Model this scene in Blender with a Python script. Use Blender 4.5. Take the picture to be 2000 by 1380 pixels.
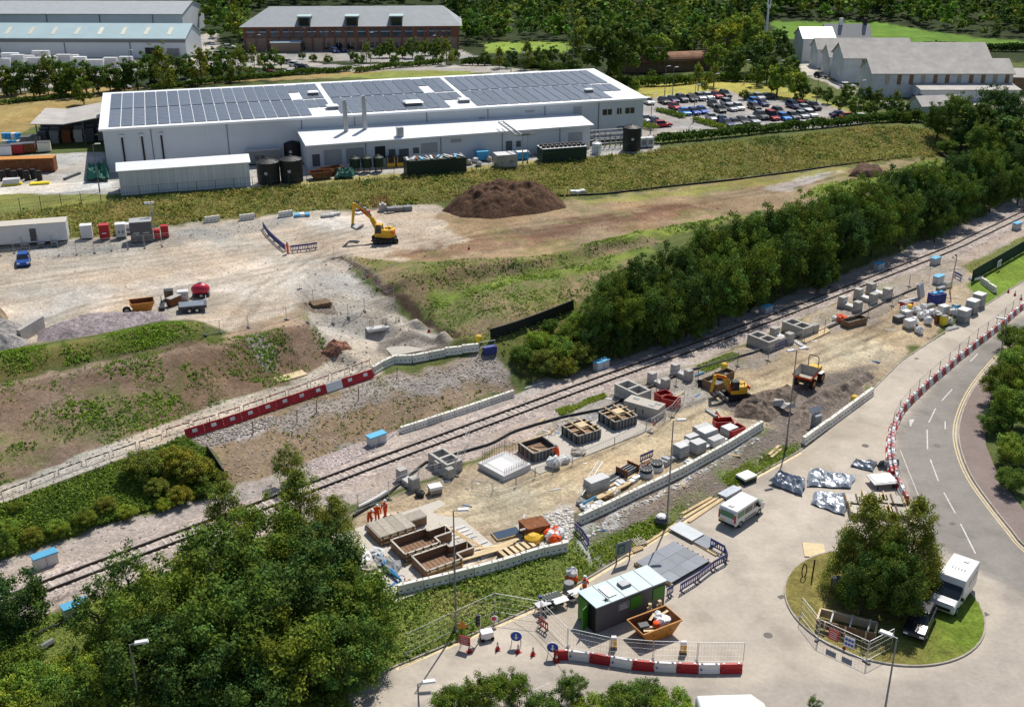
import bpy, bmesh, math, random
import numpy as np
from mathutils import Vector, Matrix
from mathutils.geometry import delaunay_2d_cdt, tessellate_polygon

for o in list(bpy.data.objects): bpy.data.objects.remove(o)
SC = bpy.context.scene
COL = SC.collection
random.seed(7); RNG = np.random.default_rng(7)

# ------------------------------------------------------------------ camera, sky, sun, exposure
FPX, PITCH, HC = 2150.0, math.radians(23.3), 56.0      # focal length in photo pixels, tilt, height
cam = bpy.data.cameras.new('camera'); cam.sensor_width = 36.0; cam.lens = 36.0*FPX/2000.0
cam.clip_start = 1.0; cam.clip_end = 6000.0
cam_o = bpy.data.objects.new('camera', cam); COL.objects.link(cam_o)
cam_o.location = (0, 0, HC); cam_o.rotation_euler = (math.pi/2-PITCH, 0, 0)
SC.camera = cam_o
SUN_AZ, SUN_EL = math.radians(20), math.radians(54.5)  # azimuth from +Y towards +X
W = bpy.data.worlds.new('World'); SC.world = W; W.use_nodes = True
nt = W.node_tree; nt.nodes.clear()
sky = nt.nodes.new('ShaderNodeTexSky'); sky.sky_type = 'NISHITA'; sky.sun_disc = False
sky.sun_elevation = SUN_EL; sky.sun_rotation = SUN_AZ; sky.air_density = 1.0; sky.dust_density = 1.0
bg = nt.nodes.new('ShaderNodeBackground'); bg.inputs[1].default_value = 0.09
wo = nt.nodes.new('ShaderNodeOutputWorld')
nt.links.new(sky.outputs[0], bg.inputs[0]); nt.links.new(bg.outputs[0], wo.inputs[0])
sl = bpy.data.lights.new('sun', 'SUN'); sl.energy = 4.8; sl.angle = math.radians(0.53); sl.color = (1.0, .945, .85)
so = bpy.data.objects.new('sun', sl); COL.objects.link(so); so.location = (60, 160, 200)
sd = Vector((math.sin(SUN_AZ)*math.cos(SUN_EL), math.cos(SUN_AZ)*math.cos(SUN_EL), math.sin(SUN_EL)))
so.rotation_euler = sd.to_track_quat('Z', 'Y').to_euler()
SC.view_settings.view_transform = 'Standard'; SC.view_settings.look = 'None'
SC.view_settings.gamma = 1.0; SC.view_settings.use_curve_mapping = False
SC.view_settings.exposure = 0.02
SC.render.engine = 'CYCLES'
SC.cycles.max_bounces = 5; SC.cycles.diffuse_bounces = 2; SC.cycles.glossy_bounces = 2
SC.cycles.transmission_bounces = 3; SC.cycles.transparent_max_bounces = 4
SC.cycles.use_denoising = True

# ------------------------------------------------------------------ survey: photo point -> place on the land
CP, SP = math.cos(PITCH), math.sin(PITCH)
def ray(u, v):
    a = (u-1000)/FPX; b = (690-v)/FPX
    return np.array([a, CP+b*SP, -SP+b*CP])
def P(u, v, z=0.0):
    d = ray(u, v); t = (z-HC)/d[2]
    return np.array([d[0]*t, d[1]*t, z])

# ------------------------------------------------------------------ the land: survey lines (photo u, v, height)
LINES = [
 # rail toe, far side of the track
 [(-200,1160,.5),(0,1092,.6),(120,1058,.6),(270,1003,.6),(430,957,.6),(600,905,.6),(770,843,.6),(1000,764,.6),(1240,690,.6),(1400,632,.6),(1500,590,.6),(1700,515,.6),(1900,432,.6),(2050,365,.6),(2300,270,.8)],
 # rail, near side
 [(-200,1300,.5),(0,1215,.6),(300,1100,.6),(600,990,.7),(800,905,.8),(1000,850,.8),(1250,735,.8),(1400,690,.8),(1600,605,.8),(1800,520,.7),(2000,435,.7),(2300,320,.8)],
 # bench outer edge
 [(-200,1060,3),(0,990,3),(180,915,3),(360,853,3),(560,793,3),(735,735,3),(800,713,3),(935,690,3.2),(975,690,3)],
 # bench inner edge
 [(-200,1010,3.1),(0,950,3.1),(100,907,3.1),(275,836,3.1),(425,787,3.1),(517,738,3.2),(600,716,3.2),(650,705,3.2)],
 # top of the weedy slope
 [(-200,790,6.4),(0,755,6.4),(160,722,6.4),(350,690,6.4),(450,668,6.4),(540,648,6.3),(590,630,6.3)],
 # berm foot, crest, back
 [(-200,775,6.5),(0,738,6.5),(160,712,6.5),(350,680,6.5),(420,664,6.5)],
 [(-200,725,8.1),(0,692,8.1),(110,676,8.1),(220,655,8.1),(340,634,8.2),(385,632,7.9)],
 [(-200,700,6.6),(0,672,6.6),(200,640,6.6),(330,618,6.6),(400,615,6.6),(440,640,6.5)],
 # yard flats
 [(-200,520,6.5),(0,500,6.5),(300,480,6.5),(560,450,6.5),(700,430,6.5)],
 [(-200,600,6.5),(0,590,6.5),(300,570,6.5),(560,540,6.5),(650,520,6.5),(850,480,6.5),(1000,455,6.5)],
 # foot and head of the rough grass bank
 [(-200,505,6.6),(0,480,6.6),(140,468,6.6),(400,432,6.6),(560,415,6.6),(700,405,6.6),(860,395,6.6),(1090,385,6.6),(1250,372,6.6),(1500,340,6.6),(1660,320,6.6),(1800,303,6.7)],
 [(-200,440,8),(0,420,8),(220,388,8),(490,368,8),(700,352,8),(900,335,8),(1100,312,8),(1260,296,8.2),(1400,285,8.8),(1550,265,9.2),(1700,245,9.0),(1800,250,8.6)],
 # ramp: left side, floor, cut
 [(600,560,6.3),(600,600,6.0),(620,640,5.6),(660,680,4.6)],
 [(640,505,6.4),(690,560,5.6),(740,610,4.8),(800,650,4.0),(850,668,3.6)],
 [(655,503,6.5),(720,543,5.5),(760,580,4.8),(800,612,4.2),(850,645,3.6),(885,662,3.4)],
 [(668,500,6.6),(733,538,6.6),(775,572,6.5),(818,603,6.2),(865,633,5.6),(905,655,4.8)],
 # ridges on the right of the cut
 [(780,520,6.7),(900,505,6.7),(1060,490,6.7),(1250,455,6.7),(1450,418,6.7)],
 [(800,535,7.6),(900,520,7.7),(1000,508,7.7),(1055,506,7.4)],
 [(800,570,6.1),(900,552,6.1),(1060,528,6.2)],
 [(1090,495,7.3),(1250,455,7.4),(1440,412,7.4)],
 [(1090,515,6.2),(1250,478,6.2),(1440,436,6.2)],
 [(1450,400,6.6),(1700,360,6.6),(1830,325,6.6)],
 # top of the railway bank under the trees
 [(905,672,3.8),(960,658,4.2),(1120,600,5.2),(1300,535,5.6),(1500,462,5.8),(1700,392,5.9),(1850,335,6.0),(1960,290,6.2),(2200,215,6.5)],
 [(975,700,2.6),(1010,740,1.4)],
 # pit
 [(745,675,2.0),(815,655,2.0),(870,676,2.2),(790,694,2.2)],
 [(735,668,3.4),(815,646,3.5),(885,678,3.3),(800,705,3.0),(740,690,3.2)],
 # lower site
 [(690,1010,.9),(800,965,.9),(950,900,.9),(1100,850,.9),(1300,745,.9),(1500,680,.9),(1700,590,.9),(1830,520,.9)],
 [(680,1090,.9),(770,1155,.9),(900,1118,.95),(1105,1068,.95),(1125,1015,.95),(1300,930,.95),(1490,838,.9),(1560,845,.5)],
 [(900,1030,.9),(1100,960,.9),(1300,870,.9),(1500,780,.8),(1700,680,.7),(1840,610,.6)],
 # kerb line and verge
 [(560,1400,.05),(700,1335,.06),(770,1302,.06),(890,1252,.06),(1060,1178,.06),(1230,1080,.06),(1330,1018,.06),(1440,948,.06),(1560,882,.06),(1640,815,.06),(1700,765,.06),(1760,705,.06),(1900,612,.06),(2000,548,.06),(2300,380,.06)],
 [(0,1400,.3),(300,1330,.3),(600,1250,.4),(760,1200,.6),(880,1180,.5),(1000,1140,.5)],
 [(1200,1030,.5),(1350,955,.5),(1500,885,.35)],
 # road floor
 [(600,1500,0),(1000,1300,0),(1300,1200,0),(1600,1000,0),(1800,800,0),(2000,640,0),(2300,450,0)],
 [(600,1800,0),(1400,1800,0),(2400,1800,0),(2400,1200,0),(2400,800,0)],
 [(-900,1800,.2),(-400,1800,.2),(200,1800,.1),(-600,1500,.3),(-300,1350,.4)],
 # factory plateau
 [(-200,400,8),(0,375,8),(230,360,8)],[(-300,300,8),(0,300,8),(230,320,8),(500,330,8),(1150,285,8)],
 [(-400,210,8),(0,205,8),(300,175,8),(700,150,8),(1000,130,8),(1250,190,8),(1250,250,8),(1500,240,8),(1600,200,8),(1400,175,8)],
 [(1750,225,8),(2000,190,8),(2300,180,8),(2200,130,8),(1700,160,8)],
 [(-400,120,6),(0,120,6),(500,105,6),(900,95,6),(1300,140,6.5),(1600,110,7)],
]
WPTS = [(-700,20,.2),(-700,180,6),(-700,330,6),(0,20,0),(700,20,0),(700,150,2),(700,330,8),(-700,480,6),(-350,480,6),(0,480,5),(350,450,9),(700,480,12),
        (-700,640,30),(0,640,32),(400,620,40),(700,640,45),(-700,900,95),(0,900,100),(700,900,110),(-700,1500,150),(0,1500,150),(700,1500,150),
        (120,330,7),(200,330,8),(130,395,8),(210,400,10),(130,470,12),(-250,560,14),(250,560,22)]
pts = []
for L in LINES:
    w = [P(*q) for q in L]
    for a, b in zip(w[:-1], w[1:]):
        n = max(1, int(np.hypot(*(b-a)[:2])/3.0)); n = min(n, 40)
        for k in range(n): pts.append(a+(b-a)*k/n)
    pts.append(w[-1])
pts += [np.array(q, float) for q in WPTS]
pts = np.array(pts)
key = np.unique(np.round(pts[:, :2]/0.4).astype(int), axis=0, return_index=True)[1]
pts = pts[key]
_v, _e, _f, _ov, _oe, _of = delaunay_2d_cdt([Vector((p[0], p[1])) for p in pts], [], [], 0, 1e-4)
TV = np.array([[v.x, v.y, pts[_ov[i][0]][2] if _ov[i] else 0] for i, v in enumerate(_v)])
def raster(x0, y0, nx, ny, st):
    g = np.zeros((ny, nx))
    for t in _f:
        a, b, c = TV[t[0]], TV[t[1]], TV[t[2]]
        lo = np.minimum(np.minimum(a, b), c); hi = np.maximum(np.maximum(a, b), c)
        i0 = max(0, int((lo[0]-x0)/st)); i1 = min(nx-1, int((hi[0]-x0)/st)+1)
        j0 = max(0, int((lo[1]-y0)/st)); j1 = min(ny-1, int((hi[1]-y0)/st)+1)
        if i1 < i0 or j1 < j0: continue
        X, Y = np.meshgrid(x0+np.arange(i0, i1+1)*st, y0+np.arange(j0, j1+1)*st)
        den = (b[1]-c[1])*(a[0]-c[0])+(c[0]-b[0])*(a[1]-c[1])
        if abs(den) < 1e-9: continue
        l1 = ((b[1]-c[1])*(X-c[0])+(c[0]-b[0])*(Y-c[1]))/den
        l2 = ((c[1]-a[1])*(X-c[0])+(a[0]-c[0])*(Y-c[1]))/den
        l3 = 1-l1-l2
        m = (l1 >= -1e-6) & (l2 >= -1e-6) & (l3 >= -1e-6)
        sub = g[j0:j1+1, i0:i1+1]; zz = l1*a[2]+l2*b[2]+l3*c[2]
        sub[m] = zz[m]
    return g
CX0, CY0, CST, CNX, CNY = -150.0, 40.0, 0.5, 640, 500
OX0, OY0, OST, ONX, ONY = -680.0, 24.0, 4.0, 341, 360
GC = raster(CX0, CY0, CNX, CNY, CST); GO = raster(OX0, OY0, ONX, ONY, OST)
def blur(g, k):
    for _ in range(k):
        g[1:-1, 1:-1] = (g[1:-1, 1:-1]*2+g[:-2, 1:-1]+g[2:, 1:-1]+g[1:-1, :-2]+g[1:-1, 2:])/6
blur(GC, 1); blur(GO, 3)

# smooth value noise for numpy arrays
_perm = RNG.random((256, 256))
def vnoise(x, y, s):
    x = np.asarray(x, float)/s; y = np.asarray(y, float)/s
    xi = np.floor(x).astype(int); yi = np.floor(y).astype(int); fx = x-xi; fy = y-yi
    fx = fx*fx*(3-2*fx); fy = fy*fy*(3-2*fy)
    g = lambda i, j: _perm[i & 255, j & 255]
    return (g(xi, yi)*(1-fx)+g(xi+1, yi)*fx)*(1-fy)+(g(xi, yi+1)*(1-fx)+g(xi+1, yi+1)*fx)*fy
def fbm(x, y, s, o=3):
    r = 0; a = 1; t = 0
    for k in range(o):
        r = r+a*vnoise(x+37*k, y-91*k, s/2**k); t += a; a *= .5
    return r/t
def inpoly(X, Y, poly):
    X = np.asarray(X); Y = np.asarray(Y); r = np.zeros(X.shape, bool); n = len(poly)
    for i in range(n):
        x1, y1 = poly[i][:2]; x2, y2 = poly[(i+1) % n][:2]
        if y1 == y2: continue
        c = ((y1 > Y) != (y2 > Y)) & (X < (x2-x1)*(Y-y1)/(y2-y1)+x1)
        r ^= c
    return r

# road outline (all at height 0)
KERB = [P(u, v, 0)[:2] for u, v in [(480,1440),(600,1383),(700,1335),(770,1302),(890,1252),(980,1214),(1060,1178),(1150,1128),(1230,1080),(1330,1018),(1440,948),(1560,882),(1640,815),(1700,765),(1760,705),(1900,612),(2000,548),(2150,468)]]
RKERB = [P(u, v, 0)[:2] for u, v in [(2150,555),(2000,655),(1985,668),(1945,705),(1905,755),(1882,800),(1872,845),(1880,890),(1900,935),(1935,985),(1975,1035),(2010,1075),(2150,1190)]]
ROAD = [tuple(p) for p in KERB]+[tuple(p) for p in RKERB]+[(95, 60), (95, 30), (-45, 30), (-45, 52)]
xs = CX0+np.arange(CNX)*CST; ys = CY0+np.arange(CNY)*CST
XG, YG = np.meshgrid(xs, ys)
rm = inpoly(XG, YG, ROAD)
rough = np.where(rm, 0, 1.0)
GC += rough*((fbm(XG, YG, 2.2)-.5)*.10+(fbm(XG+50, YG, 9)-.5)*.22)
GC[rm] = -0.07
def _bil(g, x0, y0, st, x, y):
    ny, nx = g.shape
    fx = np.clip((x-x0)/st, 0, nx-1.001); fy = np.clip((y-y0)/st, 0, ny-1.001)
    i = fx.astype(int); j = fy.astype(int); fx = fx-i; fy = fy-j
    return (g[j, i]*(1-fx)+g[j, i+1]*fx)*(1-fy)+(g[j+1, i]*(1-fx)+g[j+1, i+1]*fx)*fy
def Z(x, y):
    x = np.asarray(x, float); y = np.asarray(y, float)
    inn = (x > CX0+1) & (x < CX0+CST*(CNX-2)) & (y > CY0+1) & (y < CY0+CST*(CNY-2))
    return np.where(inn, _bil(GC, CX0, CY0, CST, x, y), _bil(GO, OX0, OY0, OST, x, y))
def zz(x, y): return float(Z(np.array([x]), np.array([y]))[0])
_T = np.concatenate([np.arange(40, 330, .5), np.arange(330, 1200, 3)])
def g(u, v, dz=0.0):
    """point of the land seen at photo point (u, v)"""
    d = ray(u, v); x = d[0]*_T; y = d[1]*_T; z = HC+d[2]*_T-dz
    h = Z(x, y); h = np.where(inpoly(x, y, ROAD), 0.0, h)
    k = np.argmax(z <= h)
    if z[k] > h[k]: k = len(_T)-1
    k = max(k, 1); a = (z[k-1]-h[k-1]); b = (h[k]-z[k]); s = a/(a+b) if a+b > 1e-9 else 0
    t = _T[k-1]+(_T[k]-_T[k-1])*s
    return Vector((d[0]*t, d[1]*t, HC+d[2]*t-dz))
def gseg(u1, v1, u2, v2):
    a, b = g(u1, v1), g(u2, v2); d = b-a
    return (a+b)/2, math.atan2(d.y, d.x), math.hypot(d.x, d.y), a, b

# ------------------------------------------------------------------ materials
M = {}
def lnk(t, a, b): t.links.new(a, b)
def mat(name, col, rough=.7, metal=0.0, var=.12, scale=2.5, bump=0.0, spec=.4, bscale=None):
    m = bpy.data.materials.new(name); m.use_nodes = True; t = m.node_tree; b = t.nodes['Principled BSDF']
    b.inputs['Roughness'].default_value = rough; b.inputs['Metallic'].default_value = metal
    b.inputs['Specular IOR Level'].default_value = spec
    tc = t.nodes.new('ShaderNodeTexCoord'); n = t.nodes.new('ShaderNodeTexNoise')
    n.inputs['Scale'].default_value = scale; n.inputs['Detail'].default_value = 5; n.inputs['Roughness'].default_value = .65
    lnk(t, tc.outputs['Object'], n.inputs['Vector'])
    mp = t.nodes.new('ShaderNodeMapRange'); mp.inputs[1].default_value = .25; mp.inputs[2].default_value = .75
    mp.inputs[3].default_value = 1-var*1.6; mp.inputs[4].default_value = 1+var
    lnk(t, n.outputs[0], mp.inputs[0])
    mx = t.nodes.new('ShaderNodeVectorMath'); mx.operation = 'SCALE'; mx.inputs[0].default_value = col
    oi = t.nodes.new('ShaderNodeObjectInfo'); mo = t.nodes.new('ShaderNodeMapRange'); mo.inputs[3].default_value = .84; mo.inputs[4].default_value = 1.10
    mm = t.nodes.new('ShaderNodeMath'); mm.operation = 'MULTIPLY'; lnk(t, oi.outputs['Random'], mo.inputs[0]); lnk(t, mo.outputs[0], mm.inputs[0]); lnk(t, mp.outputs[0], mm.inputs[1])
    lnk(t, mm.outputs[0], mx.inputs['Scale']); lnk(t, mx.outputs[0], b.inputs['Base Color'])
    if bump:
        n2 = t.nodes.new('ShaderNodeTexNoise'); n2.inputs['Scale'].default_value = bscale or scale*8; n2.inputs['Detail'].default_value = 3
        lnk(t, tc.outputs['Object'], n2.inputs['Vector'])
        bp = t.nodes.new('ShaderNodeBump'); bp.inputs['Strength'].default_value = bump; bp.inputs['Distance'].default_value = .1
        lnk(t, n2.outputs[0], bp.inputs['Height']); lnk(t, bp.outputs[0], b.inputs['Normal'])
    M[name] = m; return m
def attrmat(name, attr, rough=.9, translucent=0.0, nscale=0.0, namp=0.0, spec=.2, stones=0.0):
    """colour from a colour attribute of the mesh, broken up with noise in object space"""
    m = bpy.data.materials.new(name); m.use_nodes = True; t = m.node_tree; b = t.nodes['Principled BSDF']
    b.inputs['Roughness'].default_value = rough; b.inputs['Specular IOR Level'].default_value = spec
    at = t.nodes.new('ShaderNodeAttribute'); at.attribute_name = attr; c = at.outputs['Color']
    tc = t.nodes.new('ShaderNodeTexCoord')
    if namp:
        for sc, am in ((nscale, namp), (nscale*6, namp*.9), (nscale*.15, namp*.7)):
            n = t.nodes.new('ShaderNodeTexNoise'); n.inputs['Scale'].default_value = sc; n.inputs['Detail'].default_value = 6
            n.inputs['Roughness'].default_value = .7; lnk(t, tc.outputs['Object'], n.inputs['Vector'])
            mp = t.nodes.new('ShaderNodeMapRange'); mp.inputs[1].default_value = .3; mp.inputs[2].default_value = .7
            mp.inputs[3].default_value = 1-am; mp.inputs[4].default_value = 1+am*.8; lnk(t, n.outputs[0], mp.inputs[0])
            s = t.nodes.new('ShaderNodeVectorMath'); s.operation = 'SCALE'; lnk(t, c, s.inputs[0]); lnk(t, mp.outputs[0], s.inputs['Scale']); c = s.outputs[0]
    if stones:
        vo = t.nodes.new('ShaderNodeTexVoronoi'); vo.inputs['Scale'].default_value = 5.0; lnk(t, tc.outputs['Object'], vo.inputs['Vector'])
        sp = t.nodes.new('ShaderNodeSeparateColor'); lnk(t, vo.outputs['Color'], sp.inputs[0])
        mp = t.nodes.new('ShaderNodeMapRange'); mp.inputs[3].default_value = 1-stones; mp.inputs[4].default_value = 1+stones; lnk(t, sp.outputs[0], mp.inputs[0])
        s = t.nodes.new('ShaderNodeVectorMath'); s.operation = 'SCALE'; lnk(t, c, s.inputs[0]); lnk(t, mp.outputs[0], s.inputs['Scale']); c = s.outputs[0]
        bp = t.nodes.new('ShaderNodeBump'); bp.inputs['Strength'].default_value = .7; bp.inputs['Distance'].default_value = .12
        n3 = t.nodes.new('ShaderNodeTexNoise'); n3.inputs['Scale'].default_value = 2.5; n3.inputs['Detail'].default_value = 8; n3.inputs['Roughness'].default_value = .75
        lnk(t, tc.outputs['Object'], n3.inputs['Vector']); lnk(t, n3.outputs[0], bp.inputs['Height']); lnk(t, bp.outputs[0], b.inputs['Normal'])
    lnk(t, c, b.inputs['Base Color'])
    if translucent:
        tr = t.nodes.new('ShaderNodeBsdfTranslucent'); lnk(t, c, tr.inputs[0])
        ms = t.nodes.new('ShaderNodeMixShader'); ms.inputs[0].default_value = translucent
        lnk(t, b.outputs[0], ms.inputs[1]); lnk(t, tr.outputs[0], ms.inputs[2]); lnk(t, ms.outputs[0], t.nodes['Material Output'].inputs[0])
    M[name] = m; return m
for a in [('white_plastic',(.78,.75,.66),.5,0,.10,3),('white_paint',(.80,.80,.80),.4,0,.06,1),('cream_stone',(.52,.48,.42),.9,0,.12,4,.2),
          ('concrete',(.47,.45,.42),.9,0,.15,3,.2),('concrete_block',(.40,.41,.42),.9,0,.12,4,.2),('pale_block',(.62,.62,.62),.85,0,.1,4),
          ('galv',(.48,.50,.52),.45,.6,.12,4),('dark_metal',(.05,.05,.055),.5,.3,.2,4),('black',(.018,.018,.02),.6,0,.2,4),('rubber',(.02,.02,.02),.85,0,.2,6),
          ('red_plastic',(.42,.012,.018),.45,0,.12,3),('blue_plastic',(.02,.035,.22),.45,0,.15,3),('sky_blue',(.05,.36,.70),.5,0,.12,3),('light_blue',(.10,.42,.68),.5,0,.08,3),
          ('orange_hi',(.85,.10,.012),.75,0,.15,6),('orange',(.60,.25,.035),.55,0,.2,3),('yellow',(.72,.42,.02),.45,0,.12,3),('bright_yellow',(.78,.62,.03),.5,0,.12,3),
          ('rust',(.22,.08,.03),.9,0,.35,2,.3),('rust_roof',(.30,.15,.09),.9,0,.35,.6,.2),('timber',(.62,.46,.26),.8,0,.18,2),('timber_dark',(.22,.14,.08),.85,0,.25,2),
          ('ply',(.25,.145,.085),.75,0,.22,3),('ply_pale',(.68,.54,.33),.8,0,.12,2),('weathered',(.42,.38,.32),.9,0,.2,3),
          ('cabin_grey',(.10,.10,.11),.5,0,.10,1.5),('cabin_roof',(.50,.62,.66),.4,.1,.08,1.2),('green_panel',(.045,.22,.012),.5,0,.12,2),
          ('glass_dark',(.015,.02,.025),.08,0,.05,2,0,.6),('glass_blue',(.05,.08,.12),.1,0,.1,2,0,.6),('steel_grey',(.22,.23,.25),.5,.5,.15,3),
          ('deck_grey',(.19,.21,.25),.6,.1,.10,.9),('deck_pale',(.48,.52,.56),.55,.1,.08,1),('foil',(.34,.37,.42),.36,.5,.2,.8,.15),
          ('factory_wall',(.66,.70,.75),.5,.1,.05,.15),('factory_roof',(.80,.82,.84),.45,.1,.05,.2),('solar',(.165,.19,.235),.3,.1,.18,.8,0,.5),('dark_grey',(.10,.105,.115),.6,0,.15,2),
          ('mid_grey',(.24,.25,.26),.6,0,.12,2),('shutter',(.36,.37,.39),.5,.2,.08,1),('brick',(.27,.115,.075),.9,0,.2,1.5,.1),('brick_pale',(.36,.25,.19),.9,0,.15,1.5),
          ('slate_roof',(.33,.36,.38),.7,0,.08,.5),('roof_teal',(.42,.55,.58),.45,.1,.06,.2),('asbestos',(.48,.455,.425),.9,0,.15,.35,.1),('farm_wall',(.66,.68,.71),.85,0,.14,.4),
          ('skylight',(.75,.74,.62),.5,0,.08,1),('skin',(.55,.32,.22),.7,0,.05,3),('green_sheet',(.03,.14,.10),.6,0,.2,3),('bark',(.11,.085,.06),.95,0,.3,3,.3),
          ('sign_red',(.50,.04,.045),.5,0,.05,3),('sign_blue',(.012,.06,.42),.4,0,.05,3),('pink_red',(.60,.03,.07),.35,0,.1,2),('amber',(.75,.42,.02),.4,0,.15,3),('dark_green',(.012,.035,.022),.6,0,.2,2)]:
    mat(*a)
LEAF = attrmat('leaf', 'col', .8, .27, spec=.1)
GROUND = attrmat('ground', 'col', .95, 0, .55, .20, spec=.1, stones=.22)
HEAP = attrmat('heap', 'col', .95, 0, 1.2, .25, spec=.1, stones=.35)
TARMAC = attrmat('tarmac', 'col', .9, 0, .4, .12, spec=.15)

# ------------------------------------------------------------------ mesh helpers
class B:
    def __init__(s): s.v = []; s.f = []
    def add(s, vs, fs):
        n = len(s.v); s.v += [tuple(v) for v in vs]; s.f += [tuple(i+n for i in q) for q in fs]; return s
    def box(s, x, y, z, sx, sy, sz, rz=0.0, ry=0.0, rx=0.0, taper=1.0):
        """box with base centre x,y and bottom z"""
        v = []
        for k, (dz, t) in enumerate(((0, 1.0), (sz, taper))):
            for dx, dy in ((-1,-1),(1,-1),(1,1),(-1,1)): v.append(Vector((dx*sx/2*t, dy*sy/2*t, dz)))
        if rx or ry or rz:
            R = Matrix.Rotation(rz, 3, 'Z') @ Matrix.Rotation(ry, 3, 'Y') @ Matrix.Rotation(rx, 3, 'X')
            v = [R @ q for q in v]
        return s.add([(q.x+x, q.y+y, q.z+z) for q in v], [(0,3,2,1),(4,5,6,7),(0,1,5,4),(1,2,6,5),(2,3,7,6),(3,0,4,7)])
    def beam(s, a, b, w, h, up=(0,0,1)):
        a = Vector(a); b = Vector(b); d = (b-a).normalized(); u = Vector(up)
        if abs(d.dot(u)) > .98: u = Vector((1,0,0))
        x = d.cross(u).normalized()*w/2; y = x.cross(d).normalized()*h/2
        return s.add([a-x-y,a+x-y,a+x+y,a-x+y,b-x-y,b+x-y,b+x+y,b-x+y],[(0,1,2,3),(4,7,6,5),(0,4,5,1),(1,5,6,2),(2,6,7,3),(3,7,4,0)])
    def cyl(s, a, b, r, r2=None, n=10, cap=True):
        a = Vector(a); b = Vector(b); r2 = r if r2 is None else r2; d = (b-a).normalized(); u = Vector((0,0,1))
        if abs(d.z) > .95: u = Vector((1,0,0))
        x = d.cross(u).normalized(); y = d.cross(x)
        v = [a+(x*math.cos(t)+y*math.sin(t))*r for t in [2*math.pi*k/n for k in range(n)]]+[b+(x*math.cos(t)+y*math.sin(t))*r2 for t in [2*math.pi*k/n for k in range(n)]]
        f = [(k,(k+1)%n,n+(k+1)%n,n+k) for k in range(n)]
        if cap: f += [tuple(range(n-1,-1,-1)), tuple(range(n,2*n))]
        return s.add(v, f)
    def tube(s, path, r, n=6):
        for a, b in zip(path[:-1], path[1:]): s.cyl(a, b, r, n=n)
        return s
    def prism(s, poly, z0, z1):
        n = len(poly); v = [(p[0],p[1],z0) for p in poly]+[(p[0],p[1],z1) for p in poly]
        return s.add(v, [tuple(range(n-1,-1,-1)), tuple(range(n,2*n))]+[(k,(k+1)%n,n+(k+1)%n,n+k) for k in range(n)])
    def prof(s, poly, x0, x1):
        """outline in (y, z) pulled along x"""
        n = len(poly); v = [(x0,p[0],p[1]) for p in poly]+[(x1,p[0],p[1]) for p in poly]
        return s.add(v, [tuple(range(n-1,-1,-1)), tuple(range(n,2*n))]+[(k,(k+1)%n,n+(k+1)%n,n+k) for k in range(n)])
    def side(s, poly, y0, y1):
        """outline in (x, z) pulled along y"""
        n = len(poly); v = [(p[0],y0,p[1]) for p in poly]+[(p[0],y1,p[1]) for p in poly]
        return s.add(v, [tuple(range(n)), tuple(range(2*n-1,n-1,-1))]+[((k+1)%n,k,n+k,n+(k+1)%n) for k in range(n)])
    def quad(s, a, b, c, d): return s.add([a,b,c,d], [(0,1,2,3)])
    def lathe(s, prof, n=14, c=(0,0)):
        v = []; f = []; m = len(prof)
        for r, z in prof: v += [(c[0]+r*math.cos(2*math.pi*k/n), c[1]+r*math.sin(2*math.pi*k/n), z) for k in range(n)]
        for i in range(m-1): f += [(i*n+k, i*n+(k+1)%n, (i+1)*n+(k+1)%n, (i+1)*n+k) for k in range(n)]
        f += [tuple(range(n-1,-1,-1)), tuple(range((m-1)*n, m*n))]
        return s.add(v, f)
    def ball(s, c, r, sx=1, sy=1, sz=1, seg=8, ring=5):
        v = [(c[0],c[1],c[2]-r*sz)]; f = []
        for i in range(1, ring):
            t = -math.pi/2+math.pi*i/ring
            v += [(c[0]+r*sx*math.cos(t)*math.cos(2*math.pi*k/seg), c[1]+r*sy*math.cos(t)*math.sin(2*math.pi*k/seg), c[2]+r*sz*math.sin(t)) for k in range(seg)]
        v.append((c[0],c[1],c[2]+r*sz)); L = len(v)-1
        for k in range(seg):
            f.append((0,1+(k+1)%seg,1+k)); f.append((L, 1+(ring-2)*seg+k, 1+(ring-2)*seg+(k+1)%seg))
            for i in range(ring-2): f.append((1+i*seg+k,1+i*seg+(k+1)%seg,1+(i+1)*seg+(k+1)%seg,1+(i+1)*seg+k))
        return s.add(v, f)
    def jit(s, a, seed=0):
        r = random.Random(seed); s.v = [(x+r.uniform(-a,a), y+r.uniform(-a,a), z+r.uniform(-a,a)) for x,y,z in s.v]; return s
    def mesh(s, name, m, smooth=False):
        me = bpy.data.meshes.new(name); me.from_pydata(s.v, [], s.f)
        me.materials.append(M[m] if isinstance(m, str) else m)
        if smooth: me.polygons.foreach_set('use_smooth', [True]*len(me.polygons))
        me.update(); return me
    def build(s, name, m, parent=None, loc=None, rz=0.0, smooth=False, bevel=0.0):
        o = bpy.data.objects.new(name, s.mesh(name, m, smooth)); COL.objects.link(o)
        if parent: o.parent = parent
        if loc is not None: o.location = loc
        if rz: o.rotation_euler = (0,0,rz)
        if bevel:
            bv = o.modifiers.new('bevel', 'BEVEL'); bv.width = bevel; bv.segments = 2; bv.limit_method = 'ANGLE'; bv.angle_limit = .7
        return o
def tag(o, label, cat, group=None, kind=None):
    if label: o['label'] = label
    if cat: o['category'] = cat
    if group: o['group'] = group
    if kind: o['kind'] = kind
    return o
def thing(name, label, cat, loc=(0,0,0), rz=0.0, group=None):
    o = bpy.data.objects.new(name, None); COL.objects.link(o); o.location = loc; o.rotation_euler = (0,0,rz)
    o.empty_display_size = .3
    return tag(o, label, cat, group)
def solo(name, label, cat, b, m, loc=(0,0,0), rz=0.0, group=None, **k):
    return tag(b.build(name, m, None, loc, rz, **k), label, cat, group)
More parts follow.
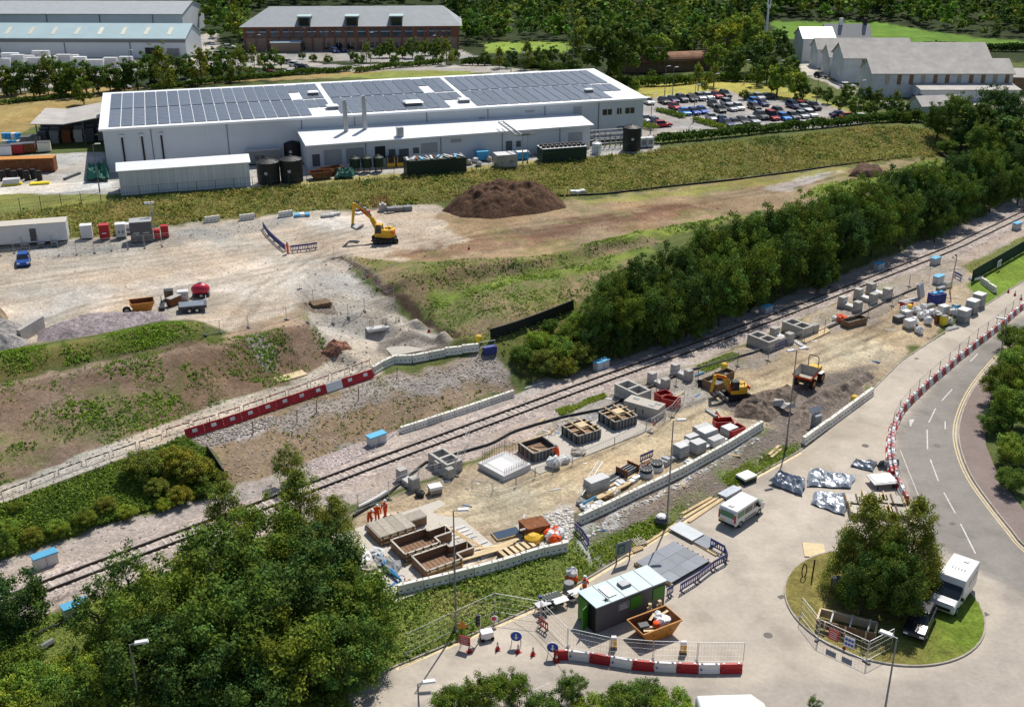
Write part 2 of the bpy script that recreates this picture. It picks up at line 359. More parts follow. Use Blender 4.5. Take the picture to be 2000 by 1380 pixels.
def dup(root, loc, rz, label, group=None, scale=None):
    r = root.copy(); COL.objects.link(r); r.location = loc; r.rotation_euler = (0,0,rz); r['label'] = label
    if group: r['group'] = group
    if scale: r.scale = (scale,)*3 if not isinstance(scale, tuple) else scale
    for c in root.children:
        k = c.copy(); COL.objects.link(k); k.parent = r
        for d in c.children:
            e = d.copy(); COL.objects.link(e); e.parent = k
    return r
ORD = ['first','second','third','fourth','fifth','sixth','seventh','eighth','ninth','tenth','eleventh','twelfth','thirteenth','fourteenth','fifteenth','sixteenth','seventeenth','eighteenth','nineteenth','twentieth']
ORD += ['twenty-'+w for w in ORD[:9]]+['thirtieth']+['thirty-'+w for w in ORD[:9]]+['fortieth']+['forty-'+w for w in ORD[:9]]+['fiftieth']+['fifty-'+w for w in ORD[:9]]+['sixtieth']+['sixty-'+w for w in ORD[:9]]+['seventieth']+['seventy-'+w for w in ORD[:9]]
def npmesh(name, V, F, m, col=None, smooth=False, parent=None):
    """V (n,3), F (k,3|4) numpy -> object; col (n,3) point colours"""
    me = bpy.data.meshes.new(name); n, k = len(F), F.shape[1]
    me.vertices.add(len(V)); me.vertices.foreach_set('co', np.ascontiguousarray(V, np.float32).ravel())
    me.loops.add(n*k); me.loops.foreach_set('vertex_index', np.ascontiguousarray(F, np.int32).ravel())
    me.polygons.add(n); me.polygons.foreach_set('loop_start', np.arange(0, n*k, k, dtype=np.int32))
    if smooth: me.polygons.foreach_set('use_smooth', np.ones(n, bool))
    me.update(calc_edges=True)
    if col is not None:
        a = me.color_attributes.new('col', 'FLOAT_COLOR', 'POINT')
        a.data.foreach_set('color', np.c_[col, np.ones(len(V))].astype(np.float32).ravel())
    me.materials.append(m); o = bpy.data.objects.new(name, me); COL.objects.link(o)
    if parent: o.parent = parent
    return o
# ------------------------------------------------------------------ ground sheet with its soils
def W2(pxs): return [tuple(g(u, v))[:2] for u, v in pxs]
ZN = []   # name, colour, edge wobble, polygon px
def zone(name, col, px, wob=.8): ZN.append((name, np.array(col), wob, W2(px)))
zone('back', (.035,.05,.018), [(-300,205),(300,175),(700,150),(900,132),(1300,150),(1420,120),(2300,120),(2300,-40),(-300,-40)], 2)
zone('dry', (.36,.26,.11), [(-250,215),(0,205),(60,196),(205,178),(480,158),(700,152),(880,143),(900,138),(860,132),(700,138),(560,150),(380,165),(200,172),(60,182),(-250,195)], 1)
zone('dry2', (.34,.25,.10), [(-200,330),(-200,205),(0,205),(210,182),(205,215),(60,250),(0,280)], 1)
zone('lawn', (.24,.27,.07), [(640,150),(760,138),(880,135),(935,138),(900,150),(760,156)], .8)
zone('lawn2', (.24,.34,.06), [(945,84),(1110,80),(1115,100),(960,104)], .8)
zone('lawn3', (.40,.36,.09), [(1240,170),(1330,158),(1480,160),(1540,172),(1600,190),(1560,200),(1460,190),(1400,176),(1260,195)], .8)
zone('lawn4', (.30,.32,.09), [(1560,185),(1640,205),(1700,232),(1660,240),(1590,205)], .8)
zone('field', (.13,.235,.035), [(1500,40),(1600,43),(1700,42),(1800,58),(1900,72),(1960,78),(2040,84),(1960,98),(1800,96),(1700,90),(1600,80),(1520,76)], .8)
zone('lane', (.40,.38,.35), [(-200,120),(370,112),(385,70),(420,60),(425,72),(412,112),(470,118),(560,116),(660,128),(860,122),(930,135),(900,138),(700,140),(560,134),(440,130),(200,160),(-200,200)], .6)
zone('officeyard', (.34,.33,.31), [(440,108),(560,96),(900,98),(930,112),(800,122),(600,120),(460,118)], .5)
zone('lane2', (.40,.38,.34), [(880,136),(905,120),(950,118),(960,128),(1060,140),(1150,146),(1040,142),(930,142)], .4)
zone('farmlane', (.50,.47,.42), [(1560,118),(1580,116),(1620,155),(1700,190),(1780,205),(1960,195),(2100,150),(2100,260),(1940,210),(1780,215),(1640,172),(1560,140)], .6)
zone('carpark', (.36,.34,.32), [(1222,268),(1240,198),(1290,188),(1420,176),(1470,192),(1600,200),(1690,228),(1700,240),(1640,248),(1500,252),(1290,268)], .4)
zone('bank', (.20,.17,.06), [(-200,440),(0,420),(220,392),(490,370),(700,352),(900,337),(1250,297),(1550,265),(1700,246),(1800,250),(1900,270),(1840,305),(1650,322),(1250,373),(1090,386),(860,396),(560,414),(400,430),(140,467),(0,478),(-200,505)], 1.2)
zone('mown', (.20,.21,.06), [(-200,400),(0,378),(215,372),(222,392),(0,420),(-200,440)], .6)
zone('mown2', (.28,.25,.10), [(490,366),(600,352),(900,328),(1060,312),(1060,320),(900,338),(490,372)], .6)
zone('apron', (.42,.40,.37), [(-200,310),(0,305),(205,296),(215,330),(600,322),(1150,288),(1250,280),(1290,282),(1280,296),(1060,312),(900,328),(600,352),(490,366),(230,378),(0,378),(-200,400)], .3)
zone('apronpath', (.60,.57,.52), [(-200,375),(0,362),(225,354),(222,370),(0,380),(-200,398)], .2)
zone('yard', (.46,.395,.32), [(-200,505),(0,480),(140,469),(400,433),(560,417),(700,407),(850,398),(890,420),(910,470),(800,510),(720,520),(660,505),(690,560),(600,600),(480,655),(380,630),(330,620),(0,680),(-200,700)], 1.2)
zone('yardgrey', (.36,.335,.30), [(0,490),(140,478),(330,455),(500,425),(560,430),(520,455),(380,470),(150,500),(0,520)], 2)
zone('yardpale', (.56,.50,.43), [(0,600),(200,560),(420,530),(560,500),(640,520),(650,560),(560,580),(450,560),(300,560),(60,640),(0,640)], 3)
zone('yardpale2', (.58,.52,.45), [(570,430),(700,415),(730,440),(640,455)], 2)
zone('dirt', (.32,.235,.145), [(790,505),(900,470),(860,410),(1090,395),(1250,375),(1500,343),(1660,325),(1800,308),(1850,330),(1700,372),(1450,425),(1270,458),(1060,500),(820,518)], 1.5)
zone('reddirt', (.25,.165,.105), [(770,505),(840,480),(1000,455),(1150,425),(1280,405),(1440,390),(1400,410),(1250,440),(1000,480),(900,505)], 2.5)
zone('reddirt2', (.20,.115,.075), [(930,470),(1050,450),(1240,412),(1380,396),(1350,412),(1200,436),(1060,462)], 2)
zone('dirtgreen', (.27,.25,.08), [(1080,392),(1250,378),(1500,346),(1660,326),(1640,340),(1480,362),(1280,388),(1150,396)], 2)
zone('dirtpale', (.48,.42,.38), [(1490,362),(1600,340),(1650,334),(1600,350),(1540,372),(1500,372)], 1)
zone('dirtdark', (.16,.10,.07), [(1660,328),(1730,325),(1725,342),(1660,345)], 1)
zone('dirtgreen2', (.20,.25,.05), [(1600,360),(1700,345),(1830,308),(1850,325),(1720,365),(1560,390)], 1.2)
zone('grassstrip', (.22,.27,.06), [(1130,480),(1250,450),(1440,415),(1470,420),(1300,460),(1150,492)], .8)
zone('ramp', (.41,.36,.30), [(640,500),(665,503),(760,580),(850,645),(890,662),(860,690),(730,722),(640,712),(600,700),(590,620),(600,560)], .8)
zone('ramppale', (.47,.425,.37), [(600,530),(670,512),(715,555),(740,590),(650,580),(600,560)], 1.2)
zone('rampbrown', (.26,.19,.13), [(590,590),(650,590),(660,615),(610,610)], .8)
zone('slopeR', (.245,.185,.105), [(672,500),(790,512),(1060,500),(1270,462),(1300,470),(1160,560),(1120,602),(960,655),(900,662),(820,605),(733,540)], .8)
zone('slopeRg', (.19,.24,.05), [(830,585),(1000,540),(1150,512),(1270,478),(1290,492),(1150,530),(1000,555),(850,605)], 1)
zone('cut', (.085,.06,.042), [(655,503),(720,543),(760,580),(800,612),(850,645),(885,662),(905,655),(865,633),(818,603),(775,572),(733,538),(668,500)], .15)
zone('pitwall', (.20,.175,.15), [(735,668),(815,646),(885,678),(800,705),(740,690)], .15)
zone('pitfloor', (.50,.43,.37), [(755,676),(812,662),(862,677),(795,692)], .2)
zone('bankslope', (.13,.14,.04), [(905,668),(1120,602),(1300,535),(1500,462),(1700,392),(1850,335),(2100,240),(2200,240),(1900,432),(1500,588),(1240,688),(1050,745),(985,700)], .6)
zone('slope', (.215,.15,.105), [(-200,800),(0,748),(420,664),(540,642),(600,620),(650,690),(640,706),(560,745),(430,788),(100,908),(0,950),(-200,1010)], .8)
zone('slopegrit', (.34,.31,.28), [(480,655),(520,660),(545,720),(520,735),(495,690)], .6)
zone('track', (.34,.26,.19), [(-200,785),(0,745),(160,716),(350,684),(420,668),(480,640),(600,600),(610,640),(440,672),(160,728),(0,757),(-200,800)], .6)
zone('berm', (.16,.15,.055), [(-200,725),(0,688),(340,630),(400,634),(415,660),(0,738),(-200,775)], .7)
zone('haul', (.47,.42,.35), [(-200,1010),(0,952),(100,908),(290,838),(430,788),(560,748),(640,706),(760,692),(735,733),(360,852),(0,992),(-200,1062)], .5)
zone('lowbank', (.27,.20,.135), [(360,856),(735,735),(960,692),(1005,755),(780,840),(600,903),(430,955),(380,900)], .7)
zone('lowgrit', (.33,.295,.265), [(540,812),(735,738),(960,695),(990,735),(900,760),(760,780),(700,800),(560,850)], 1.2)
zone('lowgrit2', (.44,.40,.385), [(330,862),(480,822),(540,812),(540,830),(450,860),(380,880)], .5)
zone('lowveg', (.15,.175,.045), [(-200,1065),(0,992),(360,858),(420,890),(440,950),(270,1002),(0,1092),(-200,1160)], .7)
zone('ballast', (.41,.355,.32), [(-200,1160),(0,1092),(430,957),(700,868),(1060,748),(1240,693),(1500,592),(1700,516),(2000,386),(2300,270),(2300,330),(2000,450),(1700,558),(1400,695),(1250,745),(1000,868),(620,1010),(200,1160),(0,1235),(-200,1310)], .5)
zone('ballastgrey', (.36,.33,.30), [(600,903),(780,840),(740,872),(640,920),(600,935)], .5)
zone('site', (.40,.325,.23), [(660,1060),(690,1000),(800,955),(1000,872),(1250,748),(1420,690),(1700,562),(1860,490),(1930,560),(1700,764),(1560,862),(1490,835),(1125,1010),(1106,1068),(900,1118),(770,1155)], .6)
zone('sitegrey', (.34,.30,.26), [(1040,850),(1250,745),(1500,665),(1700,560),(1860,490),(1900,545),(1700,625),(1540,680),(1420,740),(1380,790),(1250,830),(1100,900)], 1.0)
zone('trackpale', (.52,.435,.30), [(820,1000),(1000,940),(1250,835),(1380,785),(1500,735),(1640,660),(1760,640),(1800,650),(1720,700),(1600,730),(1480,790),(1300,870),(1130,960),(1060,1010),(900,1040)], 1.2)
zone('chalk', (.66,.62,.58), [(1000,1040),(1060,1005),(1120,990),(1120,1050),(1100,1068),(1020,1070)], 1.0)
zone('chalk2', (.62,.58,.53), [(690,1050),(740,1000),(830,1010),(910,1040),(960,1080),(900,1115),(780,1150),(690,1085)], .5)
zone('greyfine', (.30,.29,.28), [(1010,868),(1100,825),(1210,790),(1220,800),(1120,850),(1050,880)], .6)
zone('sitegrass', (.13,.16,.05), [(1360,715),(1430,688),(1450,695),(1380,728)], .5)
zone('sitegrass2', (.14,.17,.05), [(1085,800),(1180,768),(1185,775),(1095,812)], .5)
zone('vergegravel', (.20,.165,.14), [(1125,1020),(1300,935),(1490,842),(1500,835),(1565,868),(1560,882),(1440,948),(1330,1018),(1230,1080),(1165,1110)], .6)
zone('vergewhite', (.62,.60,.57), [(1140,1040),(1300,955),(1420,890),(1490,850),(1480,862),(1330,950),(1230,1000),(1150,1050)], .8)
zone('vergegrass', (.14,.19,.045), [(1410,930),(1500,880),(1560,862),(1560,884),(1440,950),(1420,948)], .6)
zone('vergegrass2', (.13,.16,.04), [(1150,1070),(1220,1030),(1290,1005),(1330,985),(1350,1000),(1230,1078),(1160,1112)], .6)
zone('spoil', (.20,.165,.14), [(1400,790),(1500,765),(1600,745),(1700,715),(1720,745),(1600,840),(1560,868),(1490,830)], 1.0)
zone('grassfront', (.15,.19,.05), [(-300,1500),(-300,1330),(0,1240),(600,1015),(690,1090),(770,1158),(900,1120),(1106,1070),(1125,1060),(1165,1112),(1060,1178),(890,1252),(770,1302),(600,1383),(480,1460)], .5)
zone('pathgravel', (.40,.38,.36), [(1125,1062),(1140,1055),(1180,1105),(1165,1115)], .3)
zone('greenR', (.16,.24,.035), [(1890,560),(1910,530),(1960,505),(2200,400),(2200,440),(2000,546),(1920,600)], .4)
zone('railR', (.44,.36,.30), [(1700,558),(1850,480),(2000,430),(2200,330),(2200,380),(2000,490),(1910,525),(1860,500)], .6)
zone('vegR', (.17,.19,.06), [(1880,520),(1960,480),(2200,370),(2200,400),(1960,505),(1900,535)], .5)
gx = np.concatenate([np.arange(-680,-320,12), np.arange(-320,-120,3.0), np.arange(-120,-60,.8), np.arange(-60,75,.42), np.arange(75,150,.8), np.arange(150,320,3.0), np.arange(320,681,12)])
gy = np.concatenate([np.arange(26,50,2.0), np.arange(50,135,.38), np.arange(135,235,.62), np.arange(235,330,1.5), np.arange(330,520,4), np.arange(520,1460,20)])
GX, GY = np.meshgrid(gx, gy)
gz = Z(GX, GY)
FX, FY = GX.ravel(), GY.ravel()
colr = np.tile(np.array([.10,.125,.04]), (FX.size, 1))
n1 = fbm(FX, FY, 3.0, 3)-.5; n2 = fbm(FX+200, FY+77, 3.0, 3)-.5
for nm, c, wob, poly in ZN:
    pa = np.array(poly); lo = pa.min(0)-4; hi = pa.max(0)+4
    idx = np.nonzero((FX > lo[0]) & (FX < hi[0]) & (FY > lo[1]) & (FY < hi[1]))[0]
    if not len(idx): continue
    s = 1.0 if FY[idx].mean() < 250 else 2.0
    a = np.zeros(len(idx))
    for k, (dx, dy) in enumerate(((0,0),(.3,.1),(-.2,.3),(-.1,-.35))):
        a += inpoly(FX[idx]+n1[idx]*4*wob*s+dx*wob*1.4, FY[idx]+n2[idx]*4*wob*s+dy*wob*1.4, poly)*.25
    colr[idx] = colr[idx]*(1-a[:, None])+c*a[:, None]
GM = {'slope': (.50,.5), 'berm': (.36,.9), 'slopeR': (.46,.8), 'bank': (.42,.6), 'dirt': (.56,.45), 'track': (.55,.5), 'vergegravel': (.55,.5), 'spoil': (.60,.4), 'sitegrey': (.62,.4)}
for nm, c, wob, poly in ZN:
    if nm not in GM: continue
    idx = np.nonzero(inpoly(FX, FY, poly))[0]; th, am = GM[nm]; x, y = FX[idx], FY[idx]
    a = np.clip((fbm(x+7, y+3, 5.0, 4)-th)*7, 0, 1)*np.clip(.35+1.6*(fbm(x, y+50, .9, 2)-.25), 0, 1)*am
    colr[idx] = colr[idx]*(1-a[:,None])+np.array([.125,.17,.04])*a[:,None]
# wheel tracks worn into the bare ground
def rut(px, w, f, gap=1.9):
    line = np.array(smooth_line0([tuple(g(u, v))[:2] for u, v in px])); t = np.gradient(line, axis=0); t /= np.linalg.norm(t, axis=1)[:,None]+1e-9; nr = np.c_[-t[:,1], t[:,0]]
    lo, hi = line.min(0)-3, line.max(0)+3; idx = np.nonzero((FX > lo[0]) & (FX < hi[0]) & (FY > lo[1]) & (FY < hi[1]))[0]
    if not len(idx): return
    best = np.full(len(idx), 9.0)
    for s_ in (-gap/2, gap/2):
        q = line+nr*s_
        for p in q: best = np.minimum(best, np.hypot(FX[idx]-p[0], FY[idx]-p[1]))
    a = np.clip(1-best/w, 0, 1)*(.5+fbm(FX[idx], FY[idx], 2.0, 2))
    colr[idx] *= (1-a*(1-f))[:,None]
def smooth_line0(p):
    o = []
    for a, b in zip(p[:-1], p[1:]):
        k = max(1, int(math.hypot(b[0]-a[0], b[1]-a[1])/.45)); o += [(a[0]+(b[0]-a[0])*i/k, a[1]+(b[1]-a[1])*i/k) for i in range(k)]
    return o+[p[-1]]
for px, w, f in [([(60,640),(200,590),(380,560),(560,520),(700,490),(850,470)],.7,.72),([(0,560),(200,530),(420,500),(600,470),(720,440)],.7,.74),([(100,520),(300,500),(480,475),(640,440)],.6,.8),([(450,640),(520,560),(600,500),(700,460)],.6,.75),([(250,620),(420,590),(560,540),(640,500)],.6,.8),
                 ([(760,500),(900,470),(1100,440),(1300,405),(1480,375),(1620,345)],.8,.72),([(800,490),(950,450),(1150,425),(1400,385)],.7,.75),([(1500,375),(1560,362),(1640,338)],.6,.6),
                 ([(700,1030),(850,1015),(1000,960),(1200,865),(1400,780),(1600,700),(1760,650)],.55,.72),([(760,1000),(900,1000),(1060,955),(1250,850),(1450,755),(1650,680)],.5,.75),([(820,1040),(960,1030),(1090,1000),(1120,1040)],.5,.7),([(1420,790),(1560,720),(1700,650),(1790,600)],.5,.72),([(1500,700),(1620,660),(1720,640),(1700,690)],.5,.75),([(1680,660),(1760,620),(1800,600)],.5,.7),
                 ([(0,970),(150,905),(350,835),(550,765),(700,712)],.45,.8),([(0,735),(200,700),(400,665),(520,630)],.45,.8)]: rut(px, w, f)
mid = (fbm(FX+11, FY+5, 5.0, 4)-.5)*.55+1
streak = (fbm(FX*.5+FY*.35, FY*1.9-FX*1.1, 4.0, 3)-.5)*.35+1
warm = (fbm(FX-300, FY+40, 7.0, 3)-.5)
colr = colr*(mid*streak)[:, None]*np.c_[1+warm*.22, 1+warm*.02, 1-warm*.20]
nx, ny = len(gx), len(gy)
I = np.arange(nx*ny).reshape(ny, nx)
F = np.stack([I[:-1,:-1], I[:-1,1:], I[1:,1:], I[1:,:-1]], -1).reshape(-1, 4)
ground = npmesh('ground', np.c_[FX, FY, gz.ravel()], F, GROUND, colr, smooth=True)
tag(ground, None, None, kind='structure')

# ------------------------------------------------------------------ road surface
def fillpoly(name, poly, z, m, step, colf):
    poly = [tuple(p) for p in poly]; n = len(poly); pa = np.array(poly); lo = pa.min(0); hi = pa.max(0)
    X, Y = np.meshgrid(np.arange(lo[0], hi[0], step), np.arange(lo[1], hi[1], step)); X = X.ravel(); Y = Y.ravel()
    k = inpoly(X, Y, poly); X = X[k]; Y = Y[k]
    vs = [Vector(p) for p in poly]+[Vector((a, b)) for a, b in zip(X, Y)]
    v, e, f, *_ = delaunay_2d_cdt(vs, [(i, (i+1) % n) for i in range(n)], [], 1, 1e-4)
    V = np.array([[q.x, q.y, z] for q in v]); F = np.array([t for t in f])
    # keep faces upward
    a, b, c = V[F[:,0]], V[F[:,1]], V[F[:,2]]
    cr = (b[:,0]-a[:,0])*(c[:,1]-a[:,1])-(b[:,1]-a[:,1])*(c[:,0]-a[:,0]); F[cr < 0] = F[cr < 0][:, ::-1]
    return npmesh(name, V, F, m, colf(V[:,0], V[:,1]))
def dens(line, st=1.2):
    o = []
    for a, b in zip(line[:-1], line[1:]):
        a = np.array(a, float); b = np.array(b, float); k = max(1, int(np.linalg.norm(b-a)/st)); o += [tuple(a+(b-a)*i/k) for i in range(k)]
    return o+[tuple(line[-1])]
def smooth_line(line, st=1.0):
    p = np.array([tuple(q) for q in line], float); p = np.vstack([2*p[0]-p[1], p, 2*p[-1]-p[-2]]); o = []
    for i in range(1, len(p)-2):
        n = max(2, int(np.linalg.norm(p[i+1]-p[i])/st))
        for k in range(n):
            t = k/n; o.append(.5*((2*p[i])+(-p[i-1]+p[i+1])*t+(2*p[i-1]-5*p[i]+4*p[i+1]-p[i+2])*t*t+(-p[i-1]+3*p[i]-3*p[i+1]+p[i+2])*t**3))
    o.append(p[-2]); return [tuple(q) for q in o]
RKS = smooth_line(RKERB)
ROADP = [tuple(p) for p in KERB]+RKS+[(95, 60), (95, 30), (-45, 30), (-45, 52)]
ASPH = W2([(2150,520),(2000,612),(1930,660),(1790,780),(1752,840),(1752,900),(1775,985),(1815,1060),(1900,1110),(2150,1250),(2150,1190),(2010,1075),(1935,985),(1880,890),(1872,845),(1905,755),(2000,655),(2150,555)])
SOUTH = W2([(760,1400),(1000,1300),(1090,1305),(1300,1335),(1500,1330),(1600,1320),(1720,1345),(1900,1290),(1960,1200),(1930,1100),(2150,1250),(2150,1700),(700,1700)])
def roadcol(x, y):
    c = np.tile(np.array([.47,.418,.355]), (len(x), 1))
    wx = (fbm(x, y, 4)-.5)*3; wy = (fbm(x+90, y, 4)-.5)*3
    for poly, cc in ((SOUTH, (.385,.343,.30)), (ASPH, (.265,.246,.226))):
        a = np.zeros(len(x))
        for dx, dy in ((0,0),(.5,.2),(-.3,.5),(-.3,-.5)): a += inpoly(x+wx*.4+dx, y+wy*.4+dy, poly)*.25
        c = c*(1-a[:,None])+np.array(cc)*a[:,None]
    m = 1+(fbm(x, y, 9, 4)-.5)*.34+(fbm(x*.6+y*.5, y*2.2-x*1.6, 5, 3)-.5)*.16
    st = fbm(x+40, y+10, 2.5, 3); m = m*(1-.16*np.clip((st-.62)*8, 0, 1))
    mud = np.exp(-((x-P(1075,1195)[0])**2+(y-P(1075,1195)[1])**2)/9.0)+np.exp(-((x-P(1560,900)[0])**2+(y-P(1560,900)[1])**2)/14.0)+.7*np.exp(-((x-P(1640,840)[0])**2+(y-P(1640,840)[1])**2)/20.0)
    c = c*(1-.5*np.clip(mud,0,1)[:,None]*fbm(x,y,1.5,3)[:,None])+np.array([.40,.31,.20])*.5*(np.clip(mud,0,1)*fbm(x,y,1.5,3))[:,None]
    rr_ = np.hypot(x-31.2, y-76.8); m = m*(1-.10*np.exp(-((rr_-10.4)/.5)**2)*fbm(x,y,4,2)-.10*np.exp(-((rr_-12.3)/.5)**2)*fbm(x+9,y,4,2))
    return c*m[:,None]
tag(fillpoly('road', ROADP, 0.0, TARMAC, .5, roadcol), None, None, kind='structure')
# footpath on the right with kerb
FOOT = RKS+[tuple(p) for p in W2([(2150,1230),(2080,1110),(1990,985),(1950,930),(1925,870),(1922,820),(1935,780),(1960,740),(1990,705),(2150,600)])]
tag(fillpoly('footpath', FOOT, .11, TARMAC, 1.0, lambda x, y: np.tile(np.array([.245,.195,.18]), (len(x),1))*(1+(fbm(x,y,3)-.5)*.25)[:,None]), None, None, kind='structure')
def stones(name, line, m, L=.915, w=.14, h=.13, z=-.02, kind='kerbstone', closed=False):
    root = bpy.data.objects.new(name, None); COL.objects.link(root); root['kind'] = 'structure'
    p = np.array(line, float); d = np.r_[0, np.cumsum(np.hypot(*np.diff(p, axis=0).T))]; N = int(d[-1]/L)
    me = B().box(0,0,z,L*.985,w,h).mesh(kind, m)
    for k in range(min(N, 290)):
        s0, s1 = k*L, (k+1)*L
        a = np.array([np.interp(s0, d, p[:,0]), np.interp(s0, d, p[:,1])]); b = np.array([np.interp(s1, d, p[:,0]), np.interp(s1, d, p[:,1])])
        o = bpy.data.objects.new(kind, me); COL.objects.link(o); o.parent = root
        c = (a+b)/2; o.location = (c[0], c[1], random.uniform(-.006,.006)); o.rotation_euler = (0,0,math.atan2(b[1]-a[1], b[0]-a[0])+random.uniform(-.01,.01))
    return root
mat('kerb_stone', (.45,.40,.34), .9, 0, .22, 2)
stones('kerb', dens([tuple(p) for p in KERB]), 'kerb_stone')
stones('footpath_kerb', RKS, 'kerb_stone', h=.16)
def strip(b, line, w, z):
    p = np.array(line, float); t = np.gradient(p, axis=0); t /= np.linalg.norm(t, axis=1)[:,None]; nrm = np.c_[-t[:,1], t[:,0]]
    l, r = p+nrm*w/2, p-nrm*w/2
    n = len(p); b.add([(q[0],q[1],z) for q in l]+[(q[0],q[1],z) for q in r], [(i, n+i, n+i+1, i+1) for i in range(n-1)]); return b
mat('road_paint', (.62,.60,.56), .85, 0, .35, 4); mat('cream_paint', (.68,.56,.34), .8, 0, .2, 2)
mk = B()
for a, b, c, d in [(1839,782.6,1860,759.4),(1814,824.6,1827.5,797),(1811.6,877,1810.7,839),(1832.8,939,1816.8,896),(1866,1002,1843.5,961),(1846,838,1846,822),(1910,690,1895,706),(1905,1080,1876,1022)]:
    strip(mk, [P(a,b)[:2], P(c,d)[:2]], .13, .004)
for a, b, c, d, w in [(1758,878,1800,983,.08),(1625,915,1662,935,.07),(1640,892,1668,905,.05),(1592,885,1601,881,.08),(985,1370,1075,1332,.06)]:
    strip(mk, [P(a,b)[:2], P(c,d)[:2]], w, .004)
mk.quad(*[tuple(P(u,v)[:2])+(.004,) for u, v in [(1776,819),(1786,818),(1779,832),(1777,832)]])
tag(mk.build('road_marking', 'road_paint'), None, None, kind='structure')
def offs(line, d):
    p = np.array(line, float); t = np.gradient(p, axis=0); t /= np.linalg.norm(t, axis=1)[:,None]; return p+np.c_[-t[:,1], t[:,0]]*d
yl = B(); strip(yl, offs(RKS, -.28), .13, .004); strip(yl, offs(RKS, -.55), .13, .004)
tag(yl.build('yellow_lines', 'cream_paint'), None, None, kind='structure')
cr = B(); strip(cr, offs(dens([tuple(p) for p in KERB[3:12]]), -.32), .28, .005)
tag(cr.build('edge_line', 'cream_paint'), None, None, kind='structure')
# joints, gullies and covers in the tarmac
mat('joint', (.16,.145,.13), .95, 0, .3, 2); mat('iron', (.12,.11,.10), .7, .3, .2, 4)
jn = B()
for px in [[(1000,1212),(1040,1240),(1080,1285),(1105,1320)]]:
    strip(jn, smooth_line([P(u, v)[:2] for u, v in px], .6), .05, .004)
tag(jn.build('road_joint', 'joint'), None, None, kind='structure')
for u, v in [(1526,1165),(1924,1199),(1860,1022),(1790,700),(1330,1040)]:
    q = P(u, v); o = B().box(0,0,-.01,.6,.45,.018).build('gully_grate', 'iron', None, (q[0],q[1],0), .5); o['kind'] = 'structure'
for u, v in [(1500,1240),(1690,870),(1830,870)]:
    q = P(u, v); o = B().cyl((0,0,-.01),(0,0,.008),.38,n=18).build('manhole_cover', 'iron', None, (q[0],q[1],0)); o['kind'] = 'structure'
# centre-island of the turning circle
IC = np.array([31.2, 76.8]); IR = 8.05
isl = [(IC[0]+IR*math.cos(t), IC[1]+IR*math.sin(t)) for t in np.linspace(0, 2*math.pi, 60, endpoint=False)]
def islcol(x, y):
    u = (x-IC[0])/IR; dry = np.clip(.6-u*.9+(fbm(x,y,3)-.5)*1.2, 0, 1)[:,None]
    return (np.array([.145,.21,.03])*(1-dry)+np.array([.22,.19,.06])*dry)*(1+(fbm(x,y,.9,3)-.5)*.7)[:,None]
tag(fillpoly('island_lawn', isl, .115, GROUND, .4, islcol), None, None, kind='structure')
stones('island_kerb', isl+[isl[0]], 'kerb_stone', L=.85, h=.15)

# ------------------------------------------------------------------ railway
RAILPX = [(-160,1238),(30,1167),(120,1132),(300,1065),(607,951),(738,901.5),(960,820),(1098,769),(1240,717.5),(1378,669),(1600,585),(1840,492),(1911,459.5),(2000,417),(2120,358)]
RL = smooth_line([P(u, v, .95)[:2] for u, v in RAILPX], 1.0)
RA = np.array(RL); rt = np.gradient(RA, axis=0); rt /= np.linalg.norm(rt, axis=1)[:,None]; rn = np.c_[-rt[:,1], rt[:,0]]
prof_ = [(-3.0,.35),(-1.9,.84),(-1.0,.86),(1.0,.86),(1.9,.84),(3.0,.35)]
m_ = len(prof_); fine = np.array(dens(RL, .5)); ft = np.gradient(fine, axis=0); ft /= np.linalg.norm(ft, axis=1)[:,None]; fn = np.c_[-ft[:,1], ft[:,0]]
prof2 = []
for (a, za), (b, zb) in zip(prof_[:-1], prof_[1:]):
    for k in range(4): prof2.append((a+(b-a)*k/4, za+(zb-za)*k/4))
prof2.append(prof_[-1]); m_ = len(prof2)
V = np.concatenate([np.c_[fine+fn*o_, np.full(len(fine), h_)+RNG.normal(0,.025,len(fine))] for o_, h_ in prof2]); nF = len(fine)
F = np.array([(j*nF+i, (j+1)*nF+i, (j+1)*nF+i+1, j*nF+i+1) for j in range(m_-1) for i in range(nF-1)])[:, ::-1]
bc = np.array([.43,.365,.33])*(1+(fbm(V[:,0],V[:,1],2.5,3)-.5)*.5+(RNG.random(len(V))-.5)*.35)[:,None]
tag(npmesh('ballast', V, F, HEAP, bc), None, None, kind='structure')
trk = bpy.data.objects.new('railway_track', None); COL.objects.link(trk); trk['kind'] = 'structure'
mat('rail_steel', (.075,.05,.038), .7, .4, .2, 3); mat('sleeper_concrete', (.56,.50,.45), .9, 0, .22, 3)
mat('rail_head', (.42,.40,.38), .35, .7, .1, 2)
for sgn in (-1, 1):
    r = B(); q = RA+rn*.75*sgn
    for a, b in zip(q[:-1], q[1:]): r.beam((a[0],a[1],.98), (b[0],b[1],.98), .16, .22)
    ro = r.build('rail', 'rail_steel', trk)
    r = B()
    for a, b in zip(q[:-1], q[1:]): r.beam((a[0],a[1],1.10), (b[0],b[1],1.10), .07, .03)
    r.build('rail_head', 'rail_head', ro)
dd = np.r_[0, np.cumsum(np.hypot(*np.diff(RA, axis=0).T))]; ns = 295; st = dd[-1]/ns
sme = B().box(0,0,.74,.25,2.5,.18,taper=.93).mesh('sleeper', 'sleeper_concrete')
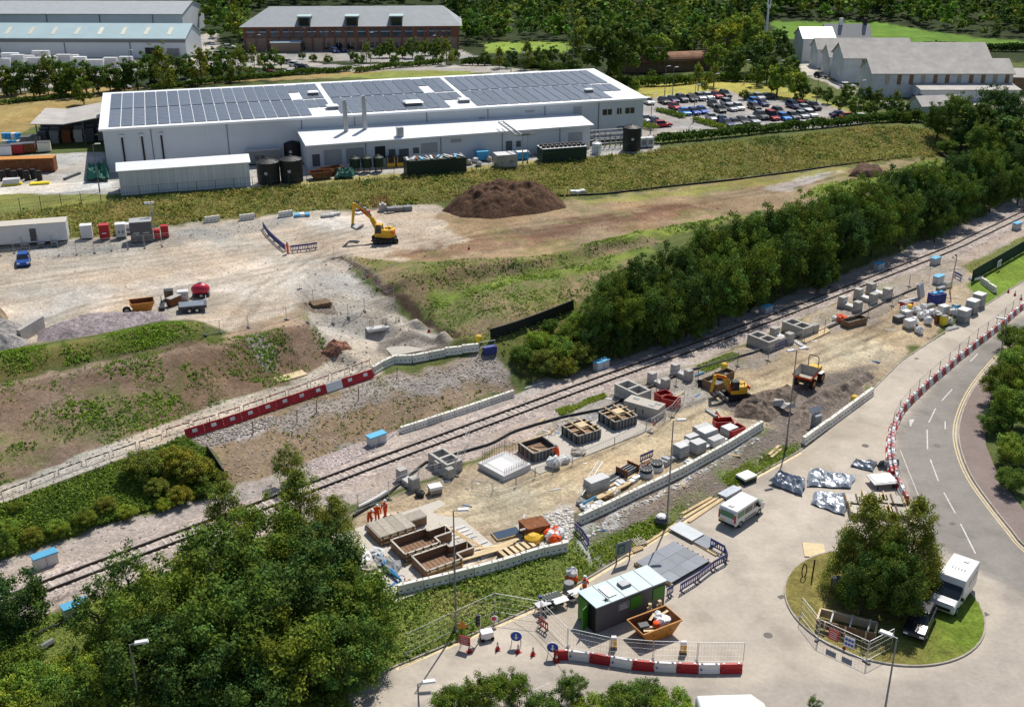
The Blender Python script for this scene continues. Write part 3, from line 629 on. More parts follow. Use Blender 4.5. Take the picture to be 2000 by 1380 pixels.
for k in range(ns):
    s = (k+.5)*st; x, y = np.interp(s, dd, RA[:,0]), np.interp(s, dd, RA[:,1]); tx, ty = np.interp(s, dd, rt[:,0]), np.interp(s, dd, rt[:,1])
    o = bpy.data.objects.new('sleeper', sme); COL.objects.link(o); o.parent = trk; o.location = (x, y, random.uniform(-.05,-.005)); o.rotation_euler = (0,0,math.atan2(ty, tx)+random.uniform(-.02,.02))
# ------------------------------------------------------------------ buildings
def local(A, rz, u, v, y=0.0, z=None):
    """photo point -> local (x, y, z) on the facade plane y=const, or on the level z=const"""
    d = ray(u, v); c, s = math.cos(rz), math.sin(rz)
    o = np.array([0,0,HC])-np.array(A, float)
    ol = np.array([c*o[0]+s*o[1], -s*o[0]+c*o[1], o[2]]); dl = np.array([c*d[0]+s*d[1], -s*d[0]+c*d[1], d[2]])
    t = (y-ol[1])/dl[1] if z is None else (z-ol[2])/dl[2]
    return ol+dl*t
FA = P(212,338,8); FB_ = P(1254,267,8); FR = math.atan2(FB_[1]-FA[1], FB_[0]-FA[0]); FL = float(np.hypot(*(FB_-FA)[:2])); FD, FE, FRI = 29.0, 7.5, 8.8
fac = thing('factory', 'long grey factory with a white roof covered in solar panels', 'factory', FA, FR)
w = B().box(FL/2, FD/2, -.3, FL, FD, FE+.3); w.build('wall', 'factory_wall', fac)
r = B().side([(-.5,FE),(FL+.5,FE)], 0, 0) if False else B()
r.add([(-.6,-.5,FE),(FL+.6,-.5,FE),(FL+.6,FD+.5,FRI),(-.6,FD+.5,FRI),(-.6,-.5,FE+.35),(FL+.6,-.5,FE+.35),(FL+.6,FD+.5,FRI+.35),(-.6,FD+.5,FRI+.35)],[(0,3,2,1),(4,5,6,7),(0,1,5,4),(1,2,6,5),(2,3,7,6),(3,0,4,7)])
roof = r.build('roof', 'factory_roof', fac)
mat('seam', (.20,.23,.27), .6)
for u, v in [(300,300),(447,290),(591,270),(694,262),(834,250),(953,240),(1064,230),(1169,225)]:
    x = local(FA, FR, u, v)[0]; B().box(x,-.06,0,.16,.1,FE).build('downpipe', 'seam', fac)
for u in (241,280,318):
    x = local(FA, FR, u, 290)[0]; o = B().box(x,-.12,0,.32,.2,FE-1.3).build('downpipe', 'black', fac); B().box(x,-.15,FE-1.3,.75,.3,.45).build('hopper_head', 'factory_wall', o)
for k in range(26): B().box(2+k*FL/26.,-.02,.2,.05,.04,FE-.3).build('cladding_seam', 'factory_wall', fac)
for u0,v0,u1,v1 in [(1177,213,1195,225),(1205,211,1214,223),(1221,210,1239,222),(1205,246,1220,254),(1225,244,1239,256)]:
    a = local(FA,FR,u0,v1); b = local(FA,FR,u1,v0)
    o = B().box((a[0]+b[0])/2,-.05,a[2],b[0]-a[0],.12,b[2]-a[2]).build('window', 'glass_dark', fac)
    B().box((a[0]+b[0])/2,-.13,a[2],.08,.06,b[2]-a[2]).build('mullion', 'factory_roof', o)
for u0,v0,u1,v1 in [(1025,215,1044,220),(1120,208,1136,226),(936,229,946,235)]:
    a = local(FA,FR,u0,v1); b = local(FA,FR,u1,v0); B().box((a[0]+b[0])/2,-.06,a[2],b[0]-a[0],.12,b[2]-a[2]).build('louvre', 'shutter', fac)
sl_ = (FRI-FE)/FD
def roofpt(u, v):
    zl = FE+.5
    for _ in range(6):
        q = local(FA, FR, u, v, z=zl); zl = FE+.4+sl_*q[1]
    return q
cw = 2.05
pm = B()
for i in range(12): pm.box(0, -5.99+i*1.09, .0, cw*.95, 1.0, .07)
pme = pm.mesh('solar_panel', 'solar')
pm = B()
for i in range(6): pm.box(0, -2.72+i*1.09, .0, cw*.95, 1.0, .07)
pmh = pm.mesh('solar_panel', 'solar')
tilt = math.atan(sl_)
for (ul,vl),(ur,vr) in [((214,216),(637,196)),((646,194),(896,184)),((903,183),(1196,166))]:
    x0 = roofpt(ul,vl)[0]; x1 = roofpt(ur,vr)[0]; n = int((x1-x0)/cw)
    for k in range(n):
        for row, yc in enumerate((7.35, 21.0)):
            x = x0+(k+.5)*(x1-x0)/n; short = (row == 0 and k in (n-1, n-2)) or (row == 1 and k == n-3 and ul < 700) or (row == 0 and ul == 648 and k in (0, n//2+1))
            o = bpy.data.objects.new('solar_panel', pmh if short else pme); COL.objects.link(o); o.parent = fac
            yy = yc+(2.8 if short else 0)
            o.location = (x, yy, FE+.42+sl_*yy); o.rotation_euler = (tilt,0,0)
for u, v, s_ in [(612,185,1.2),(649,212,1.3),(807,204,2.0),(906,199,1.3),(1150,180,1.0)]:
    q = roofpt(u, v); o = B().box(q[0],q[1],q[2]-.15,s_*1.5,s_*1.3,.7).build('roof_vent', 'mid_grey', fac); B().box(q[0],q[1],q[2]+.55,s_*1.8,s_*1.6,.15,taper=.8).build('cowl', 'factory_roof', o)
# annex
AA = P(605,335,8); AB = P(1152,291,8); AR = math.atan2(AB[1]-AA[1], AB[0]-AA[0]); AL = float(np.hypot(*(AB-AA)[:2])); AH = 4.5
anx = thing('factory_annex', 'low white-roofed annex along the front of the solar-roofed factory', 'building', AA, AR)
B().box(AL/2, 5.2, -.3, AL, 10.4, AH+.3).build('wall', 'factory_wall', anx)
B().add([(-.5,-.6,AH),(AL+.5,-.6,AH),(AL+.5,10.6,AH+1.1),(-.5,10.6,AH+1.1),(-.5,-.6,AH+.28),(AL+.5,-.6,AH+.28),(AL+.5,10.6,AH+1.38),(-.5,10.6,AH+1.38)],[(0,3,2,1),(4,5,6,7),(0,1,5,4),(1,2,6,5),(2,3,7,6),(3,0,4,7)]).build('roof', 'factory_roof', anx)
for u0,v0,u1,v1,m,nm in [(634,291,667,322,'shutter','roller_shutter'),(677,288,710,319,'shutter','roller_shutter'),(733,285,752,310,'black','doorway'),(823,278,854,300,'shutter','roller_shutter'),(1110,258,1137,283,'shutter','roller_shutter'),
                    (611,301,624,325,'dark_grey','door'),(760,291,772,312,'dark_grey','door'),(780,290,798,306,'dark_grey','door'),(807,288,818,300,'dark_grey','window'),(988,275,1000,294,'dark_grey','door'),(1008,275,1017,287,'dark_grey','window'),(881,271,901,279,'shutter','louvre')]:
    a = local(AA,AR,u0,v1); b = local(AA,AR,u1,v0); B().box((a[0]+b[0])/2,-.05,max(.02,a[2]),b[0]-a[0],.12,b[2]-max(.02,a[2])).build(nm, m, anx)
for u in (714,861,981,1093): x = local(AA,AR,u,285)[0]; B().box(x,-.07,0,.14,.1,AH).build('downpipe', 'seam', anx)
for u, vb, h in [(676,256,5.6),(713,252,6.0)]:
    q = local(AA,AR,u,vb,z=AH+1.0); B().cyl((q[0],q[1],AH+.7),(q[0],q[1],AH+.7+h),.42,n=12).cyl((q[0],q[1],AH+.7+h),(q[0],q[1],AH+1.1+h),.3,n=12).build('flue', 'galv', anx)
q = local(AA,AR,781,262,z=AH+.8); B().box(q[0],q[1],AH+.3,1.2,1.1,1.8).build('roof_unit', 'galv', anx)
# pipe bridge over the annex
pb = B(); q0 = local(AA,AR,978,238,z=AH+1.6); q1 = local(AA,AR,1010,262,z=AH+.9)
for dx in (-.5,.5):
    pb.beam((q0[0]+dx,q0[1],q0[2]),(q1[0]+dx,q1[1]-1,q1[2]),.1,.35); pb.beam((q1[0]+dx,q1[1]-1,q1[2]),(q1[0]+dx+2.6,q1[1]-1,q1[2]),.1,.3); pb.beam((q1[0]+dx+1.2,q1[1]-1,q1[2]),(q1[0]+dx+1.2,q1[1]-1,0),.14,.14)
for k in range(9):
    t = k/8; pb.beam((q0[0]-.5+(q1[0]-q0[0])*t,q0[1]+(q1[1]-1-q0[1])*t,q0[2]+(q1[2]-q0[2])*t),(q0[0]+.5+(q1[0]-q0[0])*t,q0[1]+(q1[1]-1-q0[1])*t,q0[2]+(q1[2]-q0[2])*t),.08,.08)
pb.build('pipe_bridge', 'galv', anx)
# shed in front
SA = P(237,382,8); SB = P(490,363,8); SR = math.atan2(SB[1]-SA[1], SB[0]-SA[0]); SL_ = float(np.hypot(*(SB-SA)[:2]))
sh = thing('shed', 'blue-grey corrugated shed with white roof in front of the factory', 'shed', SA, SR)
B().box(SL_/2, 2.6, -.4, SL_, 5.2, 4.4).build('wall', 'factory_wall', sh)
for k in range(48): B().box(.3+k*SL_/48.,-.03,-.2,.16,.06,4.1).build('cladding_rib', 'factory_wall', sh)
B().prof([(-.3,4.0),(2.6,4.75),(5.5,4.0),(5.5,4.15),(2.6,4.95),(-.3,4.15)], -.3, SL_+.3).build('roof', 'factory_roof', sh)
def gabled(name, label, cat, loc, rz, L, D, he, hr, wm, rm, over=.4):
    t = thing(name, label, cat, loc, rz)
    B().prof([(0,-1),(D,-1),(D,he),(D/2,hr-.1),(0,he)], 0, L).build('wall', wm, t)
    k = (hr-he)/(D/2)
    B().prof([(-over,he-over*k),(D/2,hr),(D+over,he-over*k),(D+over,he-over*k+.2),(D/2,hr+.2),(-over,he-over*k+.2)], -over, L+over).build('roof', rm, t)
    return t
# canopy on the left
CA = g(66,290); CRZ = FR
cn = thing('canopy', 'open storage canopy with pale grey V roof left of factory', 'canopy', CA, CRZ)
B().add([(0,0,4.6),(6,0,4.2),(19,0,6.0),(19,13,6.6),(6,13,4.8),(2,13,5.2),(0,0,4.75),(6,0,4.35),(19,0,6.15),(19,13,6.75),(6,13,4.95),(2,13,5.35)],[(0,5,4,1),(1,4,3,2),(6,7,10,11),(7,8,9,10),(0,1,7,6),(1,2,8,7),(2,3,9,8),(3,4,10,9),(4,5,11,10),(5,0,6,11)]).build('roof', 'asbestos', cn)
for x in (1,9.5,18):
    for y in (.6,12): B().box(x,y,-.2,.22,.22,4.9).build('post', 'dark_grey', cn)
B().box(9.5,12.6,-.2,18,.2,4.4).build('back_wall', 'dark_grey', cn)
rr = random.Random(3)
for k in range(16):
    x = 1.5+(k % 8)*2.2; y = 4+(k//8)*3.5; m = ['dark_grey','mid_grey','rust','concrete'][k % 4]
    p_ = tuple(Matrix.Rotation(CRZ,3,'Z') @ Vector((x,y,0))+CA)
    b = B()
    for j in range(3): b.box(0,0,j*.8,1.5+rr.uniform(-.2,.2),1.4,.7,rz=rr.uniform(-.1,.1)).box(0,0,j*.8+.7,1.6,1.5,.1)
    solo('crate_stack', f'stack of {["dark","grey","rusty","pale"][k%4]} crates in {"front" if k<8 else "back"} row under the canopy, {ORD[k%8]} from left', 'crates', b, m, p_, CRZ, 'crates under the storage canopy')
# office
OA = P(478,100,6); OB_ = P(897,97,6); OR_ = math.atan2(OB_[1]-OA[1], OB_[0]-OA[0]); OL = float(np.hypot(*(OB_-OA)[:2])); OH = 7.4
of = thing('office_building', 'long two-storey brick office with grey hipped roof and three dormers', 'office', OA, OR_)
B().box(OL/2, 9, -1, OL, 18, OH*.52+1).build('wall', 'brick_pale', of); B().box(OL/2, 9, OH*.52, OL+.12, 18.12, OH*.48).build('upper_wall', 'brick', of)
hr_ = 5.2
B().add([(-1,-1,OH),(OL+1,-1,OH),(OL+1,19,OH),(-1,19,OH),(7.5,9,OH+hr_),(OL-5,9,OH+hr_)],[(0,3,2,1),(0,1,5,4),(1,2,5),(2,3,4,5),(3,0,4)]).build('roof', 'slate_roof', of)
for k in range(17):
    x = OL*(.035+k*.0565); o = B().box(x,-.1,OH*.57,2.8 if k else 1.4,.14,2.4).build('window', 'glass_blue', of)
    B().box(x,-.19,OH*.57+1.5,2.9,.05,.14).build('frame', 'factory_roof', o)
    if k % 2 == 0 or k > 5:
        o = B().box(x+.4,-.1,.5,2.2,.14,1.9).build('window', 'glass_dark', of); B().box(x+.4,-.19,1.2,.08,.05,1.2).build('mullion', 'factory_roof', o)
for k in range(20): B().box(OL*(.006+k*.052),-.14,.0,.45,.22,OH).build('pier', 'brick', of)
for f_ in (.285,.505,.71):
    x = OL*f_; o = B().box(x,1.8,OH-.2,3.8,5.0,3.1).build('dormer', 'dark_grey', of); B().box(x,1.6,OH+2.9,4.4,5.6,.3).build('dormer_roof', 'roof_teal', o); B().box(x,-.75,OH+.3,3.0,.1,2.2).build('dormer_window', 'glass_dark', o)
o = B().box(OL*.2,-2.4,0,9,4.5,3.0).build('porch', 'brick_pale', of); B().box(OL*.2,-2.5,3.0,9.5,5,.25).build('porch_roof', 'cabin_roof', o)
# warehouses at the top left
WA = P(-90,113,6)
wh = thing('warehouse', 'grey warehouse with pale teal roof and skylights behind roadside trees', 'warehouse', WA, math.radians(-1.5)); WL = float(P(371,112,6)[0]-WA[0])
B().prof([(0,-1),(16,-1),(16,5.8),(8,9.0),(0,5.8)], 0, WL).build('wall', 'factory_wall', wh)
B().prof([(-.6,5.7),(8.4,9.1),(8.4,9.35),(-.6,5.95)], -.3, WL+.3).build('roof', 'roof_teal', wh); B().prof([(8.4,9.1),(16.6,5.7),(16.6,5.95),(8.4,9.35)], -.3, WL+.3).build('roof', 'roof_teal', wh)
B().box(WL/2,-.12,4.7,WL+.1,.2,1.1).build('gutter_band', 'steel_grey', wh)
for k in range(10): B().add([(WL-6-k*7.1,1.6,6.84),(WL-4.8-k*7.1,1.6,6.84),(WL-4.8-k*7.1,5.8,8.43),(WL-6-k*7.1,5.8,8.43)],[(0,1,2,3)]).build('skylight', 'skylight', wh)
for x in (WL-17,WL-37,WL-57): B().box(x,-.1,0,.25,.15,4.7).build('downpipe', 'seam', wh)
B().box(WL-10.5,-.12,0,4,.2,3.2).build('doorway', 'black', wh); B().box(WL-4,-.12,0,3.6,.2,3.0).build('loading_door', 'steel_grey', wh)
WB = P(-90,78,6); WB2 = thing('rear_warehouse', 'taller grey warehouse behind the teal roofed one, right gable in view', 'warehouse', (WB[0],WB[1]+2,6), math.radians(-1.0)); WL2 = float(P(372,72,6)[0]-WB[0])
B().prof([(0,-1),(26,-1),(26,8.2),(13,11.0),(0,8.2)], 0, WL2).build('wall', 'factory_wall', WB2)
B().prof([(-.6,8.1),(13,11.05),(26.6,8.1),(26.6,8.35),(13,11.3),(-.6,8.35)], -.3, WL2+.3).build('roof', 'slate_roof', WB2)
for k in range(5): B().box(WL2-18*(k+1)+8,-.1,0,.3,.2,8.2).build('downpipe', 'seam', WB2)
# wrapped bales stacked in front of the warehouse
wb = B()
for j in range(3): wb.box(0,0,j*1.05,4.3,1.15,1.0)
wme = wb.mesh('wrapped_stack', 'white_paint')
for k in range(14):
    u = 8+(k % 9)*30+(k//9)*15; v = 133-(k//9)*7-(k % 3)*2; p_ = g(u, v)
    if k == 0: o = tag(bpy.data.objects.new('wrapped_stack', wme), '', 'stack'); COL.objects.link(o); st0 = o
    else: o = st0.copy(); COL.objects.link(o)
    o.location = p_; o.rotation_euler = (0,0,random.uniform(-.05,.05)); o.scale = (random.uniform(.8,1.15),1.3,random.uniform(.7,1.2))
    tag(o, f'white wrapped stack before the warehouse, {ORD[k%9]} from left in the {"front" if k < 9 else "back"} line', 'stack', 'wrapped stacks before the warehouse')
# rusty barn
BA = P(1222,142,7); bn = thing('rusty_barn', 'old barn with curved rusty corrugated roof behind car park', 'barn', BA, math.radians(14)); bl = 27.0
B().box(bl/2,3.6,-1,bl,7.0,3.6).build('wall', 'timber_dark', bn)
arc = [(3.6-4.1*math.cos(t), 2.5+1.9*math.sin(t)) for t in np.linspace(0, math.pi, 13)]
B().prof(arc+[(a, b+.15) for a, b in arc[::-1]], -.4, bl+.4).build('roof', 'rust_roof', bn)
for k in range(10): B().box(.6+k*2.85,-.05,-.2,.2,.2,2.8).build('post', 'timber_dark', bn)
# farm sheds on the right
fs = gabled('farm_shed', 'long whitewashed farm shed with grey roof and dark wall panels, nearest road', 'shed', P(1699,190,8), math.radians(0), 33.5, 9.5, 5.6, 8.2, 'farm_wall', 'asbestos')
for k in range(11): B().box(3.6+k*2.85,-.05,3.0,.95,.1,2.4).build('wall_panel', 'timber_dark' if k % 3 else 'weathered', fs)
lt = B().prof([(-5.4,-1),(-.02,-1),(-.02,3.1),(-5.4,2.6)], 10.0, 33.2).build('lean_to', 'farm_wall', fs); B().prof([(-5.8,2.55),(0,3.15),(0,3.35),(-5.8,2.75)], 9.8, 33.5).build('lean_to_roof', 'asbestos', lt); B().box(26,-5.45,1.3,1.6,.1,1.1).build('lean_to_window', 'mid_grey', lt)
f2 = gabled('farm_shed', 'second farm shed from the road, long ridge, tall grey wall panel', 'shed', P(1644,162,8), math.radians(0), 37, 11, 6.2, 9.2, 'farm_wall', 'asbestos')
B().box(5.2,-.05,2.6,1.3,.1,3.2).build('wall_panel', 'timber_dark', f2)
gabled('farm_shed', 'third farm shed, pale gable facing the lane', 'shed', P(1618,146,8), math.radians(0), 30, 8, 4.6, 7.2, 'farm_wall', 'asbestos')
gabled('farm_shed', 'small fourth farm shed gable at top of the lane', 'shed', P(1595,128,8), math.radians(0), 26, 8, 4.4, 6.8, 'farm_wall', 'asbestos')
gabled('white_barn', 'white barn with bright white roof beside the slate farmhouse', 'barn', P(1566,114,8), math.radians(0), 9, 11, 5.6, 8.0, 'white_paint', 'white_paint')
fh = gabled('farmhouse', 'farmhouse with dark slate roof and two chimneys above farm sheds', 'house', P(1612,105,8), math.radians(0), 13, 8, 4.6, 8.0, 'farm_wall', 'mid_grey')
for x, m in ((4.8,'farm_wall'),(12,'black')): B().box(x,4,7.2,1.0,.9,2.6).build('chimney', m, fh)
for x in (2.5,6,9.5): B().box(x,-.05,2.6,1.2,.1,1.3).build('window', 'glass_dark', fh)
gabled('end_shed', 'grey open shed at right end of farm sheds', 'shed', P(1962,185,8), math.radians(-8), 9, 8, 4.2, 5.6, 'timber_dark', 'asbestos')
gabled('low_hut', 'low hut roof half hidden by hedge below farm sheds', 'hut', P(1800,222,8), math.radians(10), 10, 6, 1.6, 3.2, 'farm_wall', 'asbestos')
# ------------------------------------------------------------------ vegetation
# every plant gets its own shade of green
_t = LEAF.node_tree; _b = _t.nodes['Principled BSDF']; _at = [n for n in _t.nodes if n.type == 'ATTRIBUTE'][0]
_oi = _t.nodes.new('ShaderNodeObjectInfo'); _mr = _t.nodes.new('ShaderNodeMapRange'); _mr.inputs[3].default_value = .0; _mr.inputs[4].default_value = 1.0
lnk(_t, _oi.outputs['Random'], _mr.inputs[0]); _sc = _t.nodes.new('ShaderNodeVectorMath'); _sc.operation = 'MULTIPLY'; _rp = _t.nodes.new('ShaderNodeValToRGB')
_rp.color_ramp.elements[0].color = (.74,.88,.72,1); _rp.color_ramp.elements[1].color = (1.12,1.0,.58,1)
for _p, _c in ((.3,(1.02,1.02,.68,1)),(.55,(.80,.92,.78,1)),(.8,(.98,1.05,.68,1))): _el = _rp.color_ramp.elements.new(_p); _el.color = _c
_s2 = _t.nodes.new('ShaderNodeVectorMath'); _s2.operation = 'SCALE'; _s2.inputs['Scale'].default_value = 1.5
lnk(_t, _mr.outputs[0], _rp.inputs[0]); lnk(_t, _rp.outputs[0], _s2.inputs[0]); lnk(_t, _at.outputs['Color'], _sc.inputs[0]); lnk(_t, _s2.outputs[0], _sc.inputs[1])
for l in list(_t.links):
    if l.from_node == _at and l.to_node != _sc:
        to = l.to_socket; _t.links.remove(l); lnk(_t, _sc.outputs[0], to)
def leafquads(C, N, size, col, rng):
    """C centres, N preferred normals, size per leaf, col per leaf -> V, F, colours"""
    n = len(C); N = N+rng.normal(0,.55,(n,3)); N /= np.linalg.norm(N,axis=1)[:,None]+1e-9
    r = rng.normal(0,1,(n,3)); T = np.cross(N, r); T /= np.linalg.norm(T,axis=1)[:,None]+1e-9; Bn = np.cross(N, T)
    a = size[:,None]; k = rng.uniform(.45,.9,(n,1))
    V = np.stack([C-T*a, C-Bn*a*k, C+T*a, C+Bn*a*k], 1).reshape(-1,3)
    return V, np.arange(n*4).reshape(n,4), np.repeat(col, 4, 0)
GREEN = {'dark': (.050,.082,.024), 'mid': (.082,.125,.028), 'light': (.15,.20,.038), 'olive': (.14,.155,.036), 'blue': (.052,.09,.038)}
def crown(seed, R, Ht, nclump, nleaf, leaf, green, kind='broad', rag=.35):
    rng = np.random.default_rng(seed); base = np.array(GREEN[green])
    cl = []; 
    for i in range(nclump):
        for _ in range(50):
            p = rng.normal(0,1,3); p /= np.linalg.norm(p); rr = rng.uniform(.4,1.12)**.5
            if kind == 'cone':
                t = rng.uniform(0,1)**.8; w = (1-t)**.75*R*rr; th = rng.uniform(0,2*math.pi); c = np.array([w*math.cos(th), w*math.sin(th), Ht*(.10+.88*t)]); rc = R*(.20+.22*(1-t))*rng.uniform(.7,1.2); break
            c = np.array([p[0]*R*.78*rr, p[1]*R*.78*rr, Ht*(.56+.34*p[2]*rr)]); rc = R*rng.uniform(.15,.30)
            c[:2] += rng.normal(0, R*.10*rag, 2); c[2] += rng.normal(0, Ht*.05*rag)
            if c[2] > Ht*.15: break
        cl.append((c, rc, rng.uniform(.6,1.5)))
    if rag > .5:
        for i in range(nclump//5):
            th = rng.uniform(0,2*math.pi); z = rng.uniform(.45,1.04); cl.append((np.array([math.cos(th)*R*rng.uniform(.5,1.1)*(1.2-z*.6), math.sin(th)*R*rng.uniform(.5,1.1)*(1.2-z*.6), Ht*z]), R*.16, 1.15))
    w = np.array([c[1]**2 for c in cl]); w /= w.sum(); pick = rng.choice(len(cl), nleaf, p=w)
    C0 = np.array([c[0] for c in cl])[pick]; RC = np.array([c[1] for c in cl])[pick]; BR = np.array([c[2] for c in cl])[pick]
    d = rng.normal(0,1,(nleaf,3)); d /= np.linalg.norm(d,axis=1)[:,None]; rad = RC*rng.uniform(.3,1.1,nleaf)
    C = C0+d*rad[:,None]*np.array([1,1,.8]); C[:,2] = np.maximum(C[:,2], .15)
    N = d+np.array([0,0,.5])
    col = base*(BR*rng.uniform(.7,1.35,nleaf))[:,None]; hue = np.repeat(rng.uniform(-1,1,len(cl))[:,None],1,1)[pick,0]; col *= np.c_[1+.22*hue, 1+.04*hue, 1-.2*hue]; yl = rng.random(nleaf) < .12; col[yl] *= np.array([1.35,1.18,.8])
    return leafquads(C, N, leaf*rng.uniform(.6,1.3,nleaf), col, rng)
def trunk_b(seed, R, Ht):
    r = random.Random(seed); b = B(); b.cyl((0,0,-.6),(0,0,Ht*.55),R*.055,R*.03,n=7)
    for k in range(6):
        a = r.uniform(0,6.28); z0 = Ht*r.uniform(.25,.5); L = R*r.uniform(.5,.85); b.cyl((0,0,z0),(math.cos(a)*L,math.sin(a)*L,z0+Ht*r.uniform(.15,.35)),R*.028,R*.010,n=5)
    return b
PROTO = {}
def proto(key, seed, R, Ht, ncl, nl, leaf, green, kind='broad', rag=.35):
    V, F, c = crown(seed, R, Ht, ncl, nl, leaf, green, kind, rag); me = npmesh('crown', V, F, LEAF, c); m = me.data; bpy.data.objects.remove(me)
    PROTO[key] = (m, trunk_b(seed, R, Ht).mesh('trunk', 'bark'), R, Ht)
proto('n0', 1, 4, 8.6, 85, 13500, .135, 'mid', rag=.9); proto('n1', 2, 4, 8.4, 85, 13500, .135, 'dark', rag=.8); proto('n2', 3, 4, 9.4, 80, 12500, .13, 'mid', rag=1.3)
proto('n3', 4, 4, 11.5, 75, 10500, .13, 'olive', 'cone', .8); proto('n4', 5, 4, 7.0, 80, 12000, .135, 'light', rag=.9); proto('n5', 8, 4, 8.8, 46, 5000, .14, 'mid', rag=1.4)
proto('b0', 11, 4, 5.4, 75, 10500, .14, 'mid', rag=.8); proto('b1', 12, 4, 5.0, 70, 10500, .14, 'light', rag=.9); proto('b2', 13, 4, 5.6, 70, 10500, .14, 'olive', rag=1.1)
proto('m0', 21, 4, 9.0, 44, 2400, .30, 'dark', rag=.6); proto('m1', 22, 4, 8.6, 40, 2400, .30, 'mid', rag=.6); proto('m2', 23, 4, 12.0, 40, 2200, .30, 'olive', 'cone', .7)
proto('m3', 24, 4, 9.6, 42, 2600, .30, 'light', rag=.7); proto('m4', 25, 4, 6.0, 36, 2000, .30, 'mid', rag=.6); proto('m5', 26, 4, 13.5, 28, 1300, .36, 'blue', 'cone', .6)
def plant(name, label, cat, key, loc, R, rz=None, group=None, hs=1.0, trunk=True):
    c, t, r0, h0 = PROTO[key]; s = R/r0
    o = thing(name, label, cat, loc, random.uniform(0,6.28) if rz is None else rz, group); o.scale = (s, s, s*hs)
    k = bpy.data.objects.new('crown', c); COL.objects.link(k); k.parent = o
    if trunk: k = bpy.data.objects.new('trunk', t); COL.objects.link(k); k.parent = o
    return o
def at_crown(u, v, rpx, key, hs=1.0):
    """ground point and radius of a plant whose crown is centred at photo point (u, v) with rpx pixels radius"""
    _, _, r0, h0 = PROTO[key]; q = g(u, v)
    for _ in range(4):
        dep = q.y*CP+(HC-q.z)*SP; R = rpx*dep/FPX; q = g(u, v, dz=.55*h0/r0*R*hs)
    return q, R
def grove(name, cat, fmt, group, keys, lst, hs=1.0):
    lst = sorted(lst, key=lambda t: t[0])
    for i, e in enumerate(lst):
        key = e[3] if len(e) > 3 else keys[i % len(keys)]; q, R = at_crown(e[0], e[1], e[2], key, hs); q.z = zz(q.x, q.y) if not inpoly(np.array([q.x]),np.array([q.y]),ROAD)[0] else 0
        plant(name, fmt.format(ORD[i] if i < len(ORD) else 'last'), cat, key, q, R, None, group, hs)
# foreground clump on the left
grove('broadleaf_tree', 'tree', '{} tree from the left in the dark foreground clump by the railway', 'foreground clump of trees', ['n0','n1','n2','n0'],
  [(30,1190,75),(10,1060,24,'n5'),(190,1195,70,'n5'),(250,1130,62,'n5'),(330,1200,100),(430,1120,105),(440,1000,52,'n3'),(520,1060,85,'n2'),(585,985,60,'n3'),(560,905,38,'n5'),(655,1020,46,'n3'),(640,1110,85),(700,1180,80),(560,1190,110,'n1'),(460,1240,115),(300,1300,110),(400,1340,100,'n1'),(560,1300,105,'n0'),(670,1270,85,'n2'),(730,1240,50,'n2'),(215,1350,80),(500,1385,90,'n1')])
grove('shrub', 'shrub', '{} bright shrub from the left at the lower left corner', 'shrubs at the lower left corner', ['b1','b0'], [(25,1290,60),(70,1340,60),(140,1310,50),(20,1370,60),(120,1385,60),(190,1270,34),(640,1368,50,'b0')])
grove('shrub', 'shrub', '{} shrub from the left in the hedge at the bottom edge', 'shrubs along the bottom edge', ['b0','n0','b1'], [(880,1368,42),(945,1360,48),(1000,1345,40,'n0'),(1060,1380,40),(1118,1345,34,'n2'),(1150,1385,40),(1215,1368,48),(1265,1352,38,'b0'),(1315,1378,45),(1590,1374,17,'n5')])
grove('island_tree', 'tree', '{} tree from the left in the clump on the turning circle', 'trees on the turning circle', ['n1','n0'], [(1690,1048,60,'n3'),(1655,1088,42,'n3'),(1718,1085,48,'n0'),(1785,1052,60,'n3'),(1808,1095,42,'n3'),(1748,1105,52,'n2'),(1690,1140,54,'n1'),(1765,1150,54,'n1'),(1740,1040,30,'n3'),(1650,1160,24,'b0')], 1.2)
grove('shrub', 'shrub', '{} tree from the left beside the footpath at the right edge', 'trees beside the right footpath', ['n4','n0','b0'], [(1988,660,42),(1960,745,40),(1985,790,52),(1945,822,34,'b0'),(1985,880,44,'b1'),(1975,935,34,'b0'),(2005,720,60)])
# belt along the railway bank
grove('broadleaf_tree', 'tree', '{} tree from the left in the dark belt along the railway bank', 'trees along the railway bank', ['n1','n2','n0','n1','n2'],
  [(a+da, b+db, c*k, *d) for da, db, k in ((0,10,.74),(24,2,.56)) for a, b, c, *d in [(1165,605,50),(1150,660,34),(1195,560,52),(1225,610,58),(1255,545,62),(1285,600,66),(1320,520,64),(1345,580,70),(1385,480,62),(1410,545,74),(1455,460,66),(1470,520,72),(1520,440,64),(1530,500,68),(1580,425,62),(1590,475,66),(1640,405,62),(1650,455,66),(1700,385,60),(1710,430,60),(1755,360,52),(1765,410,56),(1810,350,52),(1825,395,52),(1870,330,50),(1880,375,48),(1925,320,50),(1940,360,44),(1985,310,50),(1995,345,40),(1830,430,30),(1600,530,34),(1440,585,30),(1360,625,30),(1215,660,32),(1300,650,24)]], 1.22)
grove('shrub', 'shrub', '{} shrub from the left on the bank between the black membrane and track', 'shrubs on the bank below the black membrane', ['b0','b1','b2'], [(1020,690,26),(1050,665,28),(1062,705,34),(1090,680,34),(1115,650,30),(1105,715,28),(1135,690,34),(1130,625,24),(1075,635,18)])
grove('shrub', 'shrub', '{} shrub from the left on the green bank below the haul road', 'shrubs on the bank below the haul road', ['b1','b0','b2'], [(12,1030,26),(60,1045,24),(110,1030,24),(165,1010,26),(205,985,24),(245,1000,22),(275,905,44,'b2'),(305,950,28),(338,898,44,'b2'),(378,915,42,'b2'),(350,965,28),(400,955,24),(30,990,18),(430,930,20),(320,985,20)], .85)
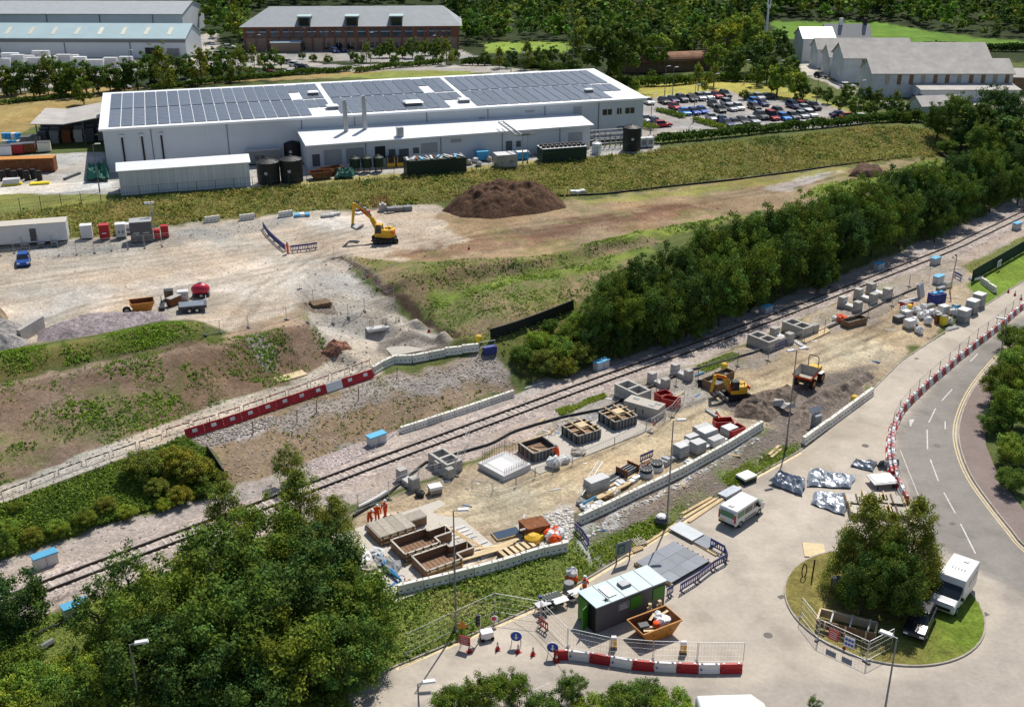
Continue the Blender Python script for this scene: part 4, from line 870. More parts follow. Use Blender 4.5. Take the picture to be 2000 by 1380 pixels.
# right bank and car park surrounds
grove('broadleaf_tree', 'tree', '{} tree from the left in the dark group right of the grass bank', 'trees right of the grass bank', ['n1','m0','n0'], [(1835,232,34),(1870,215,34),(1905,235,42),(1945,215,46),(1965,262,46),(1990,225,44),(1920,275,36),(1880,262,26),(1850,285,20,'b0'),(1985,285,36)])
grove('shrub', 'shrub', '{} shrub from the left between the car park and farm sheds', 'shrubs between car park and farm', ['m4','m1','m0'], [(1618,185,15),(1640,200,16),(1598,178,13),(1655,180,17,'m1'),(1672,205,18),(1690,185,18,'m0'),(1700,210,18),(1715,190,16),(1735,205,18),(1752,195,14,'m2'),(1765,212,16),(1745,222,16),(1560,190,11),(1455,184,13),(1508,165,14),(1770,228,14),(1790,222,13)])
grove('broadleaf_tree', 'tree', '{} tree from the left between rusty barn and farm lane', 'trees between barn and farm', ['m1','m3','m0'], [(1190,95,62,'m0'),(1238,92,40,'m1'),(1285,95,34,'m3'),(1330,85,30,'m1'),(1420,75,42,'m3'),(1455,58,38,'m3'),(1400,110,26),(1440,118,30),(1475,105,28),(1500,130,26),(1520,75,22,'m0'),(1535,100,20,'m0'),(1520,150,28),(1555,158,26),(1545,128,22),(1480,145,20),(1365,150,18,'m2'),(1395,145,15,'m2'),(1275,150,14,'m1'),(1200,150,17),(1222,160,14),(1240,165,13),(1490,85,26),(1570,175,15)])
grove('broadleaf_tree', 'tree', '{} tree from the left in the planting beyond the solar roof', 'trees beyond the solar roof', ['m1','m2','m4'], [(948,112,13),(975,110,14),(1000,108,15),(1030,105,18),(1055,108,18,'m1'),(1080,105,16,'m1'),(1105,112,16,'m4'),(1035,122,13,'m4'),(1085,132,16,'m4'),(990,125,11,'m4'),(1120,130,18,'m0'),(1065,125,14,'m4')])
grove('young_tree', 'tree', '{} tree from the left in front of the brick office', 'trees in front of the brick office', ['m1','m2','m4'], [(495,108,15),(515,112,16),(535,108,15),(548,118,12,'m3'),(475,112,14),(590,108,9,'m4'),(612,112,10,'m4'),(640,115,11,'m4'),(690,108,13),(715,100,13,'m2'),(740,100,16),(760,92,17),(785,100,16),(805,92,18),(830,92,20),(852,95,20),(872,98,17),(888,105,14,'m4'),(700,118,11,'m4'),(770,115,13,'m4'),(820,115,13,'m4')])
grove('roadside_tree', 'tree', '{} tree from the left in the roadside belt before the warehouses', 'roadside belt before the warehouses', ['m1','m2','m1','m0'], [(a, b, c*1.22, *d) for a, b, c, *d in [(8,155,22),(35,148,24),(60,150,26),(88,145,22),(112,145,26),(140,150,26),(165,148,24),(160,175,20,'m1'),(188,150,22),(212,150,20),(240,148,22),(265,142,24),(290,132,24),(315,128,24),(340,132,22),(365,130,20),(390,125,20),(412,122,22),(440,118,20),(465,122,18),(20,172,16,'m4'),(75,172,16,'m4'),(120,172,16,'m4'),(230,162,14,'m4'),(330,145,13,'m4'),(425,140,12,'m4'),(490,138,12,'m4'),(525,132,12,'m4')]])
# hedges
def hedge(name, label, px, w, h, per=60, leaf=.28, green='mid', cat='hedge', group=None):
    line = dens([tuple(g(u, v))[:2] for u, v in px], 1.0); p = np.array(line); L = len(p); n = L*per; rng = np.random.default_rng(len(name)+L)
    i = rng.integers(0, L, n); cx = p[i]+rng.normal(0, w*.30, (n,2)); hh = h*(.75+.5*vnoise(cx[:,0], cx[:,1], 3)); z = Z(cx[:,0], cx[:,1])+hh*rng.uniform(.05,1,n)**.6
    C = np.c_[cx, z]; N = np.c_[rng.normal(0,1,(n,2)), np.full(n, .6)]; col = np.array(GREEN[green])*(rng.uniform(.7,1.3,n)*(.8+.4*vnoise(cx[:,0],cx[:,1],2)))[:,None]
    V, F, c = leafquads(C, N, leaf*rng.uniform(.6,1.3,n), col, rng); o0 = np.array([*p[L//2], 0.0]); o0[2] = zz(*p[L//2]); V -= o0
    o = npmesh(name, V, F, LEAF, c); o.location = o0; return tag(o, label, cat, group)
hedge('hedge', 'long clipped hedge between car park and grass bank', [(1285,280),(1400,270),(1550,255),(1640,246),(1700,240),(1790,235),(1830,250)], 1.8, 1.9, 130)
hedge('hedge', 'low hedge strip in car park beside bright blue cars', [(1288,218),(1332,230)], 1.6, .8, 130, .22, 'light')
hedge('hedge', 'low hedge strip in car park, lower right one', [(1360,237),(1410,250)], 1.6, .8, 130, .22, 'light')
hedge('hedge', 'short hedge block at the car park corner beside factory wall', [(1257,250),(1272,254)], 1.8, 1.1, 130, .22, 'light')
hedge('hedge', 'dark clipped roadside hedge left of the office entrance', [(300,175),(400,165),(480,155),(560,148),(640,142),(682,139)], 1.6, 1.3, 90, .3)
hedge('hedge', 'dark clipped roadside hedge right of the office entrance', [(698,142),(760,134),(860,126)], 1.6, 1.5, 90, .3)
hedge('hedge', 'patchy low hedge by the road left of factory', [(0,205),(40,200),(60,198),(85,196),(110,193),(135,190)], 1.4, .9, 60, .3)
hedge('hedge', 'hedge between rusty barn and yellow lawn', [(1195,172),(1300,168),(1400,158),(1480,160)], 2.0, 2.2, 110, .35)
hedge('hedge', 'hedge line along the lane beyond the solar roof', [(905,128),(1000,128),(1120,140)], 1.8, 1.8, 100, .35, 'dark')
hedge('hedge', 'thin hedge at the edge of the bright green field', [(1690,92),(1760,98),(1850,98),(1960,100),(2040,102)], 2.0, 2.2, 80, .4, 'dark')
# woodland on the far slopes
WOOD = W2([(-260,16),(395,19),(408,78),(470,92),(476,45),(520,12),(868,12),(905,62),(912,86),(1110,80),(1125,108),(1240,105),(1400,100),(1480,62),(1498,36),(1600,39),(1700,38),(1800,52),(1900,66),(1970,74),(2200,86)])
WOOD += [(420,520),(380,760),(-380,760),(-330,560)]
rng = np.random.default_rng(5)
low = []
for k in range(6): low.append(crown(100+k, 3.4, [8.5,7.5,9.5,10,7,8][k], 16, 190, .52, ['dark','mid','mid','olive','dark','light'][k], 'cone' if k in (2,3) else 'broad', .5))
wx = rng.uniform(-330, 330, 9000); wy = 285+(rng.random(9000)**1.25)*440
ok = inpoly(wx, wy, WOOD) & (np.abs(wx) < wy*.52+25); wx, wy = wx[ok], wy[ok]
keep = []; cell = {}
for i in range(len(wx)):
    d = 4.2 if wy[i] < 420 else 6.0
    kx, ky = int(wx[i]//6), int(wy[i]//6)
    if all((wx[i]-wx[j])**2+(wy[i]-wy[j])**2 > d*d for a in (-1,0,1) for b in (-1,0,1) for j in cell.get((kx+a,ky+b), ())):
        cell.setdefault((kx,ky), []).append(i); keep.append(i)
keep = keep[:2900]; wx, wy = wx[keep], wy[keep]; wz = Z(wx, wy)
Vs, Fs, Cs = [], [], []; n0 = 0
for i in range(len(wx)):
    V, F, c = low[rng.integers(0, 6)]; s = rng.uniform(.75,1.3)*(1.0+.25*vnoise(wx[i],wy[i],40)+(.35 if wy[i] > 430 else 0)); a = rng.uniform(0,6.28); ca, sa = math.cos(a), math.sin(a)
    Vs.append(np.c_[V[:,0]*ca-V[:,1]*sa, V[:,0]*sa+V[:,1]*ca, V[:,2]]*s*np.array([1.15,1.15,1])+np.array([wx[i],wy[i],wz[i]-.5])); Fs.append(F+n0); n0 += len(V)
    Cs.append(c*rng.uniform(.6,1.2)*np.array([.78+rng.uniform(-.1,.18),1,1.1]))
tag(npmesh('woodland', np.vstack(Vs), np.vstack(Fs), LEAF, np.vstack(Cs)), 'dark green woodland covering the slopes behind the buildings', 'woodland', kind='stuff')
# weeds, rough grass and bramble on the banks
ZP = {z[0]: z[3] for z in ZN}
def tufts(name, label, cat, zones, n, size, hgt, cols, thr=0.0, ns=6.0, seed=1, q=4):
    rng = np.random.default_rng(seed); P_ = []
    for zn in zones:
        pa = np.array(ZP[zn]); lo, hi = pa.min(0), pa.max(0); x = rng.uniform(lo[0],hi[0],n*4); y = rng.uniform(lo[1],hi[1],n*4)
        k = inpoly(x, y, ZP[zn]) & ~inpoly(x, y, ROAD) & (np.clip((fbm(x+seed*13, y, ns, 4)-thr)*4.5, 0, 1) > rng.random(len(x))*(thr > 0)); P_.append(np.c_[x[k], y[k]][:n])
    p = np.vstack(P_); p = np.repeat(p, q, 0); m = len(p); p = p+rng.normal(0, size*.9, (m,2)); s = size*rng.uniform(.5,1.25,m)*(.6+.8*vnoise(p[:,0],p[:,1],2.0))
    C = np.c_[p, Z(p[:,0],p[:,1])+hgt*rng.uniform(.1,1,m)]; N = np.c_[rng.normal(0,.7,(m,2)), np.full(m, .9)]
    ci = (vnoise(p[:,0]+seed, p[:,1], 4.0)*len(cols)*.999+rng.normal(0,.35,m)).clip(0,len(cols)-1).astype(int); col = np.array(cols)[ci]*rng.uniform(.95,1.75,m)[:,None]
    V, F, c = leafquads(C, N, s, col, rng); return tag(npmesh(name, V, F, LEAF, c), label, cat, kind='stuff')
tufts('rough_grass', 'rough grass and bramble on the bank below the factory', 'rough grass', ['bank'], 26000, .17, .42, [(.13,.145,.04),(.23,.19,.07),(.17,.17,.05),(.26,.20,.08),(.105,.125,.036)], 0, 5, 1, 4)
tufts('bramble', 'dark bramble patches on the bank below the factory', 'bramble', ['bank'], 3500, .24, .7, [(.075,.105,.03),(.11,.135,.04)], .50, 7, 9)
tufts('weeds', 'patchy green weeds on the brown embankment', 'weeds', ['slope','slope','slope'], 2600, .10, .16, [(.085,.14,.025),(.13,.19,.035),(.065,.11,.022)], .38, 4, 2, 5)
tufts('weeds', 'thick weeds on the green berm beside the gravel heaps', 'weeds', ['berm'], 5200, .11, .22, [(.085,.14,.025),(.14,.20,.035),(.065,.105,.022)], .34, 4, 3)
tufts('weeds', 'weeds on the earth slopes right of the cut ramp', 'weeds', ['slopeR','slopeRg','dirtgreen2','grassstrip'], 2600, .11, .15, [(.12,.16,.035),(.18,.22,.045),(.085,.12,.03)], .36, 4, 4)
tufts('rough_grass', 'long grass on the verge by the lamp post in front', 'grass', ['grassfront'], 20000, .10, .28, [(.13,.18,.035),(.19,.21,.06),(.09,.14,.026),(.24,.215,.09)], 0, 4, 5, 3)
tufts('weeds', 'dense bank vegetation below the haul road', 'weeds', ['lowveg','lowveg','bankslope'], 8000, .15, .5, [(.10,.14,.03),(.16,.195,.04),(.075,.115,.025),(.22,.21,.06)], .12, 4, 6)
tufts('weeds', 'verge weeds along the kerb of the site', 'weeds', ['vergegrass','vergegrass2','sitegrass','sitegrass2','vegR'], 1300, .08, .16, [(.11,.165,.03),(.17,.20,.05)], .25, 3, 7)
# ------------------------------------------------------------------ barriers, fences, posts
def linepts(px, n=None, L=None):
    """resample a photo polyline on the land into n equal steps (or steps of L metres)"""
    q = [g(u, v) for u, v in px]; w = np.array([tuple(a) for a in q]); d = np.r_[0, np.cumsum(np.hypot(*np.diff(w[:,:2], axis=0).T))]
    if n is None: n = max(1, int(round(d[-1]/L)))
    s = np.linspace(0, d[-1], n+1); return [Vector((np.interp(t, d, w[:,0]), np.interp(t, d, w[:,1]), np.interp(t, d, w[:,2]))) for t in s]
def gz_(x, y): return 0.0 if inpoly(np.array([x]), np.array([y]), ROAD)[0] else zz(x, y)
def water_barrier(label, a, b, group, h=.95, w=.62, m='white_plastic'):
    c = (a+b)/2; L = math.hypot(b.x-a.x, b.y-a.y); t = thing('water_barrier', label, 'barrier', (c.x,c.y,min(gz_(c.x,c.y),c.z)), math.atan2(b.y-a.y, b.x-a.x), group); h2 = L/2-.025
    B().prof([(-w/2,0),(w/2,0),(w/2,h*.28),(w*.34,h*.40),(w*.30,h),(-w*.30,h),(-w*.34,h*.40),(-w/2,h*.28)], -h2, h2).build('body', m, t, bevel=.05)
    for k in range(4):
        x = -h2+(k+.5)*2*h2/4
        B().box(x,-w*.36,h*.30,L*.07,w*.12,h*.14).build('fork_slot', 'dark_grey', t)
    for x in (-h2*.55, h2*.55): B().cyl((x,0,h-.01),(x,0,h+.05),.09,n=8).build('filler_cap', 'concrete', t)
def barrier_row(px, n, fmt, group, **k):
    q = linepts(px, n)
    for i in range(n): water_barrier(fmt.format(ORD[i]), q[i], q[i+1], group, **k)
barrier_row([(776,1160),(900,1130),(985,1108),(1050,1086),(1108,1074)], 7, '{} white water barrier from left in the row before the timber forms', 'white barriers before the timber forms')
barrier_row([(1130,1022),(1180,1000),(1233,974),(1330,928),(1420,878),(1488,836)], 12, '{} white water barrier from left in the long row beside the block stacks', 'white barriers beside the block stacks')
barrier_row([(1568,868),(1632,822),(1703,770)], 6, '{} white water barrier from left at the road edge near dumper', 'white barriers at the road edge')
barrier_row([(782,846),(900,808),(1003,773)], 9, '{} cream water barrier from left along the far side of the track', 'cream barriers along the track', h=.8)
barrier_row([(728,731),(765,708),(800,709),(870,694),(935,684)], 7, '{} white water barrier from left on the edge below the pit', 'white barriers below the pit', h=1.0)
for i, (u, v, du, dv) in enumerate([(415,433,15,-2),(483,429,15,-2),(558,423,14,-2),(405,434,-6,1)][:3]):
    water_barrier(['cream water barrier at yard edge, left of three','cream water barrier at yard edge, middle of three','cream water barrier at yard edge beside blue and white heap'][i], g(u-du,v-dv), g(u+du,v+dv), 'cream barriers at the yard edge')
water_barrier('white water barrier lying on the green verge, upper one', g(1916,552), g(1930,562), 'barriers on the verge'); water_barrier('white water barrier on the green verge, lower one', g(1930,562), g(1944,573), 'barriers on the verge')
# red panels by the haul road
q = linepts([(362,856),(450,829),(560,791),(650,762),(728,736)], 11)
for i in range(11):
    a, b = q[i], q[i+1]; c = (a+b)/2; L = math.hypot(b.x-a.x,b.y-a.y); white = i == 8
    t = thing('panel_barrier', f'{"white" if white else "dark red"} board barrier beside the haul road, {ORD[i]} from left', 'barrier', c, math.atan2(b.y-a.y,b.x-a.x), 'board barriers beside the haul road')
    B().prof([(-.30,.08),(-.22,.08),(.12,1.0),(.04,1.0)], -L/2+.02, L/2-.02).build('board', 'white_paint' if white else 'red_plastic', t)
    if not white: B().prof([(-.17,.48),(-.155,.48),(-.05,.80),(-.065,.80)], -.27, .27).build('sticker', 'white_paint', t)
    B().box(0,.05,-.05,L*.96,.5,.15).build('base', 'sign_red' if not white else 'mid_grey', t)
    for x in (-L*.4,L*.4): B().beam((x,.06,.95),(x,.62,.05),.06,.06).build('leg', 'dark_metal', t)
q = linepts([(0,990),(180,922),(355,860)], 9)
for i in range(9):
    a, b = q[i], q[i+1]; c = (a+b)/2; L = math.hypot(b.x-a.x,b.y-a.y)
    t = thing('panel_barrier', f'pale dusty board barrier lining the haul road, {ORD[i]} from left edge', 'barrier', c, math.atan2(b.y-a.y,b.x-a.x), 'dusty board barriers lining the haul road')
    B().prof([(-.3,0),(.3,0),(.12,.4),(-.12,.4)], -L/2+.03, L/2-.03).build('board', 'weathered', t); B().box(0,-.25,.02,L*.9,.16,.28).build('base', 'black', t)
for px, n, fm in [([(0,973),(160,912),(320,858)], 6, 'left'), ([(322,850),(450,812),(590,762),(725,712)], 9, 'right')]:
    q = linepts(px, n)
    for i in range(n):
        a, b = q[i], q[i+1]; L = math.hypot(b.x-a.x,b.y-a.y); c = (a+b)/2
        t = thing('plank_rail', f'low striped plank rail on the haul road, {fm} stretch, {ORD[i]} from left', 'barrier', c, math.atan2(b.y-a.y,b.x-a.x), 'striped plank rails on the haul road')
        B().box(0,0,.62,L*.9,.06,.11).build('plank', 'concrete', t)
        for k in range(3): B().box(-L*.3+k*L*.3,-.035,.615,L*.17,.03,.13).build('stripe', 'red_plastic' if fm == 'right' else 'black', t)
        for x in (-L*.42,L*.42): B().box(x,0,-.05,.05,.05,.68).build('leg', 'weathered', t)
# red and white road barriers
def rw(label, a, b, red, group, h=.55, w=.42):
    c = (a+b)/2; L = math.hypot(b.x-a.x,b.y-a.y); t = thing('road_barrier', label, 'barrier', (c.x,c.y,0), math.atan2(b.y-a.y,b.x-a.x), group)
    B().prof([(-w/2,0),(w/2,0),(w/2,h*.3),(w*.3,h*.45),(w*.26,h),(-w*.26,h),(-w*.3,h*.45),(-w/2,h*.3)], -L/2+.015, L/2-.015).build('body', 'red_plastic' if red else 'white_paint', t, bevel=.03)
    for x in (-L*.33,L*.33): B().box(x,0,h-.02,.16,w*.34,.07).build('cap', 'white_paint' if red else 'mid_grey', t)
    B().box(-L*.38,-w*.5,h*.42,.12,.05,.14).build('lug', 'blue_plastic' if not red else 'dark_grey', t)
fb = [(1081,1286),(1110,1286),(1151,1291),(1192,1298),(1234,1305),(1277,1309),(1320,1311),(1363,1313),(1405,1313),(1449,1312)]
for i in range(len(fb)-1): rw(f'{"red" if i%2==0 else "white"} plastic barrier in the front row by the skip, {ORD[i]} from left', Vector(P(fb[i][0],fb[i][1]-1)), Vector(P(fb[i+1][0],fb[i+1][1]-1)), i % 2 == 0, 'red and white barriers by the skip', .8, .45)
path = [(1771,984),(1752,946),(1745,913),(1742,884),(1742,855),(1748,832),(1759,809),(1775,789),(1796,770),(1814,751),(1835,735),(1854,719),(1871,703),(1890,689),(1907,674),(1925,661),(1943,647),(1959,635),(1974,620),(1990,607),(2012,590)]
q = linepts(path, L=1.3)
for i in range(len(q)-1): rw(f'{"red" if i%2==0 else "white"} block of the curved road barrier, {ORD[i]} from its lower end', q[i], q[i+1], i % 2 == 0, 'curved red and white road barrier', .85, .6)
q = linepts([(1741,934),(1735,900),(1735,866),(1741,838)], L=1.3)
for i in range(len(q)-1): rw(f'{"red" if i%2==0 else "white"} block in the short doubled stretch of the road barrier, {ORD[i]} from below', q[i], q[i+1], i % 2 == 0, 'doubled stretch of the road barrier', .85, .6)
# mesh fence panels
_hm = {}
def heras(label, a, b, group, h=2.0, bars=14, m='galv', name='mesh_fence_panel', feet=True):
    c = (a+b)/2; L = math.hypot(b.x-a.x,b.y-a.y); t = thing(name, label, 'fence panel', a, math.atan2(b.y-a.y,b.x-a.x), group); dz = b.z-a.z; r = .024
    f = B(); f.tube([(.05,0,.08),(.05,0,h),(L-.05,0,h+dz),(L-.05,0,.08+dz)], r); f.cyl((.05,0,.2),(L-.05,0,.2+dz),r*.8,n=6)
    f.build('frame', m, t)
    w = B()
    for k in range(1, bars): x = L*k/bars; w.beam((x,0,.2+dz*x/L),(x,0,h+dz*x/L),.008,.008)
    for zf in (.35,.62,.85): w.beam((.05,0,h*zf),(L-.05,0,h*zf+dz),.008,.008)
    w.build('wire_mesh', m, t)
    if feet: B().box(0,0,-.02,.24,.66,.14).build('foot', 'dark_grey', t)
def fence_line(px, fmt, group, h=2.0, **k):
    for i in range(len(px)-1): heras(fmt.format(ORD[i]), g(*px[i]), g(*px[i+1]), group, h, **k)
fence_line([(795,1278),(891,1232),(966,1197),(1056,1213),(1108,1266),(1190,1285),(1275,1292),(1361,1295),(1452,1295)], '{} mesh panel from left in the fence round the cabin', 'mesh panels round the cabin')
fence_line([(1562,1205),(1597,1249),(1692,1293),(1741,1267)], '{} mesh panel from left on the turning circle', 'mesh panels on the turning circle')
fence_line([(921,957),(962,963),(1008,950),(1045,933),(1082,921),(1118,908),(1200,872),(1262,838),(1300,822)], '{} low steel barrier from left round the concrete slab', 'low steel barriers round the slab', 1.15, bars=22, m='steel_grey', name='steel_barrier', feet=False)
fence_line([(645,1030),(700,1000),(760,975),(818,950),(890,930),(918,862)], '{} mesh panel from left between the track and concrete blocks', 'mesh panels beside the track')
fence_line([(1270,845),(1312,815),(1336,785)], '{} mesh panel from left by the red tubs', 'mesh panels by the red tubs', 1.6)
fence_line([(1225,782),(1282,768),(1320,755),(1363,745),(1440,715),(1500,705),(1570,670),(1610,650),(1695,620),(1742,598),(1775,560),(1815,545)], '{} mesh panel from left along the precast blocks', 'mesh panels along the precast blocks', 1.9, bars=10, m='steel_grey')
fence_line([(115,500),(150,498),(185,495),(218,490),(250,487),(283,485),(317,482),(380,472)], '{} mesh panel from left in front of the yard cabins', 'mesh panels before the yard cabins')
fence_line([(585,565),(612,590),(645,600)], '{} mesh panel from left on the ramp edge', 'mesh panels on ramp edge', 1.8)
fence_line([(652,505),(685,525),(712,545),(738,562),(760,575)], '{} mesh panel from top along the cut', 'mesh panels along the cut', 1.8)
fence_line([(600,630),(650,632),(680,620),(712,608),(770,590)], '{} mesh panel from left across the ramp', 'mesh panels across the ramp', 1.8)
fence_line([(400,655),(430,650),(485,640),(560,625),(596,612)], '{} mesh panel from left above the weedy slope', 'mesh panels above the weedy slope', 1.6)
fence_line([(0,500),(28,495),(60,492)], '{} mesh panel from left behind the blue car', 'mesh panels behind the blue car')
q = linepts([(1764,985),(1747,940),(1738,905),(1737,860),(1744,832),(1757,808),(1790,772),(1830,736),(1870,700),(1905,670),(1940,645),(1990,600)], L=3.5)
for i in range(len(q)-1): heras(f'mesh panel behind the curved road barrier, {ORD[i]} from lower end', q[i], q[i+1], 'mesh panels behind the curved road barrier', 2.0, bars=8, m='steel_grey')
# palisade gate under the trees, green weldmesh fences
a, b = g(648,1345), g(735,1300); t = thing('palisade_gate', 'grey steel palisade gate beside the road under the trees', 'gate', a, math.atan2(b.y-a.y,b.x-a.x)); L = math.hypot(b.x-a.x,b.y-a.y)
for k in range(18): B().box(.1+k*(L-.2)/17,0,.1,.09,.04,2.3,taper=.9).build('pale', 'galv', t)
for z in (.5,1.9): B().box(L/2,.05,z,L,.05,.08).build('rail', 'galv', t)
mat('fence_green', (.02,.06,.045), .6)
def weldmesh(label, px, L=3.0, h=2.1, group=None, dense=False):
    q = linepts(px, L=L); t = thing('weldmesh_fence', label, 'fence', q[0], 0, group); o = q[0]
    for i, p in enumerate(q): B().box(p.x-o.x,p.y-o.y,gz_(p.x,p.y)-o.z-.2,.08,.08,h+.25).build('post', 'fence_green', t)
    for a, b in zip(q[:-1], q[1:]):
        w = B(); za, zb = gz_(a.x,a.y)-o.z, gz_(b.x,b.y)-o.z
        for k in range(1, 36 if dense else 8): f = k/(36 if dense else 8); w.beam((a.x-o.x+(b.x-a.x)*f,a.y-o.y+(b.y-a.y)*f,za+(zb-za)*f+.1),(a.x-o.x+(b.x-a.x)*f,a.y-o.y+(b.y-a.y)*f,za+(zb-za)*f+h),.03 if dense else .012,.03 if dense else .012)
        for z in (.1,1.1,h): w.beam((a.x-o.x,a.y-o.y,za+z),(b.x-o.x,b.y-o.y,zb+z),.02,.03)
        w.build('mesh_panel', 'fence_green', t)
weldmesh('green weldmesh fence in front of factory sheds', [(0,418),(110,405),(220,392),(400,378),(490,370),(700,354),(900,338),(1060,322),(1250,300)])
weldmesh('dark green security fence at right edge by the railway', [(1897,552),(1925,535),(1960,515),(2000,492),(2060,460)], 2.4, 2.0, dense=True)
# black drainage membranes lining the cuttings
def membrane(label, px, h=.7):
    q = linepts(px, L=2.0); o = q[0]; b = B()
    for a, c in zip(q[:-1], q[1:]): b.beam((a.x-o.x,a.y-o.y,a.z-o.z+h*.3),(c.x-o.x,c.y-o.y,c.z-o.z+h*.3),.14,h)
    solo('membrane_strip', label, 'membrane', b, 'black', o)
membrane('black membrane strip along the foot of grass bank', [(1085,384),(1180,380),(1300,366),(1450,350),(1560,335),(1700,315),(1780,305)], .35)
membrane('black membrane wall on the bank left of the dark trees', [(958,662),(1000,650),(1060,628),(1120,604)], 1.7)
membrane('short black membrane on the bank beside the track shrubs', [(405,888),(418,905),(430,925),(437,935)], 1.6)
membrane('black membrane strip at right end of earthworks', [(1830,300),(1860,315),(1875,322)], .6)
# lamp posts
def lamp(label, u, v, h, arm, dbl=False, base=None):
    p = Vector(base) if base else g(u, v); t = thing('lamp_post', label, 'lamp post', p, 0)
    B().cyl((0,0,-.2),(0,0,1.3),.12,n=10).cyl((0,0,1.3),(0,0,h),.085,.05,n=10).build('column', 'steel_grey', t)
    for s in ((1,-1) if dbl else (1,)):
        d = Vector((math.cos(arm),math.sin(arm),0))*s; k = thing; B().beam((0,0,h-.03),tuple(d*.7+Vector((0,0,h+.05))),.06,.06).build('arm', 'steel_grey', t)
        hd = B().box(0,0,0,.95,.36,.13,taper=.85).build('lamp_head', 'white_paint', t); hd.location = d*.75+Vector((0,0,h)); hd.rotation_euler = (0,0,arm)
    return t
LH = 11.0
lamp('lamp post on the grass verge in front of the timber forms', 891, 1225, LH, .1)
lamp('lamp post at the kerb beside the grey decking', 1302, 1025, LH, .1)
lamp('tall lamp post with double head near the orange dumper', 1535, 875, LH+.4, .4, True)
lamp('lamp post among the trees at the right edge', 1940, 765, 9.2, 2.6)
def lamp_top(label, u, v, h, arm): d = ray(u, v); s = (h-HC)/d[2]; return lamp(label, 0, 0, h, arm, base=(d[0]*s, d[1]*s, 0))
lamp_top('lamp post at bottom right beside the turning circle', 1752, 1245, 9.5, 2.5)
lamp_top('lamp post rising from the foreground clump at lower left', 253, 1258, 9.0, .3)
lamp_top('lamp post at the bottom edge beside the road', 816, 1334, 6.0, .2)
far = [(8,190,9,'left edge'),(52,198,5,'canopy'),(195,375,8,'factory shed corner'),(260,170,9,'warehouse yard'),(507,143,10,'office trees'),(534,95,7,'office left'),(593,100,7,'office porch'),(724,128,9,'office hedge'),(685,95,8,'office middle'),(845,118,7,'office right'),(895,90,9,'office corner'),(1146,142,6,'solar roof end'),(1298,188,7,'car park back left'),(1313,190,7,'car park back middle'),(1453,165,6,'yellow lawn'),(1270,262,8,'factory corner'),(1354,240,8,'car park left'),(1392,205,7,'car park centre'),(1518,185,8,'car park shrubs'),(1594,205,6,'shrubs right'),(1675,220,7,'shrubs far right'),(998,145,6,'lane left'),(1017,148,6,'lane right')]
for u, v, h, w_ in far: lamp(f'slim distant lamp post near {w_}', u, v, h, .3)
ms = g(1494,95); t = thing('phone_mast', 'white telecom mast standing above the trees', 'mast', ms, 0); B().cyl((0,0,-.5),(0,0,13),.45,.3,n=10).build('column', 'white_paint', t)
for a in (0,2.1,4.2): B().box(.55*math.cos(a),.55*math.sin(a),12.2,.3,.2,2.4,rz=a).build('antenna', 'white_paint', t)
py = g(1113,140); t = thing('lattice_pylon', 'thin steel lattice pylon behind the solar roof', 'pylon', py, 0); b = B()
for sx in (-1,1):
    for sy in (-1,1): b.beam((sx*1.2,sy*1.2,0),(sx*.25,sy*.25,24),.07,.07)
for k in range(12):
    z0, z1 = k*2, k*2+2; w0, w1 = 1.2-.079*k, 1.2-.079*(k+1)
    for s in (-1,1): b.beam((-w0,s*w0,z0),(w1,s*w1,z1),.04,.04); b.beam((s*w0,-w0,z0),(s*w1,w1,z1),.04,.04)
b.build('lattice', 'steel_grey', t)
B().beam((-2.4,0,20),(2.4,0,20),.1,.1).beam((-2.0,0,23),(2.0,0,23),.1,.1).build('cross_arm', 'steel_grey', t)
# cones
cb = B().lathe([(.14,.02),(.12,.22)], 10); 
def cone_proto():
    t = thing('traffic_cone', '', 'cone', (0,0,0), 0, 'traffic cones'); B().box(0,0,0,.42,.42,.05).build('base', 'red_plastic', t); B().lathe([(.17,.05),(.10,.38)],10).build('body', 'red_plastic', t); B().lathe([(.10,.38),(.065,.60)],10).build('sleeve', 'white_paint', t); B().lathe([(.065,.60),(.03,.76)],10).build('tip', 'red_plastic', t); return t
c0 = None
for u, v, lab in [(972,1268,'traffic cone on the road between red board and blue arrow'),(1041,1278,'traffic cone on the road between the two blue arrows'),(1012,1273,'traffic cone at the foot of the left blue arrow'),(1087,1291,'traffic cone at foot of right blue arrow'),(917,1272,'traffic cone at the foot of the red board'),(791,1142,'traffic cone by the blue stacked barriers'),(1278,828,'slim cone by the precast concrete block'),(916,487,'cone on the reddish earth right of big excavator'),(718,542,'cone beside the cut ramp'),(838,648,'cone at the pit corner'),(1969,571,'cone on the road at right, left one'),(1982,577,'cone on the road at right, middle one'),(1994,585,'cone on the road at right, right one'),(498,424,'cone at the yard edge'),(1648,1268,'cone inside the turning circle fence'),(1930,560,'orange post beside white barriers on the verge')]:
    p = g(u, v)
    if c0 is None: c0 = cone_proto(); c0.location = p; c0['label'] = lab
    else: dup(c0, p, random.uniform(0,1.5), lab)
